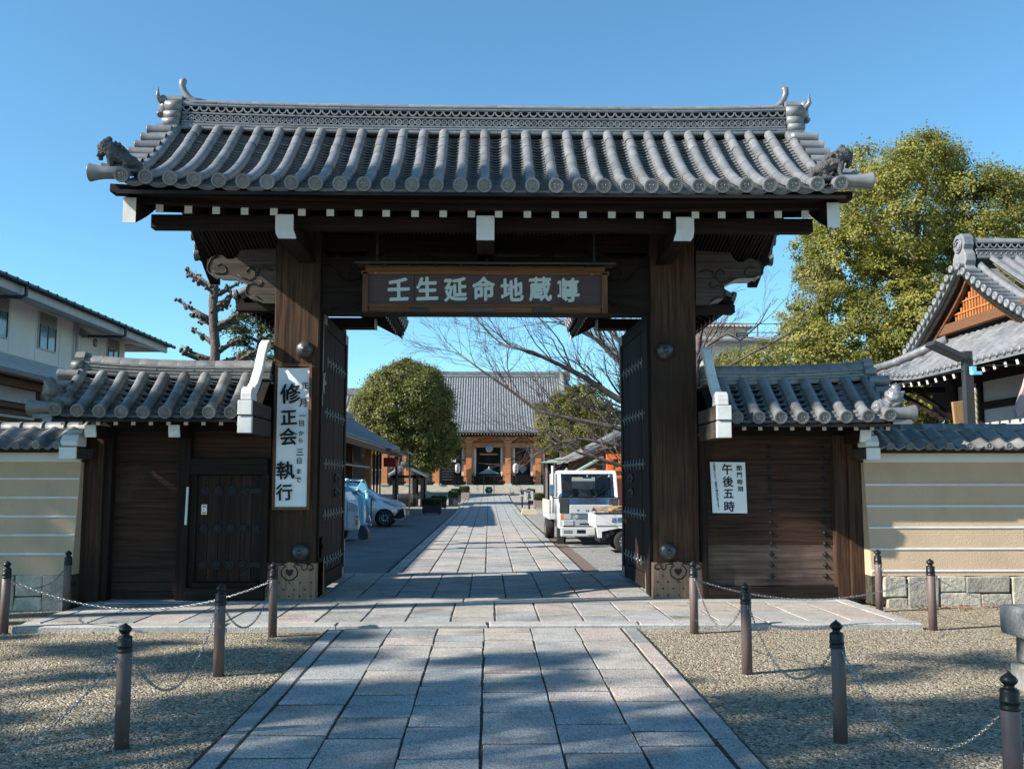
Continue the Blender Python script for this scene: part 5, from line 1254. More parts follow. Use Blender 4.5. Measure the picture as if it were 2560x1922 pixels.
def chain(p, q, sag, label):
    p = Vector(p); q = Vector(q); n0 = 60; P = []
    for i in range(n0+1):
        t = i/n0; v = p.lerp(q, t); v.z -= sag*4*t*(1-t); P.append(v)
    d = [0]
    for a, b_ in zip(P, P[1:]): d.append(d[-1] + (b_-a).length)
    step = .0335; n = int(d[-1]/step); ms = []; j = 0
    for i in range(n):
        s = (i+.5)*step
        while d[j+1] < s: j += 1
        v = P[j].lerp(P[j+1], (s-d[j])/(d[j+1]-d[j])); t = (P[j+1]-P[j]).normalized()
        x = t.cross(Vector((0,0,1))).normalized(); z = x.cross(t)
        m = frame(v, x, t, z) @ Matrix.Rotation(R(45 + 90*(i % 2)), 4, 'Y')
        ms.append(m)
    o = joined("chain", lk, ms, None, "chain_steel"); tag(o, label, "chain", "steel chains slung between the bollards")
def cpnt(k, dx, dy): return BP[k] + Vector((dx*.06, dy*.06, .565))
chain(cpnt('L4',1,0), cpnt('L3',-1,0), .30, "long steel chain sagging across the front of the left side gate")
chain(cpnt('L4',0,1), cpnt('L5',0,-1), .16, "steel chain from the left edge bollard back to the plaster wall")
chain(cpnt('L3',0,-1), cpnt('L2',.3,1), .30, "short steel chain from the left gate post bollard to the middle left one")
chain(cpnt('L2',-.3,-1), cpnt('L1',.3,1), .42, "steel chain drooping to the gravel behind the nearest left bollard")
chain(cpnt('L1',-.7,-.6), Vector((-2.9,4.4,.40)), .30, "steel chain running out of the picture from the nearest left bollard")
chain(cpnt('R1',1,0), cpnt('R5',-1,0), .22, "long steel chain across the front of the right board wall")
chain(cpnt('R4',0,-1), cpnt('R5',0,1), .17, "short steel chain in front of the corner stones of the right wall")
chain(cpnt('R1',.3,-1), cpnt('R2',-.3,1), .32, "steel chain from the right gate post bollard to the middle right one")
chain(cpnt('R2',.3,-1), cpnt('R3',-.3,1), .36, "steel chain drooping between the two middle bollards on the right")
chain(cpnt('R3',.4,-.9), cpnt('R6',-.2,1), .36, "steel chain slanting to the bollard in the bottom right corner")
chain(cpnt('R5',1,0), Vector((7.6,10.2,.45)), .34, "faint steel chain behind the stone railing on the right")
# weathered stone railing at the right edge
t = thing("stone_railing", "weathered grey stone railing with a thick cap at the right edge", "railing", (5.0, 7.9, ground_z(7.9)))
z0 = ground_z(7.9)
MB().box(4.33, 6.5, 7.68, 8.12, z0+.42, z0+.665).build("cap_stone", "grey_stone", t, bevel=.035)
MB().prism([(4.40,z0-.05),(4.78,z0-.05),(4.72,z0+.19),(4.39,z0+.19)], 'y', 7.72, 8.1).build("footing_stone", "grey_stone", t, bevel=.03)
MB().prism([(4.42,z0+.195),(4.68,z0+.195),(4.68,z0+.418),(4.43,z0+.418)], 'y', 7.74, 8.06).build("upright_stone", "grey_stone", t, bevel=.03)
MB().box(4.72, 6.4, 7.78, 8.0, z0-.05, z0+.418).build("infill_stone", "grey_stone", t, bevel=.03)

# ---------------------------------------------------------------- courtyard
_p, _y = R(5.89), R(1.4); _F, _CX, _CY = 2050., 1106., 830.5
_f = Vector((math.sin(_y)*math.cos(_p), math.cos(_y)*math.cos(_p), math.sin(_p))); _r = Vector((math.cos(_y), -math.sin(_y), 0)); _u = _r.cross(_f)
def at(px, py, Y):
    """point at depth Y seen at a place of the photograph (2212 px wide)"""
    d = _f + _r*((px-_CX)/_F) - _u*((py-_CY)/_F); k = Y/d.y
    return Vector((d.x*k, Y, 1.65 + d.z*k))
def src(sx, sy): return sx*.864, sy*.864
def rows_roof(name, parent, m, xs, prof, rng, r=0.075, seg=10, ns=5, dirx=False):
    """barrel rows of a far roof as one mesh; rng(x) -> s range; prof(s,x) -> (y,z)"""
    b = MB()
    for x in xs:
        s0, s1 = rng(x); P = []
        for i in range(seg+1):
            s = s0+(s1-s0)*i/seg; y, z = prof(s, x); P.append((y, z))
        vs = []
        for i, (y, z) in enumerate(P):
            for j in range(ns+1):
                a = math.pi*j/ns; vs.append((x+math.cos(a)*r, y-math.sin(a)*r*.5, z+math.sin(a)*r*.85))
        k = ns+1
        b.add(vs, [(i*k+j, i*k+j+1, (i+1)*k+j+1, (i+1)*k+j) for i in range(seg) for j in range(ns)], 0, True)
        b.add(vs[:k], [tuple(range(k))[::-1]])
    o = b.build(name, m, parent); o['kind'] = 'stuff'; return o
def surf(name, parent, m, xs, prof, rng, seg=10, th=.12):
    b = MB(); n = seg+1
    for x0, x1 in zip(xs, xs[1:]):
        A = []
        for x in (x0, x1):
            s0, s1 = rng(x)
            A += [(x, *prof(s0+(s1-s0)*i/seg, x)) for i in range(n)]
        b.add(A, [(i, n+i, n+i+1, i+1) for i in range(seg)])
        b.add([(x, y, z-th) for x, y, z in A], [(i+1, n+i+1, n+i, i) for i in range(seg)])
        b.add([A[0], A[n], (A[n][0], A[n][1], A[n][2]-th), (A[0][0], A[0][1], A[0][2]-th)], [(3,2,1,0)])
    return b.build(name, m, parent)

# main hall at the end of the path
hall = thing("main_hall", "big temple hall with orange brown columns and wide grey roof ending the path", "temple hall", (0, 95, .62))
HZ = 1.40
def hp(s, x): return 89.6 + 10.6*s, 6.50 + 6.42*s - 0.95*math.sin(math.pi*s)*(1-.35*s) + .35*(abs(x)/11.5)**4*(1-s)
def hr(x):
    a = abs(x); return (0, 1.0) if a < 8.0 else (0, max(0.03, 1-(a-8.0)/3.7*1.0))
hx = [-11.4 + i*.262 for i in range(88)]
surf("roof", hall, "far_tile", hx, hp, hr)
rows_roof("roof_tile_rows", hall, "far_tile", hx, hp, hr, .085)
MB().prism([(92.5,6.3),(100.2,11.2),(108,6.3)], 'x', -8.0, 8.0).build("roof_core", "dark_wood_plain", hall)
MB().box(-8.3, 8.3, 99.8, 100.6, 12.75, 13.0).build("ridge_base", "far_tile", hall); MB().box(-8.3, 8.3, 99.9, 100.5, 13.0, 13.35).build("ridge", "far_tile", hall, bevel=.08)
for q in (-1, 1):
    MB().prism([(99.6,12.4),(100.8,12.4),(100.9,13.2),(100.5,13.75),(99.9,13.75),(99.5,13.2)], 'x', q*8.15, q*8.6).build("ridge_end_tile", "far_tile", hall)
    pts = [(q*7.75, *hp(s, 0)) for s in (1,.9,.8,.7,.6,.5,.42)]; MB().tube([(x,y-.15,z+.22) for x,y,z in pts], .26, 8).build("descending_ridge", "far_tile", hall)
MB().box(-11.3, 11.3, 89.65, 89.85, 6.30, 6.43).build("eave_board", "hall_wood", hall)
rm = MB().box(-.05,.05,0,2.6,-.06,.06).mesh("rafter", "hall_wood"); pe = MB().box(-.052,.052,-.02,.0,-.075,.075).mesh("painted_end", "white_paint")
for i in range(78):
    x = -10.9+i*.283; piece("rafter", rm, hall, Matrix.Translation((x,89.85,6.20)) @ Matrix.Rotation(.12,4,'X')); piece("painted_end", pe, hall, Matrix.Translation((x,89.84,6.20)))
MB().box(-10.5,10.5,91.3,92.0,5.9,6.1).build("soffit_beam", "hall_wood", hall)
cxs = (-9.9, -7.6, -4.87, -1.90, 1.83, 4.70, 7.5, 9.9)
cm = MB().box(-.26,.26,-.26,.26,HZ+.12,5.75).mesh("column", "hall_wood"); cb = MB().box(-.38,.38,-.38,.38,HZ,HZ+.14).mesh("column_base", "step_stone")
for x in cxs:
    piece("column", cm, hall, Matrix.Translation((x,91,0))); piece("column_base", cb, hall, Matrix.Translation((x,91,0)))
    b = MB(); b.prism([(x-.3,5.4),(x+.3,5.4),(x+.45,5.62),(x-.45,5.62)],'y',90.6,91.3).prism([(x-.55,5.64),(x+.55,5.64),(x+1.0,5.92),(x-1.0,5.92)],'y',90.7,91.2).box(x-.2,x+.2,90.3,91,5.7,5.95); b.build("bracket_set", "hall_wood", hall)
MB().box(-10.2,10.2,90.85,91.2,4.98,5.40).build("head_tie", "hall_wood", hall)
for a, c in zip(cxs, cxs[1:]):
    w = c-a; m_ = (a+c)/2
    MB().box(a+.27,c-.27,91.15,91.3,5.42,5.9).build("frieze_board", "orange_wood", hall)
    fr = [(m_+q, z) for q, z in ((-.75,5.42),(-.6,5.62),(-.35,5.82),(.35,5.82),(.6,5.62),(.75,5.42),(.5,5.42),(.35,5.6),(-.35,5.6),(-.5,5.42))]
    MB().prism(fr, 'y', 90.95, 91.1).build("frog_leg_strut", "orange_wood", hall)
    MB().box(a+.30,c-.30,91.9,92.0,HZ,5.0).build("painted_interior_shade", "black", hall)  # black sheet, paints in the shade of the hall's depth
    for x in (a+.27+.22, c-.27-.42): MB().box(x, x+.20, 91.35, 91.5, HZ+.8, 4.95).build("white_curtain_edge", "white_paint", hall)
    MB().box(a+.26,a+.50,91.05,91.3,HZ,5.0).build("jamb", "hall_wood", hall); MB().box(c-.50,c-.26,91.05,91.3,HZ,5.0).build("jamb", "hall_wood", hall)
    if abs(m_) > .5:
        for q in (-1,1): MB().lathe([(.62,0),(.62,.05)], 16, axis='y').build("curtain_oval", "brown_wood", hall).matrix_local = Matrix.Translation(Vector((m_+q*w*.155,91.75,3.9))-wloc(hall)) @ Matrix.Diagonal((.72,1,1.25,1))
        MB().prism([(m_-.42,3.0),(m_,3.5),(m_+.42,3.0),(m_,2.5)][::-1],'y',91.78,91.85).build("curtain_diamond", "pale_metal", hall)
    # paling fence between the columns
    b = MB(); n = int((w-.6)/.17)
    for i in range(n): b.box(a+.3+i*.17,a+.3+i*.17+.075,90.7,90.76,HZ,HZ+.95 if w<3.2 else HZ+1.05)
    b.box(a+.28,c-.28,90.77,90.82,HZ+.78,HZ+.85).box(a+.28,c-.28,90.77,90.82,HZ+.15,HZ+.22)
    b.build("paling", "black", hall, kind='stuff')
MB().box(-.85,.85,91.5,91.7,4.28,4.42).build("inner_lintel", "hall_wood", hall)
for q in (-1,1):
    for k in range(7): MB().box(q*(.25+k*.10)-.03,q*(.25+k*.10)+.03,91.6,91.68,HZ+.3,4.2).build("lattice_bar", "wood_z", hall)
MB().lathe([(.33,0),(.36,.04),(.36,.2),(.33,.24)],20,c=(.05,90.4,4.86),axis='y').build("gong", "pale_metal", hall)
MB().box(-12,12,91.05,112,.6,HZ-.002).build("podium", "step_stone", hall); MB().box(-12,12,91.2,92.4,HZ,HZ+.02).build("porch_floor", "step_stone", hall)
MB().box(-12,12,92.1,110,HZ,6.2).build("hall_body", "dark_wood_plain", hall)
for i in range(5):
    z1 = .62 + (HZ-.62)*(i+1)/5; MB().box(-7.4,6.6,88.2+.45*i,90.9,z1-.156,z1).build("step", "step_stone", hall, bevel=.015)
for x in (-2.05, 1.98):
    b = MB().tube([(x,88.1,.62),(x,88.1,1.5),(x,90.4,2.2)],.025,6); b.box(x-.12,x+.12,88,88.2,.6,.76); b.build("handrail", "pale_metal", hall)
# left neighbour of the main hall, rust red low wing
lw = thing("side_wing", "low rust red building with a white band left of the main hall", "building", (-9, 93, .6))
MB().box(-15,-7.8,92.3,97,.9,4.4).build("wall", "brick_red", lw); MB().box(-15,-5.0,91.6,91.9,2.55,2.75).build("white_band", "white_paint", lw); 
b = MB()
for i in range(56): b.box(-14.8+i*.17,-14.8+i*.17+.08,91.2,91.26,1.4,2.9)
b.build("paling", "black", lw, kind='stuff'); MB().box(-15,-5.0,91.28,91.5,1.38,2.9).build("pale_wall", "white_plaster", lw)
MB().box(-15,-5.1,90.7,91.3,.3,1.38).build("plinth", "step_stone", lw)

# incense burner and its canopy
ic = thing("incense_canopy", "small green pyramid roof on four thin posts before the main hall steps", "canopy", (.02, 86, .55))
for x in (-.46,.46):
    for y in (85.4,86.3): MB().box(x+.02-.03,x+.02+.03,y-.03,y+.03,.5,2.5).build("post", "dark_metal", ic)
MB().add([(-.90,85.0,2.46),(.94,85.0,2.46),(.94,86.7,2.46),(-.90,86.7,2.46),(-.10,85.8,2.88),(.14,85.8,2.88),(.14,85.95,2.88),(-.10,85.95,2.88)],[(0,1,5,4),(1,2,6,5),(2,3,7,6),(3,0,4,7),(4,5,6,7),(3,2,1,0)]).build("roof", "copper_green", ic)
MB().lathe([(.06,2.88),(.08,2.93),(.04,2.96),(.06,3.02),(.001,3.10)],10,c=(.02,85.87,0)).build("finial", "yellow_base", ic)
MB().box(-.40,.44,85.9,85.95,1.52,2.12).build("hanging_panel", "post_wood", ic)
bu = thing("incense_burner", "round dark green bronze incense burner under the canopy", "incense burner", (.02, 85.6, .55))
MB().lathe([(.16,.72),(.30,.80),(.36,.95),(.33,1.10),(.25,1.16),(.24,1.20),(.31,1.23),(.32,1.26),(.24,1.26),(.2,1.15)],20,c=(.02,85.6,0)).build("bowl", "bronze_green", bu)
for a in (0.5,2.6,4.7): MB().tube([(.02+.24*math.cos(a),85.6+.24*math.sin(a),.82),(.02+.20*math.cos(a),85.6+.2*math.sin(a),.60)],[.07,.045],8).build("leg", "bronze_green", bu)
MB().lathe([(.30,.545),(.30,.60),(.24,.62)],20,c=(.02,85.6,0)).build("base", "bronze_green", bu)
MB().lathe([(.06,0),(.06,.02)],12,c=(.02,85.23,1.0),axis='y').build("crest", "yellow_base", bu)

# paper lanterns on stands, notice shelf
for x, lb in ((-2.95,"white paper lantern under a small roof left of the hall entrance"),(2.55,"white paper lantern under a small roof right of the hall entrance")):
    t = thing("paper_lantern", lb, "lantern", (x, 90.0, HZ), "paper lanterns before the hall")
    MB().lathe([(.14,0),(.24,.12),(.27,.45),(.24,.8),(.14,.92)],14,c=(0,0,1.15)).build("shade", "white_paint", t, local=True)
    MB().prism([(-.75,2.3),(0,2.62),(.75,2.3),(.75,2.22),(0,2.5),(-.75,2.22)],'y',-.3,.3).build("roof", "dark_wood_plain", t, local=True)
    MB().box(-.04,.04,-.04,.04,-.02,1.16).build("stand", "black", t, local=True)
    for i, c in enumerate("壬生寺"): piece("character", text_mesh(c,.26,"ink",.008), t, Matrix.Translation((0,-.29,1.86-i*.27)) @ RX90, local=True)
t = thing("notice_shelf", "dark rack of prayer slips under a long white lintel by the hall column", "rack", (-4.1, 89.8, HZ))
MB().box(-4.75,-3.1,89.7,90.1,3.55,3.85).build("lintel", "white_paint", t); 
for x in (-4.6,-3.3): MB().box(x-.05,x+.05,89.8,90,HZ-.02,3.55).build("post", "black", t)
for i in range(6): MB().box(-4.5,-3.4,89.85,89.95,HZ+.45+i*.26,HZ+.58+i*.26).build("slip_row", "dark_metal", t)
MB().box(-4.5,-3.4,89.96,90,HZ+.3,3.4).build("back", "black", t)

# hedges in planter boxes
def hedge(x0,x1,y0,y1,z0,z1,parent):
    n = int(900*(x1-x0)*1.2)+500
    P = np.stack([x0+(x1-x0)*nprng.random(n), y0+(y1-y0)*nprng.random(n), z0+(z1-z0)*nprng.random(n)],1)
    f = nprng.integers(0,3,n); P[f==0,2] = z1; P[f==1,1] = y0; side = f==2; P[side,0] = np.where(nprng.random(side.sum())<.5, x0, x1)
    c = np.array([(x0+x1)/2,(y0+y1)/2,(z0+z1)/2]); h = np.array([(x1-x0)/2,(y1-y0)/2,(z1-z0)/2])
    q = (P-c)/h; q = q/np.maximum(1,(np.abs(q)**5).sum(1)**.2)[:,None]; P = c+q*h
    leaf_object("hedge", P, q+nprng.normal(size=q.shape)*.5, .07, "hedge_leaf", parent, nprng.random(n)*.6+.4*(q[:,2]>.7))
    MB().box(x0+.06,x1-.06,y0+.06,y1-.06,z0-.1,z1-.06).build("hedge_core", "hedge_leaf", parent)
for k,(a,b_,y,hb,hh,m,lb) in enumerate((( -3.46,-2.48,50.0,.47,.36,"planter_grey","nearest grey planter with a clipped hedge left of the path"),
     (-3.45,-2.55,57.6,.46,.34,"planter_grey","second grey planter in the row left of the path"),(-2.62,-2.0,62.5,.55,.45,"planter_grey","narrow grey planter with a rounded bright green bush"),
     (-2.7,-2.0,68.5,.6,.42,"planter_grey","small grey planter half hidden in the left row"),(-2.35,-1.55,76.3,.62,.5,"planter_tan","pale tan planter with a round bush nearest the hall steps"),
     (2.72,3.2,66,.62,.42,"planter_grey","dark planter with a bush behind the white notices"),(2.72,3.35,57.5,.52,.42,"planter_tan","tan planter with a yellowish bush beside the white notice"))):
    t = thing("planter", lb, "planter", ((a+b_)/2, y, ground_z(y)), "hedge planters along the courtyard path"); z = ground_z(y)
    MB().box(a,b_,y,y+.45,z+.06,z+hb).build("box", m, t, bevel=.015); 
    for x in (a+.08,b_-.08): MB().box(x-.03,x+.03,y+.05,y+.4,z,z+.06).build("foot", "dark_metal", t)
    hedge(a-.02,b_+.02,y-.02,y+.47,z+hb-.02,z+hb+hh,t)
# white notices right of the path
def a_sign(px0,px1,ytop,ybot,Y,label,stand=True,chars="壬生塚"):
    p0 = at(px0,ytop,Y); p1 = at(px1,ybot,Y); x0,x1,z0,z1 = p0.x,p1.x,p1.z,p0.z; xm=(x0+x1)/2; g_ = ground_z(Y)
    t = thing("notice_sign", label, "sign", (xm,Y,g_)); h=z1-z0
    MB().prism([(x0,z0),(x1,z0),(x1,z1-h*.12),(xm,z1),(x0,z1-h*.12)],'y',Y,Y+.05).build("board","white_paint",t)
    MB().prism([(x0-.08,z1-h*.15),(xm,z1+.02),(x1+.08,z1-h*.15),(x1+.08,z1-h*.10),(xm,z1+.07),(x0-.08,z1-h*.10)],'y',Y-.05,Y+.1).build("board_roof","dark_wood_plain",t)
    MB().box(xm-.045,xm+.045,Y+.02,Y+.08,g_,z0).build("stand","black",t)
    if stand: MB().prism([(xm-.42,g_),(xm+.42,g_),(xm+.34,g_+.27),(xm-.34,g_+.27)],'y',Y-.2,Y+.3).build("foot","yellow_base",t)
    for i,c in enumerate(chars): piece("character", text_mesh(c,.2,"ink",.006), t, Matrix.Translation((xm,Y-.005,z1-h*.34-i*h*.24)) @ RX90)
    for q in (-1,1): 
        b=MB()
        for i in range(9): b.box(xm+q*(x1-x0)*.34-.010,xm+q*(x1-x0)*.34+.010,Y-.004,Y,z1-h*.28-i*.062-.035,z1-h*.28-i*.062)
        b.build("small_print","dark_print",t,kind='stuff')
a_sign(*src(1050+1660/6.32,0)[:1],*src(1050+1790/6.32,0)[:1],src(0,1080+905/6.32)[1],src(0,1080+1083/6.32)[1],49.6,"white peaked notice board on a black stand with a cream foot")
a_sign(*src(1050+1578/6.32,0)[:1],*src(1050+1652/6.32,0)[:1],src(0,1080+920/6.32)[1],src(0,1080+1010/6.32)[1],60,"white notice standing behind the peaked notice board",False,"朱印")
o = MB().lathe([(.085,-.05),(.085,1.15),(.07,1.2)],12,c=(4.28,42,0)); o = o.build("white_post","white_paint"); tag(o,"short white post on the gravel beside the truck mirror","post")

# stone lanterns
def lantern(x,y,h,label):
    g_ = ground_z(y); t = thing("stone_lantern", label, "lantern", (x,y,g_)); k=h/2.75
    def L(nm,prof,n=14): MB().lathe([(r_*k,z*k) for r_,z in prof],n).build(nm,"grey_stone",t,local=True)
    MB().box(-.62*k,.62*k,-.62*k,.62*k,-.05,.22*k).build("base","grey_stone",t,local=True,bevel=.03)
    MB().box(-.45*k,.45*k,-.45*k,.45*k,.22*k,.48*k).build("plinth","grey_stone",t,local=True,bevel=.04)
    L("shaft",[(.24,.48),(.20,.56),(.19,1.25),(.23,1.38)]); L("platform",[(.22,1.38),(.44,1.5),(.44,1.58),(.3,1.6)],6)
    b=MB().box(-.24*k,.24*k,-.24*k,.24*k,1.6*k,1.98*k); b.build("fire_box","grey_stone",t,local=True,bevel=.02)
    MB().box(-.10*k,.10*k,-.25*k,-.235*k,1.68*k,1.9*k).build("fire_window","black",t,local=True)
    L("roof",[(.2,1.96),(.55,2.0),(.56,2.08),(.3,2.24),(.12,2.36)],6); L("jewel",[(.12,2.36),(.16,2.42),(.13,2.46),(.17,2.58),(.06,2.72),(.001,2.78)])
lantern(-5.5,82,2.7,"tall stone lantern left of the path before the hall steps")
p = at(1222,1000,46); lantern(p.x+.05,46,2.35,"stone lantern with white paper wrapped sides behind the truck mirror")
t = thing("white_banner", "white wrapped panels round the foot of the stone lantern beside the truck", "banner", (p.x,45.3,0))
for q in (-.42,-.05,.3): MB().box(p.x+q,p.x+q+.3,45.2,45.3,.75,1.75).build("panel","white_paint",t)
# pigeons are specks on the ground near the posts
t = thing("well_pavilion", "small dark gabled water pavilion left of the path under the round tree", "pavilion", (-5.4,62,ground_z(62)))
g_=ground_z(62); xa,xb = at(840,1023,62).x, at(921,1026,62).x; xm_=at(872,1005,62).x
for x in (xa+.35,xb-.75,xb-.28):
    for y in (62.0,63.9): MB().box(x-.10,x+.10,y-.10,y+.10,g_,2.15).build("post","dark_wood_plain",t)
for q,xe in ((-1,xa),(1,xb)):
    MB().prism([(xm_,2.80),(xe,2.12),(xe,2.0),(xm_,2.68)] if q>0 else [(xm_,2.80),(xm_,2.68),(xe,2.0),(xe,2.12)],'y',61.6,64.4).build("roof_slope","far_tile",t)
    b=MB()
    for i in range(14): y=61.7+i*.2; b.tube([(xe,y,2.15),((xe+xm_)/2,y,2.44),(xm_,y,2.83)],.06,6)
    b.build("roof_tile_rows","far_tile",t,kind='stuff')
MB().box(xm_-.14,xm_+.14,61.5,64.5,2.76,2.98).build("ridge","far_tile",t,bevel=.04); MB().box(xa+.1,xb-.1,61.9,62.1,1.95,2.1).build("tie_beam","dark_wood_plain",t)
MB().box(xa+.5,xb-.7,62.2,63.4,g_,g_+.75).build("water_basin","grey_stone",t,bevel=.04); 
b=MB()
for i in range(16): b.tube([(xa+.55+i*.085,61.9,g_+.1),(xa+.55+i*.085,61.9,g_+.85)],.03,5)
b.build("bamboo_fence","black",t,kind='stuff')

# temple office: long tiled eaves on the left
of = thing("temple_office", "long tiled office building with dark posts along the left of the courtyard", "building", (-8,46,0))
def op(s,x): return s,s
E0,EZ = -5.45,3.45
for (y0,y1,ez,xo_) in ((33.5,58.5,3.45,0),):
    b=MB(); n=int((y1-y0)/.27)
    lift=lambda y: .25*max(0,(y-54)/4.5)**2
    for i in range(n):
        y=y0+i*.27; b.tube([(E0+.0-k*.45*1.0, y, ez+.06+k*.20+.012*k*k+lift(y)) for k in range(8)],.075,6)
    b.build("roof_tile_rows","far_tile",of,kind='stuff')
    for a,c in zip(range(0,24),range(1,25)):
        ya,yc=y0+(y1-y0)*a/24,y0+(y1-y0)*c/24
        MB().add([(E0,ya,ez+lift(ya)),(E0,yc,ez+lift(yc)),(E0-3.2,yc,ez+2.0),(E0-3.2,ya,ez+2.0),(E0,ya,ez-.14+lift(ya)),(E0,yc,ez-.14+lift(yc)),(E0-3.2,yc,ez+1.8),(E0-3.2,ya,ez+1.8)],[(0,1,2,3),(7,6,5,4),(4,5,1,0)]).build("roof_bay","far_tile",of)
    MB().box(E0+.0,E0+.06,y0,y1,ez-.30,ez-.06).build("fascia","brown_wood",of)
    b_=MB().prism([(E0-3.4,ez+1.95),(E0-2.9,ez+1.95),(E0-2.9,ez+2.35),(E0-3.4,ez+2.35)],'y',y0,y1).build("ridge","far_tile",of)
MB().box(-12,-7.6,34,57,0,4.6).build("body","dark_wood_plain",of)
for i in range(7): MB().box(-7.62,-7.55,35+i*1.5,36.3+i*1.5,2.75,3.4).build("white_panel","white_plaster",of)
MB().add([(-6.1,34,2.45),(-6.1,49,2.45),(-7.6,49,3.0),(-7.6,34,3.0),(-6.1,34,2.38),(-6.1,49,2.38),(-7.6,49,2.9),(-7.6,34,2.9)],[(0,1,2,3),(7,6,5,4),(4,5,1,0),(5,6,2,1)]).build("pent_roof","far_tile",of)
for (x,y,w,m) in ((-5.6,58,.14,"dark_metal"),(-4.96,60,.10,"dark_metal"),(-6.3,50,.32,"hall_wood"),(-6.4,44,.3,"brown_wood_z"),(-6.5,39,.3,"brown_wood_z"),(-6.3,54,.10,"dark_wood_plain"),(-6.3,52.5,.08,"dark_wood_plain"),(-6.3,55.5,.08,"dark_wood_plain")):
    MB().box(x-w/2,x+w/2,y-w/2,y+w/2,0,3.4).build("post",m,of)
MB().box(-6.05,-5.1,50.0,60.2,3.32,3.42).build("canopy_beam","dark_metal",of)
MB().add([(-5.5,58.4,3.62),(-4.8,58.4,3.5),(-4.8,60.5,3.42),(-5.5,60.5,3.55),(-5.5,58.4,3.55),(-4.8,58.4,3.43),(-4.8,60.5,3.35),(-5.5,60.5,3.48)],[(0,1,2,3),(4,7,6,5),(0,4,5,1),(1,5,6,2)]).build("canopy_end","far_tile",of)
t = thing("red_grille", "dark red grille box hanging under the office eaves", "grille", (-5.9,51,2.9))
p0=at(772,1053,51); x0,x1=at(850+600/5.536,0,51).x,0
q0=at((850+605/5.536)*.864,(1040+575/5.536)*.864,51); q1=at((850+770/5.536)*.864,(1040+700/5.536)*.864,51)
MB().box(q0.x,q1.x,51.1,51.2,q1.z,q0.z).build("back","dark_wood_plain",t)
n=11
for i in range(n): x=q0.x+(q1.x-q0.x)*(i+.5)/n; MB().box(x-.035,x+.035,51.0,51.1,q1.z,q0.z).build("bar","red_cloth",t)
o = MB().box(at(793,1100,48).x,at(806,1100,48).x,48,48.2,0.0,1.15).build("grey_stone_pillar","grey_stone"); tag(o,"pale grey stone marker by the office post","marker")

# small hall whose roof shows left of the round tree
sh = thing("side_hall", "tiled hall roof showing beyond the left door leaf beside the round tree", "temple hall", (-12,80,.3))
def sp(s,x): return 76+6*s, 5.9+3.3*s-.5*math.sin(math.pi*s)
sx=[-19+i*.30 for i in range(31)]
surf("roof",sh,"far_tile",sx,sp,lambda x:(0,1)); rows_roof("roof_tile_rows",sh,"far_tile",sx,sp,lambda x:(0,1),.09)
MB().box(-19,-9.9,81.7,82.5,9.1,9.75).build("ridge","far_tile",sh,bevel=.06); MB().tube([(-10.2,*sp(s,0)) for s in (1,.8,.6,.4,.2,.02)],.2,8).build("descending_ridge","far_tile",sh)
MB().box(-18.5,-10.6,77.2,86,.2,5.9).build("body","dark_wood_plain",sh)
pe=MB().box(-.05,.05,-.02,0,-.07,.07).mesh("painted_end","white_paint")
for i in range(20): piece("painted_end",pe,sh,Matrix.Translation((-16+i*.3,76.2,5.62)))

# right side: shrine shop with two roofs, vermilion gate frame, green roofed hut
t = thing("tiled_shop", "wooden shop with a grey tiled gable roof behind the white truck", "building", (6,38,0))
e0=at(1206,982,37); e1=at(1283,964,37)
ez=2.85
# roof slope facing -x rising to the right, gable facing the camera
x0r=at(1205,0,36).x
RP=[(3.55,2.70),(6.7,4.30),(9.9,2.70)]
for q in (0,1):
    a=RP[q]; c=RP[q+1]
    MB().prism([a,c,(c[0],c[1]-.13),(a[0],a[1]-.13)][::-1],'y',35.9,49.5).build("roof_slope","far_tile",t)
    b=MB()
    for i in range(46): y=36.1+i*.29; b.tube([(a[0],y,a[1]+.03),((a[0]+c[0])/2,y,(a[1]+c[1])/2+.02),(c[0],y,c[1]+.04)],.06,6)
    b.build("roof_tile_rows","far_tile",t,kind='stuff')
MB().bar((3.55,35.92,2.78),(6.7,35.92,4.38),.22,.14).build("verge_tiles","far_tile",t); MB().bar((3.8,36.0,2.62),(6.7,36.0,4.08),.08,.2).build("bargeboard","brown_wood",t)
MB().box(6.5,6.9,35.8,49.6,4.25,4.55).build("ridge","far_tile",t,bevel=.05)
MB().prism([(4.1,0),(9.3,0),(9.3,2.8),(6.7,4.1),(4.1,2.8)],'y',36.5,49).build("wall","brown_wood",t)
for r_,z in enumerate((1.75,2.15,2.55)):
    for i in range(7+r_*0):
        x=4.2+i*.34+(.17 if r_%2 else 0); MB().box(x,x+.20,36.43,36.5,z,z+.3).build("lattice_block","planter_tan" if (i+r_)%2 else "plaque_wood",t)
MB().bar((2.95,34.6,1.92),(4.1,34.6,2.55),1.4,.06).build("lean_to_roof","pale_green",t)
t = thing("vermilion_frame", "bright vermilion timber shrine frame between the truck and the right door leaf", "shrine frame", (4.2,31.5,0))
for x in (4.02,4.62): MB().box(x-.11,x+.11,31.4,31.6,0,2.45).build("post","vermilion",t,bevel=.01)
for z,h in ((2.42,.16),(2.02,.12),(1.78,.10)): MB().box(3.9,5.6,31.42,31.58,z,z+h).build("rail","vermilion",t,bevel=.008)
MB().box(4.10,5.6,31.5,31.55,0.1,1.75).build("panel","brick_red",t); MB().box(4.30,4.36,31.42,31.55,2.14,2.42).build("strut","vermilion",t)
t = thing("green_roof_hut", "little dark hut with a pale green roof behind the stone lantern", "hut", (5.2,62,.1))
p0=at((1050+1870/6.32)*.864,(1080+490/6.32)*.864,62); 
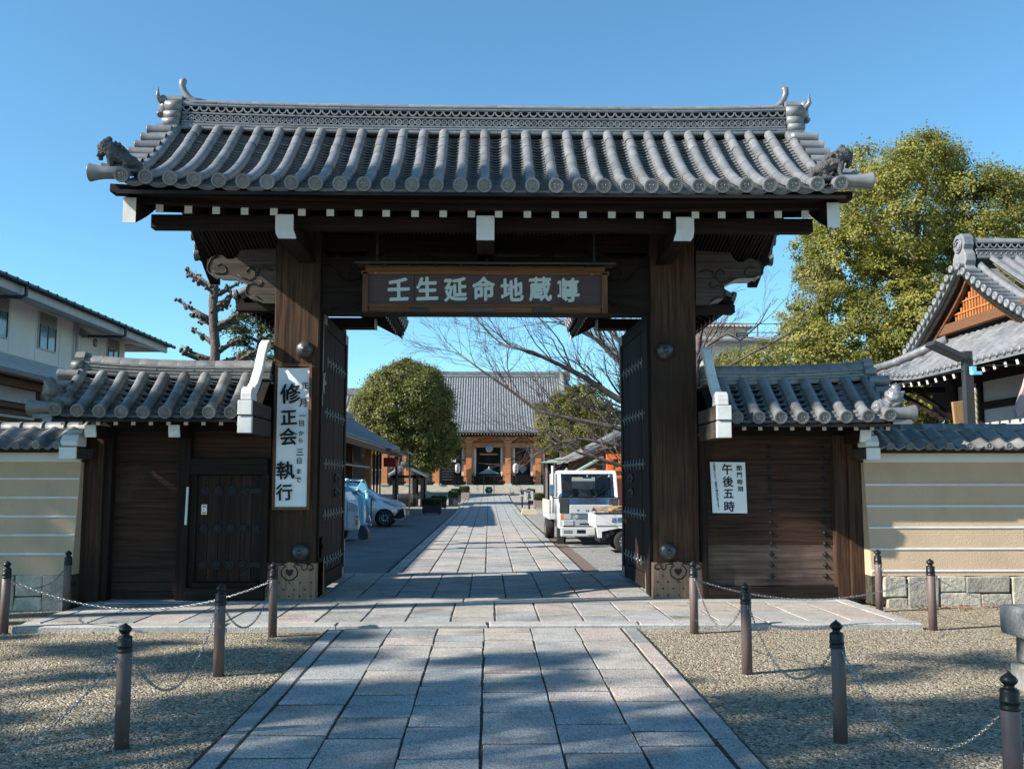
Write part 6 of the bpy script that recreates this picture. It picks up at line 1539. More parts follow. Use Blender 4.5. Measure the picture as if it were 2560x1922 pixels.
MB().add([(p0.x,61,p0.z),(p0.x+3.8,61,p0.z),(p0.x+3.8,64.6,p0.z),(p0.x,64.6,p0.z),(p0.x+1.4,62.8,p0.z+.38),(p0.x+2.4,62.8,p0.z+.38)],[(0,1,5,4),(1,2,5),(2,3,4,5),(3,0,4),(3,2,1,0)]).build("roof","pale_green",t)
MB().box(p0.x+.45,p0.x+3.4,61.5,64.2,0,p0.z).build("wall","dark_wood_plain",t)
for x in (p0.x+.5,p0.x+1.0): MB().box(x-.06,x+.06,61.3,61.45,0,p0.z).build("post","planter_tan",t)

# ---------------------------------------------------------------- vehicles
def wheel(parent, x, y, z, r, w, axis, hub="chrome", local=True):
    t = MB().lathe([(r*.62,-w/2),(r*.93,-w/2),(r,-w*.36),(r,w*.36),(r*.93,w/2),(r*.62,w/2)],22,axis=axis,cap=False).build("wheel","tyre",parent,local=True); t.location=(x,y,z)
    h = MB().lathe([(.001,-w*.36),(r*.18,-w*.40),(r*.20,-w*.30),(r*.58,-w*.34),(r*.64,-w*.5),(r*.64,w*.5),(.001,w*.3)],20,axis=axis,cap=False)
    for k in range(10):
        a=k*.628; p=[(math.cos(a)*q*r, -w*.38, math.sin(a)*q*r) for q in (.16,.60)]
        if axis=='x': p=[(b,a_,c) for a_,b,c in p]
        h.tube(p,r*.05,5)
    h.build("hub",hub,t,local=True)
    return t
# silver people carrier, nose to the right, partly behind the left door leaf
g_=0.0; car = thing("silver_minivan","silver minivan parked nose towards the path, half hidden by the left door leaf","car",(-3.10,36.0,0))
# local x: 0 at the nose, negative to the tail; y: 0 near side
prof=[(0,.42),(-.02,.60),(-.10,.78),(-.34,.93),(-.78,1.04),(-1.05,1.10),(-1.42,1.36),(-1.80,1.58),(-2.15,1.66),(-3.0,1.69),(-3.8,1.64),(-4.1,1.30),(-4.2,.85),(-4.18,.40)]
def ring(x,z):
    """half widths by height"""
    inset=.0 if z<1.0 else (z-1.0)*.22
    nose=max(0,(.55+x)/.55) if x>-.55 else 0
    return inset+ .30*nose**2
ys=(0,1.70); b=MB(); sec=[]
lo=[(-.10,.24),(-.30,.20),(-1.0,.2),(-2.0,.2),(-3.2,.2),(-4.0,.24)]
nst=28; V=[]
for i in range(nst+1):
    x=-4.2*i/nst
    zt=np.interp(-x,[-p_[0] for p_ in prof[:11]],[p_[1] for p_ in prof[:11]]) if x>-3.8 else np.interp(-x,[3.8,4.1,4.2],[1.64,1.3,.85])
    zt=max(zt,.45); nose=max(0,(.6+x)/.6)**2*.28 if x>-.6 else (max(0,(-x-3.8)/.4)**2*.12)
    zb=.24+(.12*max(0,(.15+x)/.15) if x>-.15 else 0); zs=min(zt-.02,.98)
    prof_=[(0.05+nose,zb),(0.0+nose,zb+.14),(-.0+nose,.62 if zs>.7 else (zb+zs)/2),(0.02+nose,zs)]
    if zt>1.05: prof_+=[(0.06+nose+(zt-1)*.10,zs+(zt-zs)*.5),(0.14+nose+(zt-1)*.14,zt-.07),(.30+nose,zt)]
    else: prof_+=[(.06+nose,zs+.005),(.16+nose,zt-.01),(.32+nose,zt)]
    half=[(x,y,z) for y,z in prof_]; V+=half+[(x,1.7-y,z) for x_,y,z in half[::-1]]
k=14
fs=[(i*k+j,(i+1)*k+j,(i+1)*k+j+1,i*k+j+1) for i in range(nst) for j in range(k-1)]
b.add(V,fs,0,True); b.add(V[:k],[tuple(range(k))]); b.add(V[-k:],[tuple(range(k))[::-1]])
b.build("body","silver_paint",car,local=True)
def side(nm,pts,m,off=-.012):
    def yy(x,z): return 0.0 if z<1.0 else .06+(z-1.0)*.20
    o=MB(); n=len(pts); o.add([(x,yy(x,z)+off,z) for x,z in pts]+[(x,yy(x,z)+.02,z) for x,z in pts],[tuple(range(n)),tuple(range(n,2*n))[::-1]]+[(i,i+n,(i+1)%n+n,(i+1)%n) for i in range(n)])
    return o.build(nm,m,car,local=True)
side("side_window",[(-1.25,1.05),(-2.15,1.05),(-2.15,1.55),(-1.92,1.53),(-1.5,1.28)][::-1],"windscreen"); side("side_window",[(-2.22,1.05),(-3.1,1.05),(-3.1,1.57),(-2.22,1.56)][::-1],"windscreen"); side("side_window",[(-3.18,1.05),(-3.95,1.05),(-3.8,1.5),(-3.18,1.56)][::-1],"windscreen")
o=MB(); o.add([(-1.10,.30,1.135),(-1.10,1.40,1.135),(-1.78,1.36,1.60),(-1.78,.34,1.60)],[(0,3,2,1)]); o.build("windscreen","windscreen",car,local=True)
side("headlight",[(-.16,.80),(-.30,.87),(-.62,.97),(-.86,.99),(-.70,.90),(-.36,.78)],"lamp_glass",-.03); 
o=MB().ball((-.20,.22,.80),(.10,.12,.06)); o.build("headlight","lamp_glass",car,local=True)
side("front_grille",[(-.04,.36),(-.22,.30),(-.55,.33),(-.40,.42),(-.20,.66),(-.10,.68)][::-1],"black",-.02)
MB().box(-.03,.012,.35,1.35,.34,.66).build("front_grille","black",car,local=True); MB().box(.012,.02,.65,1.05,.42,.56).build("number_plate","white_paint",car,local=True)
MB().tube([(-.30,-.03,.62),(-.14,.02,.72),(-.02,.14,.70),(-.02,.16,.45),(-.10,.08,.36)],.018,6).build("trim_strip","chrome",car,local=True)
MB().box(-1.33,-1.28,-.005,.02,.3,1.05).build("door_seam","dark_metal",car,local=True)
o=MB().ball((-1.20,-.12,1.10),(.09,.11,.085)); o.build("mirror","silver_paint",car,local=True)
MB().box(-2.0,-1.8,-.02,.01,.92,.95).build("door_handle","chrome",car,local=True)
for x in (-.80,-3.35):
    MB().lathe([(.36,-.012),(.36,.02)],24,c=(x,.0,.32),axis='y').build("wheel_arch","black",car,local=True)
    wheel(car,x,.07,.31,.31,.2,'y'); wheel(car,x,1.62,.31,.31,.2,'y')

# white light truck facing the gate
T0=25.35
tr = thing("flatbed_truck","white flatbed truck with a chrome front facing the gate on the right gravel","truck",(2.65,T0,0))
k5=.864/5.192/2050*25.4
def c5(cx,cy,y=0.0): # front elevation coordinates
    return ((1340+cx/5.192)*.864-1056)/2050*25.4, (1455-cy)*k5
bx0,bx1=c5(275,0)[0],c5(1085,0)[0]
MB().prism([(T0+.02,.42),(T0-.0,.62),(T0+.02,.98),(T0+.10,1.25),(T0+1.5,1.25),(T0+1.5,.42)],'x',bx0+.02,bx1-.02).build("cab","silver_white",tr,bevel=.05)
MB().prism([(T0+.40,1.875),(T0+.43,1.935),(T0+.52,1.975),(T0+1.40,1.975),(T0+1.5,1.92),(T0+1.5,1.875)],'x',bx0+.045,bx1-.045).build("roof","white_vehicle",tr,bevel=.045)
for x in (bx0+.085,bx1-.085):
    MB().bar((x,T0+.10,1.23),(x,T0+.43,1.90),.085,.09,up=(1,0,0)).build("pillar","white_vehicle",tr,bevel=.02)
    MB().bar((x,T0+.80,1.24),(x,T0+.86,1.90),.06,.08,up=(1,0,0)).build("pillar","white_vehicle",tr)
    MB().box(x-.02,x+.02,T0+1.42,T0+1.5,1.24,1.9).build("pillar","white_vehicle",tr)
    xo=x-.035 if x<2.6 else x+.03
    MB().prism([(T0+.20,1.27),(T0+.80,1.27),(T0+.84,1.85),(T0+.46,1.85)],'x',xo,xo+.006).build("side_window","clear_glass",tr)
xm=(bx0+bx1)/2
MB().box(bx0+.06,bx1-.06,T0+1.42,T0+1.48,1.24,1.46).build("rear_wall","dark_metal",tr); MB().box(bx0+.06,bx1-.06,T0+1.42,T0+1.48,1.80,1.9).build("rear_wall","dark_metal",tr)
for x0,x1 in ((bx0+.06,xm-.33),(xm+.33,bx1-.06)): MB().box(x0,x1,T0+1.42,T0+1.48,1.46,1.80).build("rear_wall","dark_metal",tr)
for q in (-.42,.42): 
    MB().box(xm+q-.25,xm+q+.25,T0+1.0,T0+1.15,1.0,1.48).build("seat_back","black",tr,bevel=.05)
MB().box(bx0+.08,bx1-.08,T0+.16,T0+.42,1.235,1.285).build("dashboard","dark_metal",tr,bevel=.02)
MB().tube([(xm+.42+.17*math.cos(i*.45),T0+.55+.05*math.sin(i*.45),1.33+.15*math.sin(i*.45)) for i in range(15)],.014,6).build("steering_wheel","black",tr)
MB().box(xm-.12,xm+.12,T0+.42,T0+.44,1.76,1.83).build("inner_mirror","black",tr,bevel=.01)
MB().lathe([(.035,0),(.035,.004)],12,c=(bx1-.24,T0+.345,1.82),axis='y').build("round_sticker","machine_blue",tr); MB().box(xm-.02,xm+.02,T0+.36,T0+.364,1.80,1.85).build("inspection_sticker","machine_blue",tr)
MB().box(bx0+.18,bx0+.32,T0+.17,T0+.20,1.29,1.37).build("paper_pad","machine_blue",tr)
def front(nm,x0,x1,z0,z1,m,out=.02,d=.05,slope=False,bev=.0):
    if slope: y=lambda z: T0+.10+(z-1.26)*.5
    else: y=lambda z: T0
    o=MB(); A=[(x0,y(z0)-out,z0),(x1,y(z0)-out,z0),(x1,y(z1)-out,z1),(x0,y(z1)-out,z1)]; B=[(a,b_+d,c) for a,b_,c in A]
    o.add(A+B,[(0,1,2,3),(7,6,5,4),(0,4,5,1),(1,5,6,2),(2,6,7,3),(3,7,4,0)]); return o.build(nm,m,tr,bevel=bev)
MB().add([(bx0+.12,T0+.105,1.265),(bx1-.12,T0+.105,1.265),(bx1-.14,T0+.415,1.885),(bx0+.14,T0+.415,1.885)],[(0,1,2,3)]).build("windscreen","clear_glass",tr)
MB().box(bx0+.10,bx1-.10,T0+.05,T0+.12,1.245,1.27).build("windscreen_rubber","black",tr)
MB().prism([(T0-.02,1.07),(T0+.05,1.245),(T0+.09,1.245),(T0+.03,1.07)],'x',c5(400,0)[0],c5(1000,0)[0]).build("chrome_strip","chrome",tr)
front("bonnet_panel",c5(430,0)[0],c5(985,0)[0],.83,1.065,"silver_white",.03,.08,False,.015)
letters(tr,[(c,c5(x,0)[0],T0-.036,c5(0,1013)[1],.075) for c,x in zip("FUSO",(540,655,768,880))],"dark_metal",.012,xscale=1.5)
for q in (0,1):
    f=(lambda a: c5(a,0)[0]) if q==0 else (lambda a: bx0+bx1-c5(a,0)[0])
    xs_=lambda a,b_: sorted((f(a),f(b_)))
    front("corner_panel",*xs_(300,425),.84,1.24,"windscreen",.028,.1,False,.02)
    front("corner_lamp",*xs_(352,450),.675,.815,"lamp_glass",.03,.08,False,.012); front("indicator",*xs_(310,350),.69,.81,"amber",.03,.08,False,.012)
    front("headlight",*xs_(345,485),.505,.665,"lamp_glass",.035,.1,False,.02); front("bumper_lamp",*xs_(350,465),.31,.40,"pale_metal",.065,.03,False,.01)
front("grille_bar",c5(495,0)[0],c5(960,0)[0],.695,.81,"chrome",.035,.08,False,.012); front("grille_slot",c5(560,0)[0],c5(940,0)[0],.535,.575,"black",.022,.04); front("grille",c5(490,0)[0],c5(980,0)[0],.50,.69,"silver_paint",.02,.06)
front("bumper",c5(315,0)[0],bx0+bx1-c5(315,0)[0],.225,.475,"silver_white",.06,.2,False,.025); front("bumper_vent",c5(520,0)[0],c5(632,0)[0],.315,.405,"black",.065,.02); front("bumper_gap",c5(350,0)[0],c5(1000,0)[0],.478,.503,"black",.03,.1)
front("number_plate",c5(648,0)[0],c5(790,0)[0],.275,.43,"white_paint",.075,.012)
letters(tr,[("8",c5(760,0)[0],T0-.079,.325,.075)],"dark_print",.01); letters(tr,[("・",c5(695,0)[0],T0-.079,.325,.06),("・",c5(725,0)[0],T0-.079,.325,.06)],"dark_print",.008)
for x,m_ in ((c5(205,0)[0],1),(bx0+bx1-c5(205,0)[0],-1)):
    MB().box(x-.07,x+.07,T0-.05,T0+.03,1.30,1.60).build("mirror","mirror_blue",tr,bevel=.03); MB().tube([(x,T0,1.30),(x+.02*m_,T0+.02,1.24),(x+.22*m_,T0+.12,1.24)],.014,6).build("mirror_arm","black",tr)
for x,d in ((c5(430,0)[0],.30),(c5(740,0)[0],.30)): MB().tube([(x,T0+.07,1.27),(x+d,T0+.135,1.385)],.010,5).build("wiper","black",tr)
MB().box(bx0+.02,bx0+.20,T0+.45,T0+.65,.02,.42).build("step","dark_metal",tr)
for x in (bx0+.16,bx1-.16): 
    w=wheel(tr,x-2.65,.75,.335,.335,.20,'x',"pale_metal")
for x in (bx0-.02,bx1+.02): wheel(tr,x-2.65,3.1,.31,.31,.26,'x',"pale_metal")
MB().box(bx0-.12,bx1+.12,T0+1.6,T0+4.7,.62,.78).build("flatbed","white_vehicle",tr); MB().box(bx0+.2,bx1-.2,T0+.3,T0+4.4,.40,.60).build("chassis","black",tr)
for x in (bx0-.13,bx1+.08): MB().box(x,x+.05,T0+1.6,T0+4.7,.78,1.15).build("side_board","yellow_base",tr)
MB().box(bx0-.1,bx1+.1,T0+1.6,T0+1.68,.78,1.9).build("headboard","white_vehicle",tr); MB().tube([(bx0-.02,T0+1.62,.8),(bx0-.02,T0+1.62,2.12)],.035,8).build("rack_post","white_paint",tr)
# mini truck seen from the side, cut by the right door leaf
mt = thing("mini_truck","small white pickup with a brown tarpaulin on its bed beside the right door leaf","truck",(3.6,22.4,0))
MB().box(2.50,4.45,22.40,22.44,.645,.915).build("side_board","white_vehicle",mt,bevel=.008); MB().box(2.48,4.45,23.75,23.8,.645,.915).build("side_board","white_vehicle",mt); MB().box(2.48,2.53,22.44,23.75,.645,.915).build("tailgate","white_vehicle",mt)
MB().box(2.49,4.45,22.39,22.45,.917,.95).build("top_rail","dark_metal",mt); MB().box(2.5,4.45,22.44,23.75,.60,.65).build("bed","white_vehicle",mt)
MB().prism([(2.52,.60),(2.56,.36),(2.66,.36),(2.66,.50),(3.05,.58),(3.0,.64),(2.52,.64)],'y',22.42,22.5).build("rear_corner","white_vehicle",mt,bevel=.01)
MB().box(2.62,4.3,22.55,23.6,.25,.60).build("chassis","black",mt)
for dx in (0,.08,.18,.05): MB().ball((2.72+dx,22.5,.38+dx*.6),(.09,.05,.07),8,5).build("axle_casing","dark_metal",mt)
b=MB(); V=[]; n=14
for j in range(7):
    for i in range(n+1):
        u=i/n; V.append((2.55+1.85*u,22.42+1.3*j/6,.95+.10*math.sin(math.pi*j/6)+.10*u+.018*math.sin(9*u+2*j)))
b.add(V,[(j*(n+1)+i,j*(n+1)+i+1,(j+1)*(n+1)+i+1,(j+1)*(n+1)+i) for j in range(6) for i in range(n)],0,True); b.build("tarpaulin","tarp_brown",mt)
MB().tube([(2.82,22.46,1.0),(3.3,22.44,1.06),(4.3,22.43,1.09)],.05,8).build("rolled_sheet","plaque_wood",mt)
letters(mt,[("店",2.945,22.395,.775,.125),("務",3.085,22.395,.775,.125)],"blue_print",.006)
for x in (3.22,5.15): wheel(mt,x-3.6,.12,.275,.275,.15,'y',"pale_metal"); wheel(mt,x-3.6,1.28,.275,.275,.15,'y',"pale_metal")
MB().prism([(4.47,.35),(5.75,.35),(5.78,.8),(5.45,1.72),(4.55,1.75),(4.47,1.7)],'y',22.42,23.78).build("cab","white_vehicle",mt,bevel=.05)
MB().prism([(4.62,1.05),(5.45,1.05),(5.28,1.6),(4.62,1.62)],'y',22.40,22.42).build("side_window","windscreen",mt)
MB().prism([(3.05,.58),(3.0,.66),(3.46,.66),(3.42,.56),(3.22,.58)],'y',22.41,22.44).build("mudguard","white_vehicle",mt)
# white van nose and light blue digger behind the left door leaf
def c3(cx,cy,Y): return at((850+cx/5.536)*.864,(1040+cy/5.536)*.864,Y)
vn = thing("white_van","nose of a white van behind the left door leaf","van",(-4.6,27.4,0)); Y=27
n0=c3(272,1500,Y).x
MB().prism([(n0-2.9,.30),(n0-.02,.30),(n0,.62),(n0-.04,1.02),(n0-.30,1.16),(n0-.62,1.62),(n0-.95,1.80),(n0-2.9,1.84)],'y',Y,Y+1.45).build("body","white_vehicle",vn,bevel=.07)
MB().prism([(n0-.40,1.15),(n0-.70,1.60),(n0-1.5,1.66),(n0-1.5,1.15)][::-1],'y',Y-.012,Y+.03).build("side_window","windscreen",vn)
MB().prism([(n0-.33,.86),(n0-.05,.84),(n0-.07,1.02),(n0-.30,1.10)],'y',Y-.02,Y+.03).build("headlight","lamp_glass",vn)
MB().box(n0-.36,n0-.345,Y-.006,Y+.01,.32,1.12).build("door_seam","dark_metal",vn); MB().box(n0-.12,n0-.05,Y-.012,Y,.46,.62).build("orange_label","orange_print",vn); MB().box(n0-.13,n0-.04,Y-.012,Y,.66,.72).build("grey_label","pale_metal",vn)
for x in (n0-.62,n0-2.4): wheel(vn,x+4.6,-.28,.29,.29,.17,'y',"pale_metal")
dg = thing("mini_digger","light blue mini excavator arm reaching past the left door leaf with its bucket down","digger",(-4.4,26,0)); Y=26
def P(cx,cy): v=c3(cx,cy,Y); return (v.x,v.z)
MB().prism([P(60,965),P(250,975),P(345,1010),P(300,1050),P(230,1040),P(60,1050)],'y',Y,Y+.16).build("boom","machine_blue",dg,bevel=.012)
MB().prism([P(305,880),P(335,885),P(388,1030),P(370,1065),P(330,1070),P(235,1030),P(235,1000)],'y',Y-.03,Y+.19).build("link_plate","machine_blue",dg,bevel=.012)
MB().prism([P(240,1040),P(325,1050),P(330,1480),P(285,1500),P(262,1400)],'y',Y,Y+.15).build("stick","machine_blue",dg,bevel=.012)
a=c3(90,885,Y); c=c3(305,890,Y); MB().tube([(a.x,Y+.08,a.z),(c.x,Y+.08,c.z)],.022,8).build("cylinder_rod","chrome",dg); a2=c3(60,885,Y); b2=c3(118,885,Y); MB().tube([(a2.x,Y+.08,a2.z),(b2.x,Y+.08,b2.z)],.045,8).build("cylinder","machine_blue",dg)
a=c3(372,1060,Y); c=c3(398,1345,Y); d=c3(428,1490,Y); MB().tube([(a.x,Y-.02,a.z),(c.x,Y-.02,c.z)],.05,10).build("cylinder","machine_blue",dg); MB().tube([(c.x,Y-.02,c.z),(d.x,Y-.02,d.z)],.022,8).build("cylinder_rod","chrome",dg)
MB().prism([P(330,1480),P(420,1490),P(435,1520),P(400,1525),P(330,1500)],'y',Y-.03,Y+.15).build("bucket_link","machine_blue",dg,bevel=.008)
bz=P(0,1675)[1]
MB().prism([P(290,1500),P(350,1520),P(395,1590),P(400,1690),P(330,1715),P(262,1690),P(255,1640)],'y',Y-.12,Y+.28).build("bucket","dark_metal",dg,bevel=.02)
for cx,cy in ((315,895),(248,1025),(365,1050),(410,1500)):
    v=c3(cx,cy,Y); MB().lathe([(.04,0),(.04,.26)],10,c=(v.x,Y-.05,v.z),axis='y').build("pin","pale_metal",dg)
MB().box(-6.6,-4.3,26.1,27.0,.55,1.3).build("engine_body","machine_blue",dg,bevel=.06); MB().box(-6.6,-4.4,25.8,26.05,.02,.5).build("track","black",dg,bevel=.15)
MB().box(-4.45,-3.9,26.0,26.15,1.30,1.44).build("boom_foot","machine_blue",dg)

# ---------------------------------------------------------------- left: two storey white building, pergola, trees
lb = thing("white_house", "two storey white building with deep eaves and narrow windows on the left", "building", (-14.5,24,0))
MB().box(-19,-12.5,14,32.6,0,6.48).build("wall","house_white",lb)
for k in range(13): MB().box(-12.502,-12.494,14.6+k*1.45,14.615+k*1.45,5.0,6.4).build("wall_joint","soffit_grey",lb)
MB().prism([(-12.5,6.50),(-11.42,6.24),(-11.42,6.20),(-12.5,6.46)],'y',12.5,33.4).build("soffit","soffit_grey",lb)
MB().prism([(-19,6.5),(-12.5,6.5),(-12.5,6.55),(-19,6.55)],'y',32.5,33.4).build("soffit","soffit_grey",lb)
MB().prism([(-11.34,6.18),(-11.34,6.40),(-11.44,6.40),(-11.44,6.18)],'y',12.5,33.45).build("fascia","soffit_grey",lb)
MB().box(-19,-11.44,33.4,33.5,6.22,6.44).build("fascia","soffit_grey",lb)
MB().add([(-11.22,12.4,6.47),(-11.22,33.75,6.47),(-15,29.5,7.75),(-15,12.4,7.75),(-19.5,33.75,6.47),(-19.5,12.4,6.47),(-11.22,12.4,6.42),(-11.22,33.75,6.42),(-19.5,33.75,6.42)],[(0,1,2,3),(1,4,2),(4,5,3,2),(0,6,7,1),(1,7,8,4)]).build("roof","dark_metal",lb)
MB().prism([(-11.26,6.47),(-11.16,6.47),(-11.15,6.41),(-11.20,6.37),(-11.27,6.40)],'y',12.4,33.8).build("gutter","dark_metal",lb)
for k in range(40): MB().box(-11.28,-11.14,13+k*.52,13.02+k*.52,6.40,6.49).build("gutter_bracket","black",lb)
def hwin(y0,y1,z0,z1):
    w = MB().box(-12.52,-12.47,y0-.05,y1+.05,z0-.05,z1+.03).build("window","soffit_grey",lb)
    zm=z1-.33*(z1-z0)
    MB().box(-12.468,-12.462,y0,y1,z0,zm).build("pane","glass",w)
    for yy in (y0+.02,(y0+y1)/2,y1-.02): MB().box(-12.465,-12.445,yy-.02,yy+.02,z0,zm).build("mullion","dark_metal",w)
    for i in range(7): MB().box(-12.465,-12.44,y0,y1,zm+.02+i*(z1-zm)/7,zm+(i+.75)*(z1-zm)/7).build("shutter_slat","dark_metal",w)
hwin(26.35,27.35,5.38,6.36); hwin(31.1,32.0,5.38,6.36); hwin(23.3,24.6,5.38,6.36); hwin(18.5,19.6,5.38,6.36)
for y in (28.6,): MB().tube([(-12.4,y,3.0),(-12.4,y,6.40)],.05,8).build("downpipe","soffit_grey",lb)
for y in (22.9,29.2): MB().tube([(-11.2,y,6.40),(-11.2,y,6.16),(-11.32,y,6.10),(-12.4,y-.25,6.09)],.045,8).build("downpipe","dark_metal",lb)
MB().prism([(-12.5,6.35),(-12.25,6.2),(-12.25,6.05),(-12.5,6.1)],'y',29.0-.1,29.2).build("vent_hood","pale_metal",lb); MB().lathe([(.13,0),(.13,.05),(.08,.08)],14,c=(-12.5,30.1,6.05),axis='x').build("vent_cap","pale_metal",lb)
# lower pent roof
MB().add([(-12.5,14,4.98),(-12.5,28.2,4.98),(-11.0,28.9,4.25),(-11.0,14,4.25),(-12.5,14,4.88),(-12.5,28.2,4.88),(-11.0,28.9,4.17),(-11.0,14,4.17)],[(0,1,2,3)[::-1],(4,5,6,7),(3,2,6,7)[::-1],(1,2,6,5)]).build("pent_roof","soffit_grey",lb)
MB().box(-11.05,-10.9,14,28.9,4.10,4.24).build("gutter","dark_metal",lb); MB().box(-12.5,-11.1,14,28.6,3.95,4.1).build("soffit","soffit_grey",lb)
MB().box(-12.5,-11.6,14,28.2,0,3.95).build("lower_wall","soffit_grey",lb)
pg = thing("timber_pergola","brown timber pergola with horizontal slats before the white building","pergola",(-8.6,17,0))
MB().box(-8.62,-8.48,13.9,18.5,3.36,3.48).build("beam","brown_wood",pg); MB().box(-9.9,-9.76,13.9,18.5,3.36,3.48).build("beam","brown_wood",pg)
MB().prism([(-8.3,3.50),(-10.4,3.64),(-10.4,3.68),(-8.3,3.54)],'y',13.8,18.6).build("roof_sheet","brown_wood",pg)
for y in (14.2,16.4,18.2):
    for x in (-8.55,-9.83): MB().box(x-.05,x+.05,y-.05,y+.05,0,3.36).build("post","brown_wood_z",pg)
for k in range(9): MB().box(-8.62,-8.58,13.9,18.4,1.95+k*.13,2.03+k*.13).build("slat","brown_wood",pg)
MB().box(-8.7,-8.6,13.9,18.6,2.95,3.1).build("rail","dark_wood_plain",pg)

def rise(b, p0, p1, r0, r1, n=8, jit=.08, sides=9):
    p0=Vector(p0); p1=Vector(p1); L=(p1-p0).length
    pts=[p0.lerp(p1,i/n)+Vector((rnd.gauss(0,jit),rnd.gauss(0,jit),0))*(1 if 0<i<n else 0) for i in range(n+1)]
    b.tube(pts,[r0+(r1-r0)*i/n for i in range(n+1)],sides); return pts
# pollarded tree
pt = thing("pollarded_tree","knobbly bare pollarded tree behind the left side gate","tree",(-6.4,22,0)); b=MB()
P0=rise(b,(-6.25,22,0),(-6.42,22,6.35),.15,.10,12,.02)
def knob(p,r):
    for i in range(7): b.ball(Vector(p)+Vector((rnd.gauss(0,.7),rnd.gauss(0,.7),rnd.gauss(0,.7)))*r, r*rnd.uniform(.5,.9),7,5)
knob((-6.42,22,6.42),.11); knob((-6.5,21.95,6.2),.09)
for z,ang,L in ((6.15,170,.42),(6.05,200,.38),(6.0,20,.30),(5.75,330,.40),(5.62,30,.30),(5.35,185,.62),(5.25,150,.40),(5.2,10,.48),(5.25,-35,.5),(4.45,175,.62),(4.3,200,.75),(4.35,15,.58),(4.25,-15,.85),(4.6,5,.38),(4.8,160,.3),(4.0,30,.6),(3.9,160,.7)):
    a=R(ang); d=Vector((math.cos(a),math.sin(a)*.35,.28)); c_=Vector((-6.36+(-.06)*(z-4.5)/1.9,22,z)); e=c_+d*L+Vector((0,0,rnd.uniform(.02,.2)))
    m_=c_.lerp(e,.5)+Vector((0,0,rnd.uniform(-.04,.06))); b.tube([c_,m_,e],[.075,.06,.045],7); knob(e,.062); 
    if rnd.random()<.7: knob(m_,.05)
    if rnd.random()<.6:
        f_=e+Vector((d.x*.25,d.y*.2,.16)); b.tube([m_,m_.lerp(f_,.6),f_],[.045,.035,.03],6); knob(f_,.045)
    for q in range(2): 
        s_=e+Vector((d.x*rnd.uniform(.05,.25),0,rnd.uniform(.0,.22))); b.tube([e,s_],[.008,.003],4)
for i in range(16):
    z=rnd.uniform(3.2,6.2); a=rnd.uniform(0,6.28); b.ball((-6.36-.03*(z-4.5)+.11*math.cos(a),22+.11*math.sin(a),z),(.055,.055,.05),6,4)
b.build("trunk","bark",pt)
# layered garden pine
gp = thing("layered_pine","small layered evergreen garden tree between the bare tree and the left gate post","tree",(-5.75,24,0)); b=MB()
rise(b,(-5.6,24,0),(-5.8,24,5.5),.16,.06,9,.05)
pads=[(-5.95,24,5.85,.55,.45,.18),(-6.4,24,5.50,.42,.4,.15),(-5.4,24,5.55,.5,.45,.18),(-5.35,24,5.2,.5,.4,.14),(-6.25,24,5.2,.32,.35,.10),(-6.05,24,4.85,.45,.4,.14),(-5.3,24,4.8,.4,.4,.14),(-6.5,24,4.55,.4,.35,.12),(-5.5,24,4.45,.5,.4,.14),(-6.9,24,4.3,.4,.3,.12),(-6.2,24.1,4.2,.4,.3,.12)]
for p in pads: b.tube([(-5.75,24,p[2]-.35),((p[0]-5.75)/2,24,p[2]-.18),(p[0],24,p[2]-.05)],[.05,.04,.02],6)
b.build("trunk","bark",gp); crown(gp,pads,9000,.085,"pine_leaf",30,.25,.25,yellow=.12,cull=False,aspect=.4)
# round evergreen beside the path
rt = thing("round_evergreen","dense round evergreen tree standing over the left side of the courtyard","tree",(-5.5,66,.15)); b=MB()
rise(b,(-5.2,66.5,.1),(-5.5,66,6.5),.2,.12,8,.06)
for k in range(9): 
    a=k*.7; b.tube([(-5.55,66,3.2+k*.4),(-5.5+math.cos(a)*1.0,66+math.sin(a)*1.0,4.2+k*.45),(-5.5+math.cos(a)*2.0,66+math.sin(a)*1.9,4.9+k*.5)],[.12,.08,.03],6)
b.build("trunk","bark",rt)
RB=lumpy((-5.75,66,6.5),(2.3,2.2,2.9),34,1.25,3,core=.9)+[(-3.5,65.8,5.6,1.2,1.2,1.3),(-3.1,65.8,4.4,1.0,1.1,1.0),(-3.6,65.6,3.3,1.0,1.0,.8),(-5.9,66,9.5,.8,.9,.7),(-7.9,66,6.9,.8,.9,.8)]+[(-3.6,65.6,3.6,1.1,1.2,1.0),(-4.6,65.4,3.0,1.0,1.2,.8),(-6.6,65.8,9.0,.7,.8,.6),(-5.3,66,9.6,.7,.8,.5)]
crown(rt,RB,110000,.15,"oak_leaf",70,.17,.78,cull=True)
# evergreen right of the hall
t2 = thing("rounded_evergreen","evergreen tree in front of the right end of the main hall","tree",(6,74,.2)); b=MB(); rise(b,(6,74,.1),(6.2,74,6),.25,.1,7,.06); b.build("trunk","bark",t2)
crown(t2,lumpy((6.8,74,6.2),(2.9,2.0,2.7),30,.95,15)+lumpy((4.9,73.5,4.6),(1.1,1.2,.9),8,.6,16),50000,.16,"oak_leaf",60,.17,.76,yellow=.12)
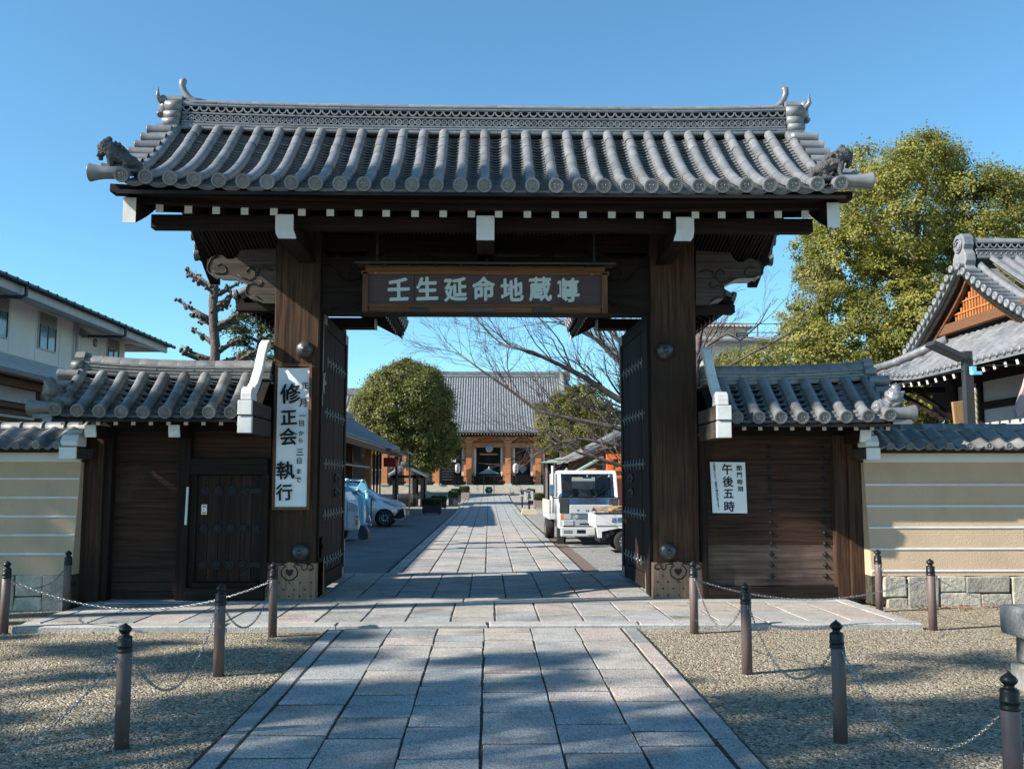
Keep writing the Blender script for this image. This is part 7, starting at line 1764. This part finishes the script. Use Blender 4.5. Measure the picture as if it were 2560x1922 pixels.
# bare cherry
ch = thing("bare_cherry_tree","bare winter cherry tree spreading its branches behind the right gate post","tree",(5.0,22.5,0)); b=MB(); rg=random.Random(23)
b.tube([(5.1,22.5,0),(4.95,22.5,1.2),(4.8,22.5,2.2)],[.30,.26,.24],10)
def limb(pts,r0,r1,n=3,kl=1.1,dep=2,kids=6):
    pts=[Vector(p) for p in pts]; k=len(pts); rad=[r0+(r1-r0)*i/(k-1) for i in range(k)]; b.tube(pts,rad,8)
    for i in range(kids):
        t=rg.uniform(.15,1)*(k-1); j=min(k-2,int(t)); p=pts[j].lerp(pts[j+1],t-j); d=(pts[j+1]-pts[j]).normalized()
        side=Vector((rg.gauss(0,.25),rg.gauss(0,.5),rg.choice((1,1,.8,-.5))*rg.uniform(.4,1)))
        branches(b,p,(d+side*.9),kl*rg.uniform(.6,1.3),rad[j]*rg.uniform(.28,.45),dep,.55,.05,4,.13,4,5,.66,.0035,rg)
def W(px,py,y=22): v=at(px,py,y); return v
limb([(4.8,22.5,2.2),W(1420,905,22.3),W(1335,862,22),W(1262,815,22),W(1205,786,21.8),W(1150,760,21.7),W(1075,742,21.5)],0.105,.02,kids=24,kl=1.15)
limb([(4.8,22.5,2.4),W(1440,960,22.2),W(1335,925,22),W(1240,905,22),W(1165,890,22),W(1105,845,22),W(1040,800,22),W(990,762,22)],0.081,.012,kids=24,kl=1.0)
limb([(4.8,22.5,2.2),W(1430,990,22),W(1335,962,21.9),W(1255,948,21.8),W(1190,962,21.8),W(1150,985,21.8)],0.062,.012,kids=18,kl=.8)
limb([(4.8,22.5,2.1),W(1420,1040,21.6),W(1335,1003,21.5),W(1250,978,21.4),W(1180,935,21.4),W(1120,915,21.4)],0.056,.01,kids=18,kl=.8)
limb([(4.8,22.5,2.2),W(1500,850,22.5),W(1505,770,22.5),W(1515,700,22.5),W(1528,655,22.5),W(1540,620,22.5)],0.118,.03,kids=18,kl=1.0)
limb([(4.85,22.5,2.4),W(1505,790,22.4),W(1530,745,22.3),W(1570,720,22.2),W(1600,735,22.2),W(1640,700,22.2),W(1665,655,22.2)],0.062,.010,kids=9,kl=.8)
limb([(4.85,22.5,2.3),W(1510,880,22.4),W(1560,800,22.3),W(1620,765,22.2),W(1680,735,22.2),W(1740,700,22.2)],0.056,.010,kids=9,kl=.8)
limb([(4.8,22.5,2.2),W(1400,860,22.2),W(1350,790,22),W(1290,735,22),W(1230,700,21.9),W(1180,680,21.9)],0.087,.012,kids=24,kl=1.15)
limb([(4.8,22.5,2.2),W(1400,840,22.6),W(1340,740,22.8),W(1290,690,23),W(1240,640,23)],0.074,.012,kids=18,kl=1.1)
b.build("trunk","cherry_bark",ch)

# ---------------------------------------------------------------- right: big camphor, clipped trees, house, hall
cp = thing("camphor_tree","huge yellow green camphor tree towering behind the right temple hall","tree",(15.5,34,0)); b=MB()
rise(b,(15.5,34,0),(15.8,34,9),.7,.35,9,.12,12)
for tgt in ((12.2,33,9.5),(13.5,34,12.5),(16.5,34,13.5),(19.5,34,11),(12.0,33,7.0),(20,35,8.5),(17.5,33,10.5),(14.5,32.5,8.5)):
    b.tube([(15.6,34,4.5+rnd.random()*3),((15.6+tgt[0])/2+rnd.uniform(-.4,.4),(34+tgt[1])/2,tgt[2]-2.2),tgt],[.30,.2,.07],8)
b.build("trunk","bark",cp)
CB=(lumpy((15.6,34,11.4),(3.0,2.8,2.2),22,1.15,5)+lumpy((13.0,33.6,9.6),(1.7,1.8,1.3),12,.85,6)+lumpy((19.2,34,10.4),(2.8,2.6,2.4),20,1.15,7)
   +lumpy((13.6,33,6.9),(2.9,2.2,1.9),24,.95,8)+lumpy((17.6,33.2,7.4),(2.9,2.2,2.2),20,1.1,9)+lumpy((22.5,34,8.0),(2.6,2.4,2.6),16,1.1,10)
   +lumpy((14.4,32.8,3.8),(3.2,2.0,2.0),18,1.0,12)+lumpy((10.9,32,2.8),(1.3,1.3,1.6),10,.6,13)+lumpy((18,33,3.6),(3,2,2),14,1.0,14))
crown(cp,CB,430000,.10,"camphor_leaf",95,.17,.80,yellow=.0,drop=.05,aspect=.6)
bt = thing("clipped_evergreen","low mid green evergreen behind the right side wall under the far white house","tree",(10.2,37,0)); b=MB(); rise(b,(10.2,37,0),(10.2,37,5),.2,.1,6,.05); b.build("trunk","bark",bt)
crown(bt,lumpy((10.4,37,4.6),(2.3,1.6,2.0),30,.7,17),50000,.10,"camphor_leaf",60,.2,.76,yellow=-.06)
wh = thing("distant_white_house","distant white house with a grey tiled hip roof and roof terrace railing","house",(16,60,0))
q0=at(1505,728,60); zr=at(1560,697,60).z; ze=at(1560,709,60).z; zb_=at(1560,730,60).z; xr=at(1605,0,60).x; xe=at(1626,709,60).x
MB().box(12.6,xe-.5,60,66,zb_-.3,ze).build("upper_wall","house_white",wh)
MB().add([(12.4,59.4,ze),(xe,59.4,ze),(xe,66.6,ze),(12.4,66.6,ze),(12.4,62.4,zr+.35),(xr-.2,62.4,zr+.35)],[(0,1,5,4),(1,2,5),(2,3,4,5),(3,2,1,0)]).build("roof","far_tile",wh)
b=MB()
for i in range(18): 
    x=12.5+i*.26; x2=min(x,xr-.2); 
    if x<xe-.1: b.tube([(x,59.4,ze+.03),(x2 if x>xr-.2 else x,62.4 if x<xr-.2 else 59.4+3*(xe-x)/(xe-xr),(zr+.37) if x<xr-.2 else ze+(zr+.35-ze)*(xe-x)/(xe-xr))],.07,5)
b.build("roof_tile_rows","far_tile",wh,kind='stuff')
pw=at(1580,720,60); w_=MB().box(at(1572,0,60).x,at(1597,0,60).x,59.95,60.02,at(0,725,60).z,at(0,713,60).z).build("window","dark_metal",wh); MB().box(at(1574,0,60).x,at(1595,0,60).x,59.94,59.95,at(0,724,60).z,at(0,714,60).z).build("pane","glass",w_)
MB().box(12.5,22,58.5,68,0,at(0,738,59).z).build("lower_wall","house_white",wh)
zt=at(0,738,59).z; MB().box(12.4,22,57.8,59.0,zt,zt+.10).build("terrace_eave","far_tile",wh)
b=MB()
for i in range(34): b.tube([(12.5+i*.28,57.7,zt-.05),(8.6+i*.28,59,zt+.42)],.07,5)
b.build("terrace_tile_rows","far_tile",wh,kind='stuff')
for i in range(7): MB().box(12.5+i*1.5,12.56+i*1.5,59.1,59.16,zt+.2,zt+1.35).build("railing_post","brown_wood_z",wh)
for z in (zt+.75,zt+1.3): MB().box(12.5,21.5,59.12,59.15,z,z+.05).build("railing_bar","brown_wood",wh)
MB().box(at(1697,0,60).x,at(1735,0,60).x,60,61,zt+.4,at(0,718,60).z).build("roof_tank","white_plaster",wh,bevel=.05)
for x in (at(1590,0,60).x,at(1617,0,60).x): MB().tube([(x-2.2,62.4,zr),(x-2.2,62.4,zr+2.6)],.025,5).build("aerial_mast","pale_metal",wh)

# temple hall on the right with latticed gable
rh = thing("gabled_hall","temple hall on the right with an orange lattice gable and layered tile roofs","temple hall",(12.5,21.5,0))
def wave(p,L):
    b=MB(); npt=8; us=[-p*.5+p*1.06*i/npt for i in range(npt+1)]; wz=lambda u:.022*math.cos(2*math.pi*u/p)-(.008 if u>0 else 0)
    k=npt+1; b.add([(u,v,wz(u)+dz) for v,dz in ((0,0),(L,-.012)) for u in us],[(j,j+1,k+j+1,k+j) for j in range(npt)],0,True)
    b.add([(u,0,wz(u)-q) for q in (0,.02) for u in us],[(k+j,k+j+1,j+1,j) for j in range(npt)]); return b.mesh("roof_tile","far_tile")
wm=wave(.27,.27); XE,ZE=9.75,4.17; n_s=9
t_=Vector((.80,0,.60)).normalized(); nn=Vector((-t_.z,0,t_.x)); yv=nn.cross(t_)*1.0
tl=[]
for r_ in range(n_s):
    for i in range(33):
        y=15.6+i*.27; 
        lift=.28*max(0,(y-21.6)/2.6)**2*(1-r_/n_s)
        hipmax=24.25-r_*.235
        if y>hipmax: continue
        o_=Vector((XE+r_*.215,y,ZE+r_*.155+lift)); X=t_.cross(nn)
        tl.append(frame(o_,X*1.0,t_,nn))
pieces("roof_tile",wm,tl,rh,"far_tile",300)
dm=MB().lathe([(.055,.10),(.056,.01),(.053,0),(.001,0)],12,axis='y',cap=False).mesh("eave_disc","far_tile")
for i in range(33):
    y=15.73+i*.27; lift=.28*max(0,(y-21.6)/2.6)**2
    if y<24.2: piece("eave_disc",dm,rh,Matrix.Translation((XE-.03,y,ZE+.01+lift)) @ Matrix.Rotation(R(-90),4,'Z'))
def lowz(y): return .28*max(0,(y-21.6)/2.6)**2
b=MB(); ys=[15.2+i*.5 for i in range(19)]
for a,c in zip(ys,ys[1:]):
    b.add([(XE,a,ZE-.03+lowz(a)),(XE,c,ZE-.03+lowz(c)),(XE+2.0,c,ZE+1.42),(XE+2.0,a,ZE+1.42),(XE,a,ZE-.10+lowz(a)),(XE,c,ZE-.10+lowz(c)),(XE+2,c,ZE+1.3),(XE+2,a,ZE+1.3)],[(3,2,1,0),(4,5,6,7),(0,1,5,4)])
b.build("lower_roof_deck","far_tile",rh)
# far hip with white plastered ridge tiles
hip=[Vector((9.75,24.35,4.62)),Vector((10.1,23.9,4.72)),Vector((10.5,23.4,4.92)),Vector((10.95,22.9,5.15))]
MB().tube(hip,[.09,.10,.11,.12],8).build("hip_ridge","far_tile",rh)
hip2=[at(1888,782,24.2),at(1930,764,24.3),at(1985,742,24.6)]
MB().tube([v+Vector((.2,0,-.05)) for v in hip2],.075,8).build("hip_ridge","white_plaster",rh)
MB().add([(9.9,24.3,4.15),(11.6,24.3,5.35),(11.6,27,4.2),(10,27,4.1)],[(0,1,2,3)]).build("far_roof_slope","far_tile",rh)
# verge with round tiles and bargeboard
YC,ZA,YF,ZF,XV=21.9,6.85,24.75,5.05,10.9
def verge(u): # u -1..1 from far foot to near foot
    a=abs(u); return YC+(YF-YC)*(-u), ZA-(ZA-ZF)*(a**.82*.98+.02*a)
N_=26; pts=[verge(-1+2*i/N_) for i in range(N_+1)]
up=[(y,z) for y,z in pts]; 
for nm,o1,o2,xa,xb,m in (("verge_deck",.0,-.09,XV-.12,XV+.75,"far_tile"),("bargeboard",-.09,-.42,XV+.10,XV+.20,"brown_wood"),("bargeboard",-.12,-.30,XV-.02,XV+.09,"wood_y")):
    half=N_//2
    for sl in (slice(0,half+1),slice(half,N_+1)):
        A=[(y,z+o1) for y,z in up[sl]]; B=[(y,z+o2) for y,z in up[sl]]; MB().prism(A+B[::-1],'x',xa,xb).build(nm,m,rh)
vm=MB().lathe([(.075,0),(.075,.34),(.09,.36),(.09,.40),(.06,.40),(.055,.39),(.001,.39)],14,axis='x',cap=False).mesh("verge_tile","far_tile"); Rm=Matrix.Rotation(math.pi,4,'Z')
L_=0; ns=13
for q in (-1,1):
    for i in range(ns):
        y,z=verge(q*(.06+.94*i/(ns-1))); piece("verge_tile",vm,rh,Matrix.Translation((XV+.20,y,z+.05)) @ Rm)
cov=MB().tube([(XV+.34,*[c+d for c,d in zip(verge(.04+.96*i/12),(0,.10))]) for i in range(13)],.085,10).build("verge_cover_tiles","roof_tile",rh)
cov=MB().tube([(XV+.34,*[c+d for c,d in zip(verge(-.04-.96*i/12),(0,.10))]) for i in range(13)],.085,10).build("verge_cover_tiles","roof_tile",rh)
MB().prism([(y,z-.40) for y,z in pts]+[(19.0,4.7),(24.8,4.7)],'x',XV+.30,XV+.36).build("gable_wall","dark_wood_plain",rh)
for i in range(34):
    y=19.75+i*.135; u=(YC-y)/(YF-YC); zt=verge(u)[1]-.52
    if zt>5.6: MB().box(XV+.22,XV+.28,y-.035,y+.035,5.55,zt).build("lattice_bar","orange_wood",rh)
for z in (5.72,5.98): MB().box(XV+.205,XV+.22,YC-(6.75-z)*1.25,YC+(6.75-z)*1.25,z,z+.035).build("lattice_rail","orange_wood",rh)
MB().box(XV+.12,XV+.30,19.1,24.3,5.32,5.55).build("gable_sill","brown_wood",rh)
MB().box(XE+1.55,XV+.4,18.6,24.6,5.14,5.30).build("flashing_tiles","far_tile",rh)
# main ridge with end tile, upper slope and its rows
courses(rh,XV+.25,18.0,YC,6.88,[('noshi',.08,.28),('discs',.12,.24),('noshi',.06,.25),('wave',.12,.22),('noshi',.06,.22),('cap',.12,.16)],"far_tile",pitch=.5)
hh=[(0,.80),(.12,.80),(.24,.70),(.26,.52),(.20,.40),(.30,.28),(.32,.12),(.26,.0),(.36,-.10),(.24,-.16)]
MB().prism([(YC-a,6.72+z) for a,z in hh]+[(YC+a,6.72+z) for a,z in hh[:0:-1]],'x',XV-.05,XV+.2).build("ridge_end_tile","far_tile",rh,bevel=.02)
for r_ in (.17,.10): MB().tube([(XV-.07,YC+r_*math.cos(a),7.26+r_*math.sin(a)) for a in [i*.45 for i in range(14)]],.02,6).build("end_tile_relief","far_tile",rh)
def us_(s,x): return YC-.15-4.6*s if False else (YC-.2-4.7*(1-s), 4.62+2.3*s-.25*math.sin(math.pi*s))
xs2=[XV+.62+i*.30 for i in range(22)]
surf("upper_roof",rh,"far_tile",xs2,us_,lambda x:(0,1)); rows_roof("upper_roof_rows",rh,"roof_tile",xs2,us_,lambda x:(0,1),.085)
MB().box(XV+1.1,18,17.5,26,3.4,5.2).build("roof_core","dark_wood_plain",rh)
# timber wall below
XW=11.3
MB().box(XW,18,15,23.3,0,4.3).build("wall","hall_plaster",rh)
for y in (23.25,22.05,19.65,17.3,15.2): MB().box(XW-.07,XW+.1,y-.10,y+.10,0,4.25).build("wall_post","wood_z",rh)
for z0,z1 in ((4.0,4.3),(3.35,3.52),(2.58,2.80),(0,.3)): MB().box(XW-.05,XW+.08,15,23.34,z0,z1).build("wall_beam","wood_y",rh)
MB().box(XW-.02,XW+.05,15,23.2,.3,2.58).build("dark_panel","black",rh)
for y0,y1 in ((22.2,23.1),(19.8,21.9),(17.5,19.5)):
    n=int((y1-y0)/.13)
    for i in range(n): MB().box(XW-.05,XW-.02,y0+i*.13,y0+i*.13+.05,1.2,2.5).build("window_bar","brown_wood_z",rh)
    for z in (1.55,1.9,2.2): MB().box(XW-.058,XW-.05,y0,y1,z,z+.05).build("window_rail","wood_y",rh)
rm=MB().box(0,1.3,-.04,.04,-.05,.05).mesh("rafter","wood_x"); pe=MB().box(-.006,.004,-.042,.042,-.052,.052).mesh("painted_end","white_paint")
for i in range(21):
    y=15.4+i*.42; piece("rafter",rm,rh,Matrix.Translation((XE+.12,y,ZE-.20+lowz(y)*.8)) @ Matrix.Rotation(-.25,4,'Y')); piece("painted_end",pe,rh,Matrix.Translation((XE+.11,y,ZE-.20+lowz(y)*.8)) @ Matrix.Rotation(-.25,4,'Y'))
MB().box(XE+.10,XE+.2,15.3,24.1,ZE-.14,ZE-.08).build("eave_board","wood_y",rh)
MB().box(9.9,11.2,23.6,23.75,3.9,4.05).build("eave_purlin","wood_x",rh); MB().bar((11,23.3,3.2),(10.1,23.9,3.95),.1,.12).build("eave_brace","wood_x",rh); MB().bar((11,22.8,3.2),(10.1,23.0,3.95),.1,.12).build("eave_brace","wood_x",rh)
rh.location.x += .33
# notice hood on a dark metal post, rope, plaque, pink board
t = thing("metal_post","dark square metal post with a slanting hood and a small pale blue camera","post",(8.6,17.2,0))
p=at(2086,762,17.2); MB().box(p.x-.075,p.x+.075,17.1,17.25,0,p.z+.02).build("post","dark_metal",t)
a=at(2008,742,17.2); c=at(2082,776,17.2); MB().bar((a.x,17.2,a.z),(c.x,17.2,c.z),.34,.10,up=(0,0,1)).build("hood","dark_metal",t,bevel=.015)
q=at(2103,800,17.0); MB().box(q.x-.05,q.x+.03,16.95,17.05,q.z-.07,q.z+.07).build("bracket","machine_blue",t); q=at(2108,806,16.95); MB().box(q.x-.07,q.x+.09,16.9,17.0,q.z-.03,q.z+.03).build("camera","machine_blue",t)
b=MB(); p0=at(2105,862,19); n=60
for s_ in (0,1,2):
    b.tube([(p0.x+.035*math.cos(i*.55+s_*2.09),19+.035*math.sin(i*.55+s_*2.09),3.55-i*.033) for i in range(n)],.030,6)
o=b.build("bell_rope","straw_rope"); tag(o,"twisted straw bell rope hanging beside the dark metal post","rope")
p0=at(2058,868,20); p1=at(2082,915,20); o=MB().prism([(p0.x,p0.z),(p0.x+.30,p0.z+.03),(p0.x+.45,1.9),(p0.x+.10,1.9)][::-1],'y',20,20.08).build("wooden_plaque","plaque_wood",bevel=.01); tag(o,"leaning brown wooden plaque in front of the lattice windows","plaque")
p0=at(2212,825,16); o=MB().prism([at(2222,800,16).xz,at(2212,835,16).xz,at(2194,885,16).xz,at(2198,902,16).xz,at(2222,880,16).xz],'y',16,16.08).build("pink_board","pink_board"); tag(o,"dull pink curved board at the right edge before the hall","board")
o=MB().tube([at(1919,835,17),at(2000,815,17.1),at(2086,800,17.2),at(2130,790,17.2),at(2230,788,17.2)],.012,5).build("overhead_cable","dark_metal"); tag(o,"thin grey cable strung along the hall eaves from the metal post","cable")

# ---------------------------------------------------------------- trees on the street side that shade the forecourt
def shade_tree(x,y,h,blobs,n,size,label,kids=3):
    t = thing("street_tree", label, "tree", (x,y,0), "street trees shading the forecourt"); b=MB(); rise(b,(x,y,-.1),(x,y,h*.75),.26,.10,7,.1)
    for q in blobs: b.tube([(x,y,h*.35),((x+q[0])/2,(y+q[1])/2,(h*.4+q[2])/2+.4),(q[0],q[1],q[2])],[.10,.06,.02],6)
    b.build("trunk","bark",t); crown(t,blobs,n,size,"pine_leaf",40,.30,.1,cull=False,aspect=.35)
def cast(gx,gy,h,s,sz=.5): # crown blob whose shade falls at ground point (gx,gy)
    return (gx-1.6*h, gy-.545*h, h+ground_z(gy), s, s, s*sz)
def patch(gx,gy,h,s,k=1.0): 
    """a spray of foliage high up the sun's direction from a spot on the forecourt"""
    return (gx-1.5*h, gy-.47*h, h, s*k, s*.55, s*.35)
A=[]; B_=[]; C_=[]
for i in range(100):
    gy=rnd.uniform(1.2,9.4); gx=rnd.uniform(-3.0,4.6); h=rnd.uniform(10.5,13.5)
    if gy>7.6 and gx>2.6: continue
    A.append(patch(gx,gy,h,rnd.uniform(.22,.72)))
for i in range(92):
    gy=rnd.uniform(1.5,10.6); gx=rnd.uniform(-7.5,-1.2); h=rnd.uniform(10.0,12.5)
    B_.append(patch(gx,gy,h,rnd.uniform(.22,.7)))
for i in range(20):
    gy=rnd.uniform(5.5,9.3); gx=rnd.uniform(2.2,6.5); h=rnd.uniform(11.5,14)
    A.append(patch(gx,gy,h,rnd.uniform(.35,.7)))
for i in range(34): # on the left wall, side gate and lower left post
    wz=rnd.uniform(.1,2.3); wx=rnd.uniform(-8,-2.4); h=rnd.uniform(10.5,13)
    C_.append((wx-1.5*(h-wz), 12.9-.47*(h-wz), h, rnd.uniform(.25,.6), .35, .22))
for i in range(12): # on the right post and the board wall
    wz=rnd.uniform(1.3,3.2); wx=rnd.uniform(2.2,4.9); h=rnd.uniform(12.5,14.5)
    C_.append((wx-1.5*(h-wz), 13.2-.47*(h-wz), h, rnd.uniform(.5,.9), .5, .3))
shade_tree(-17.4,-0.4,13.5,A,34000,.16,"tall loose leaved street tree whose shade falls on the stone path")
shade_tree(-21.2,0.8,12.5,B_,30000,.16,"spreading street tree whose shade falls on the left gravel")
shade_tree(-21.8,7.4,13,C_,15000,.16,"thin street tree whose shade falls on the left plaster wall")
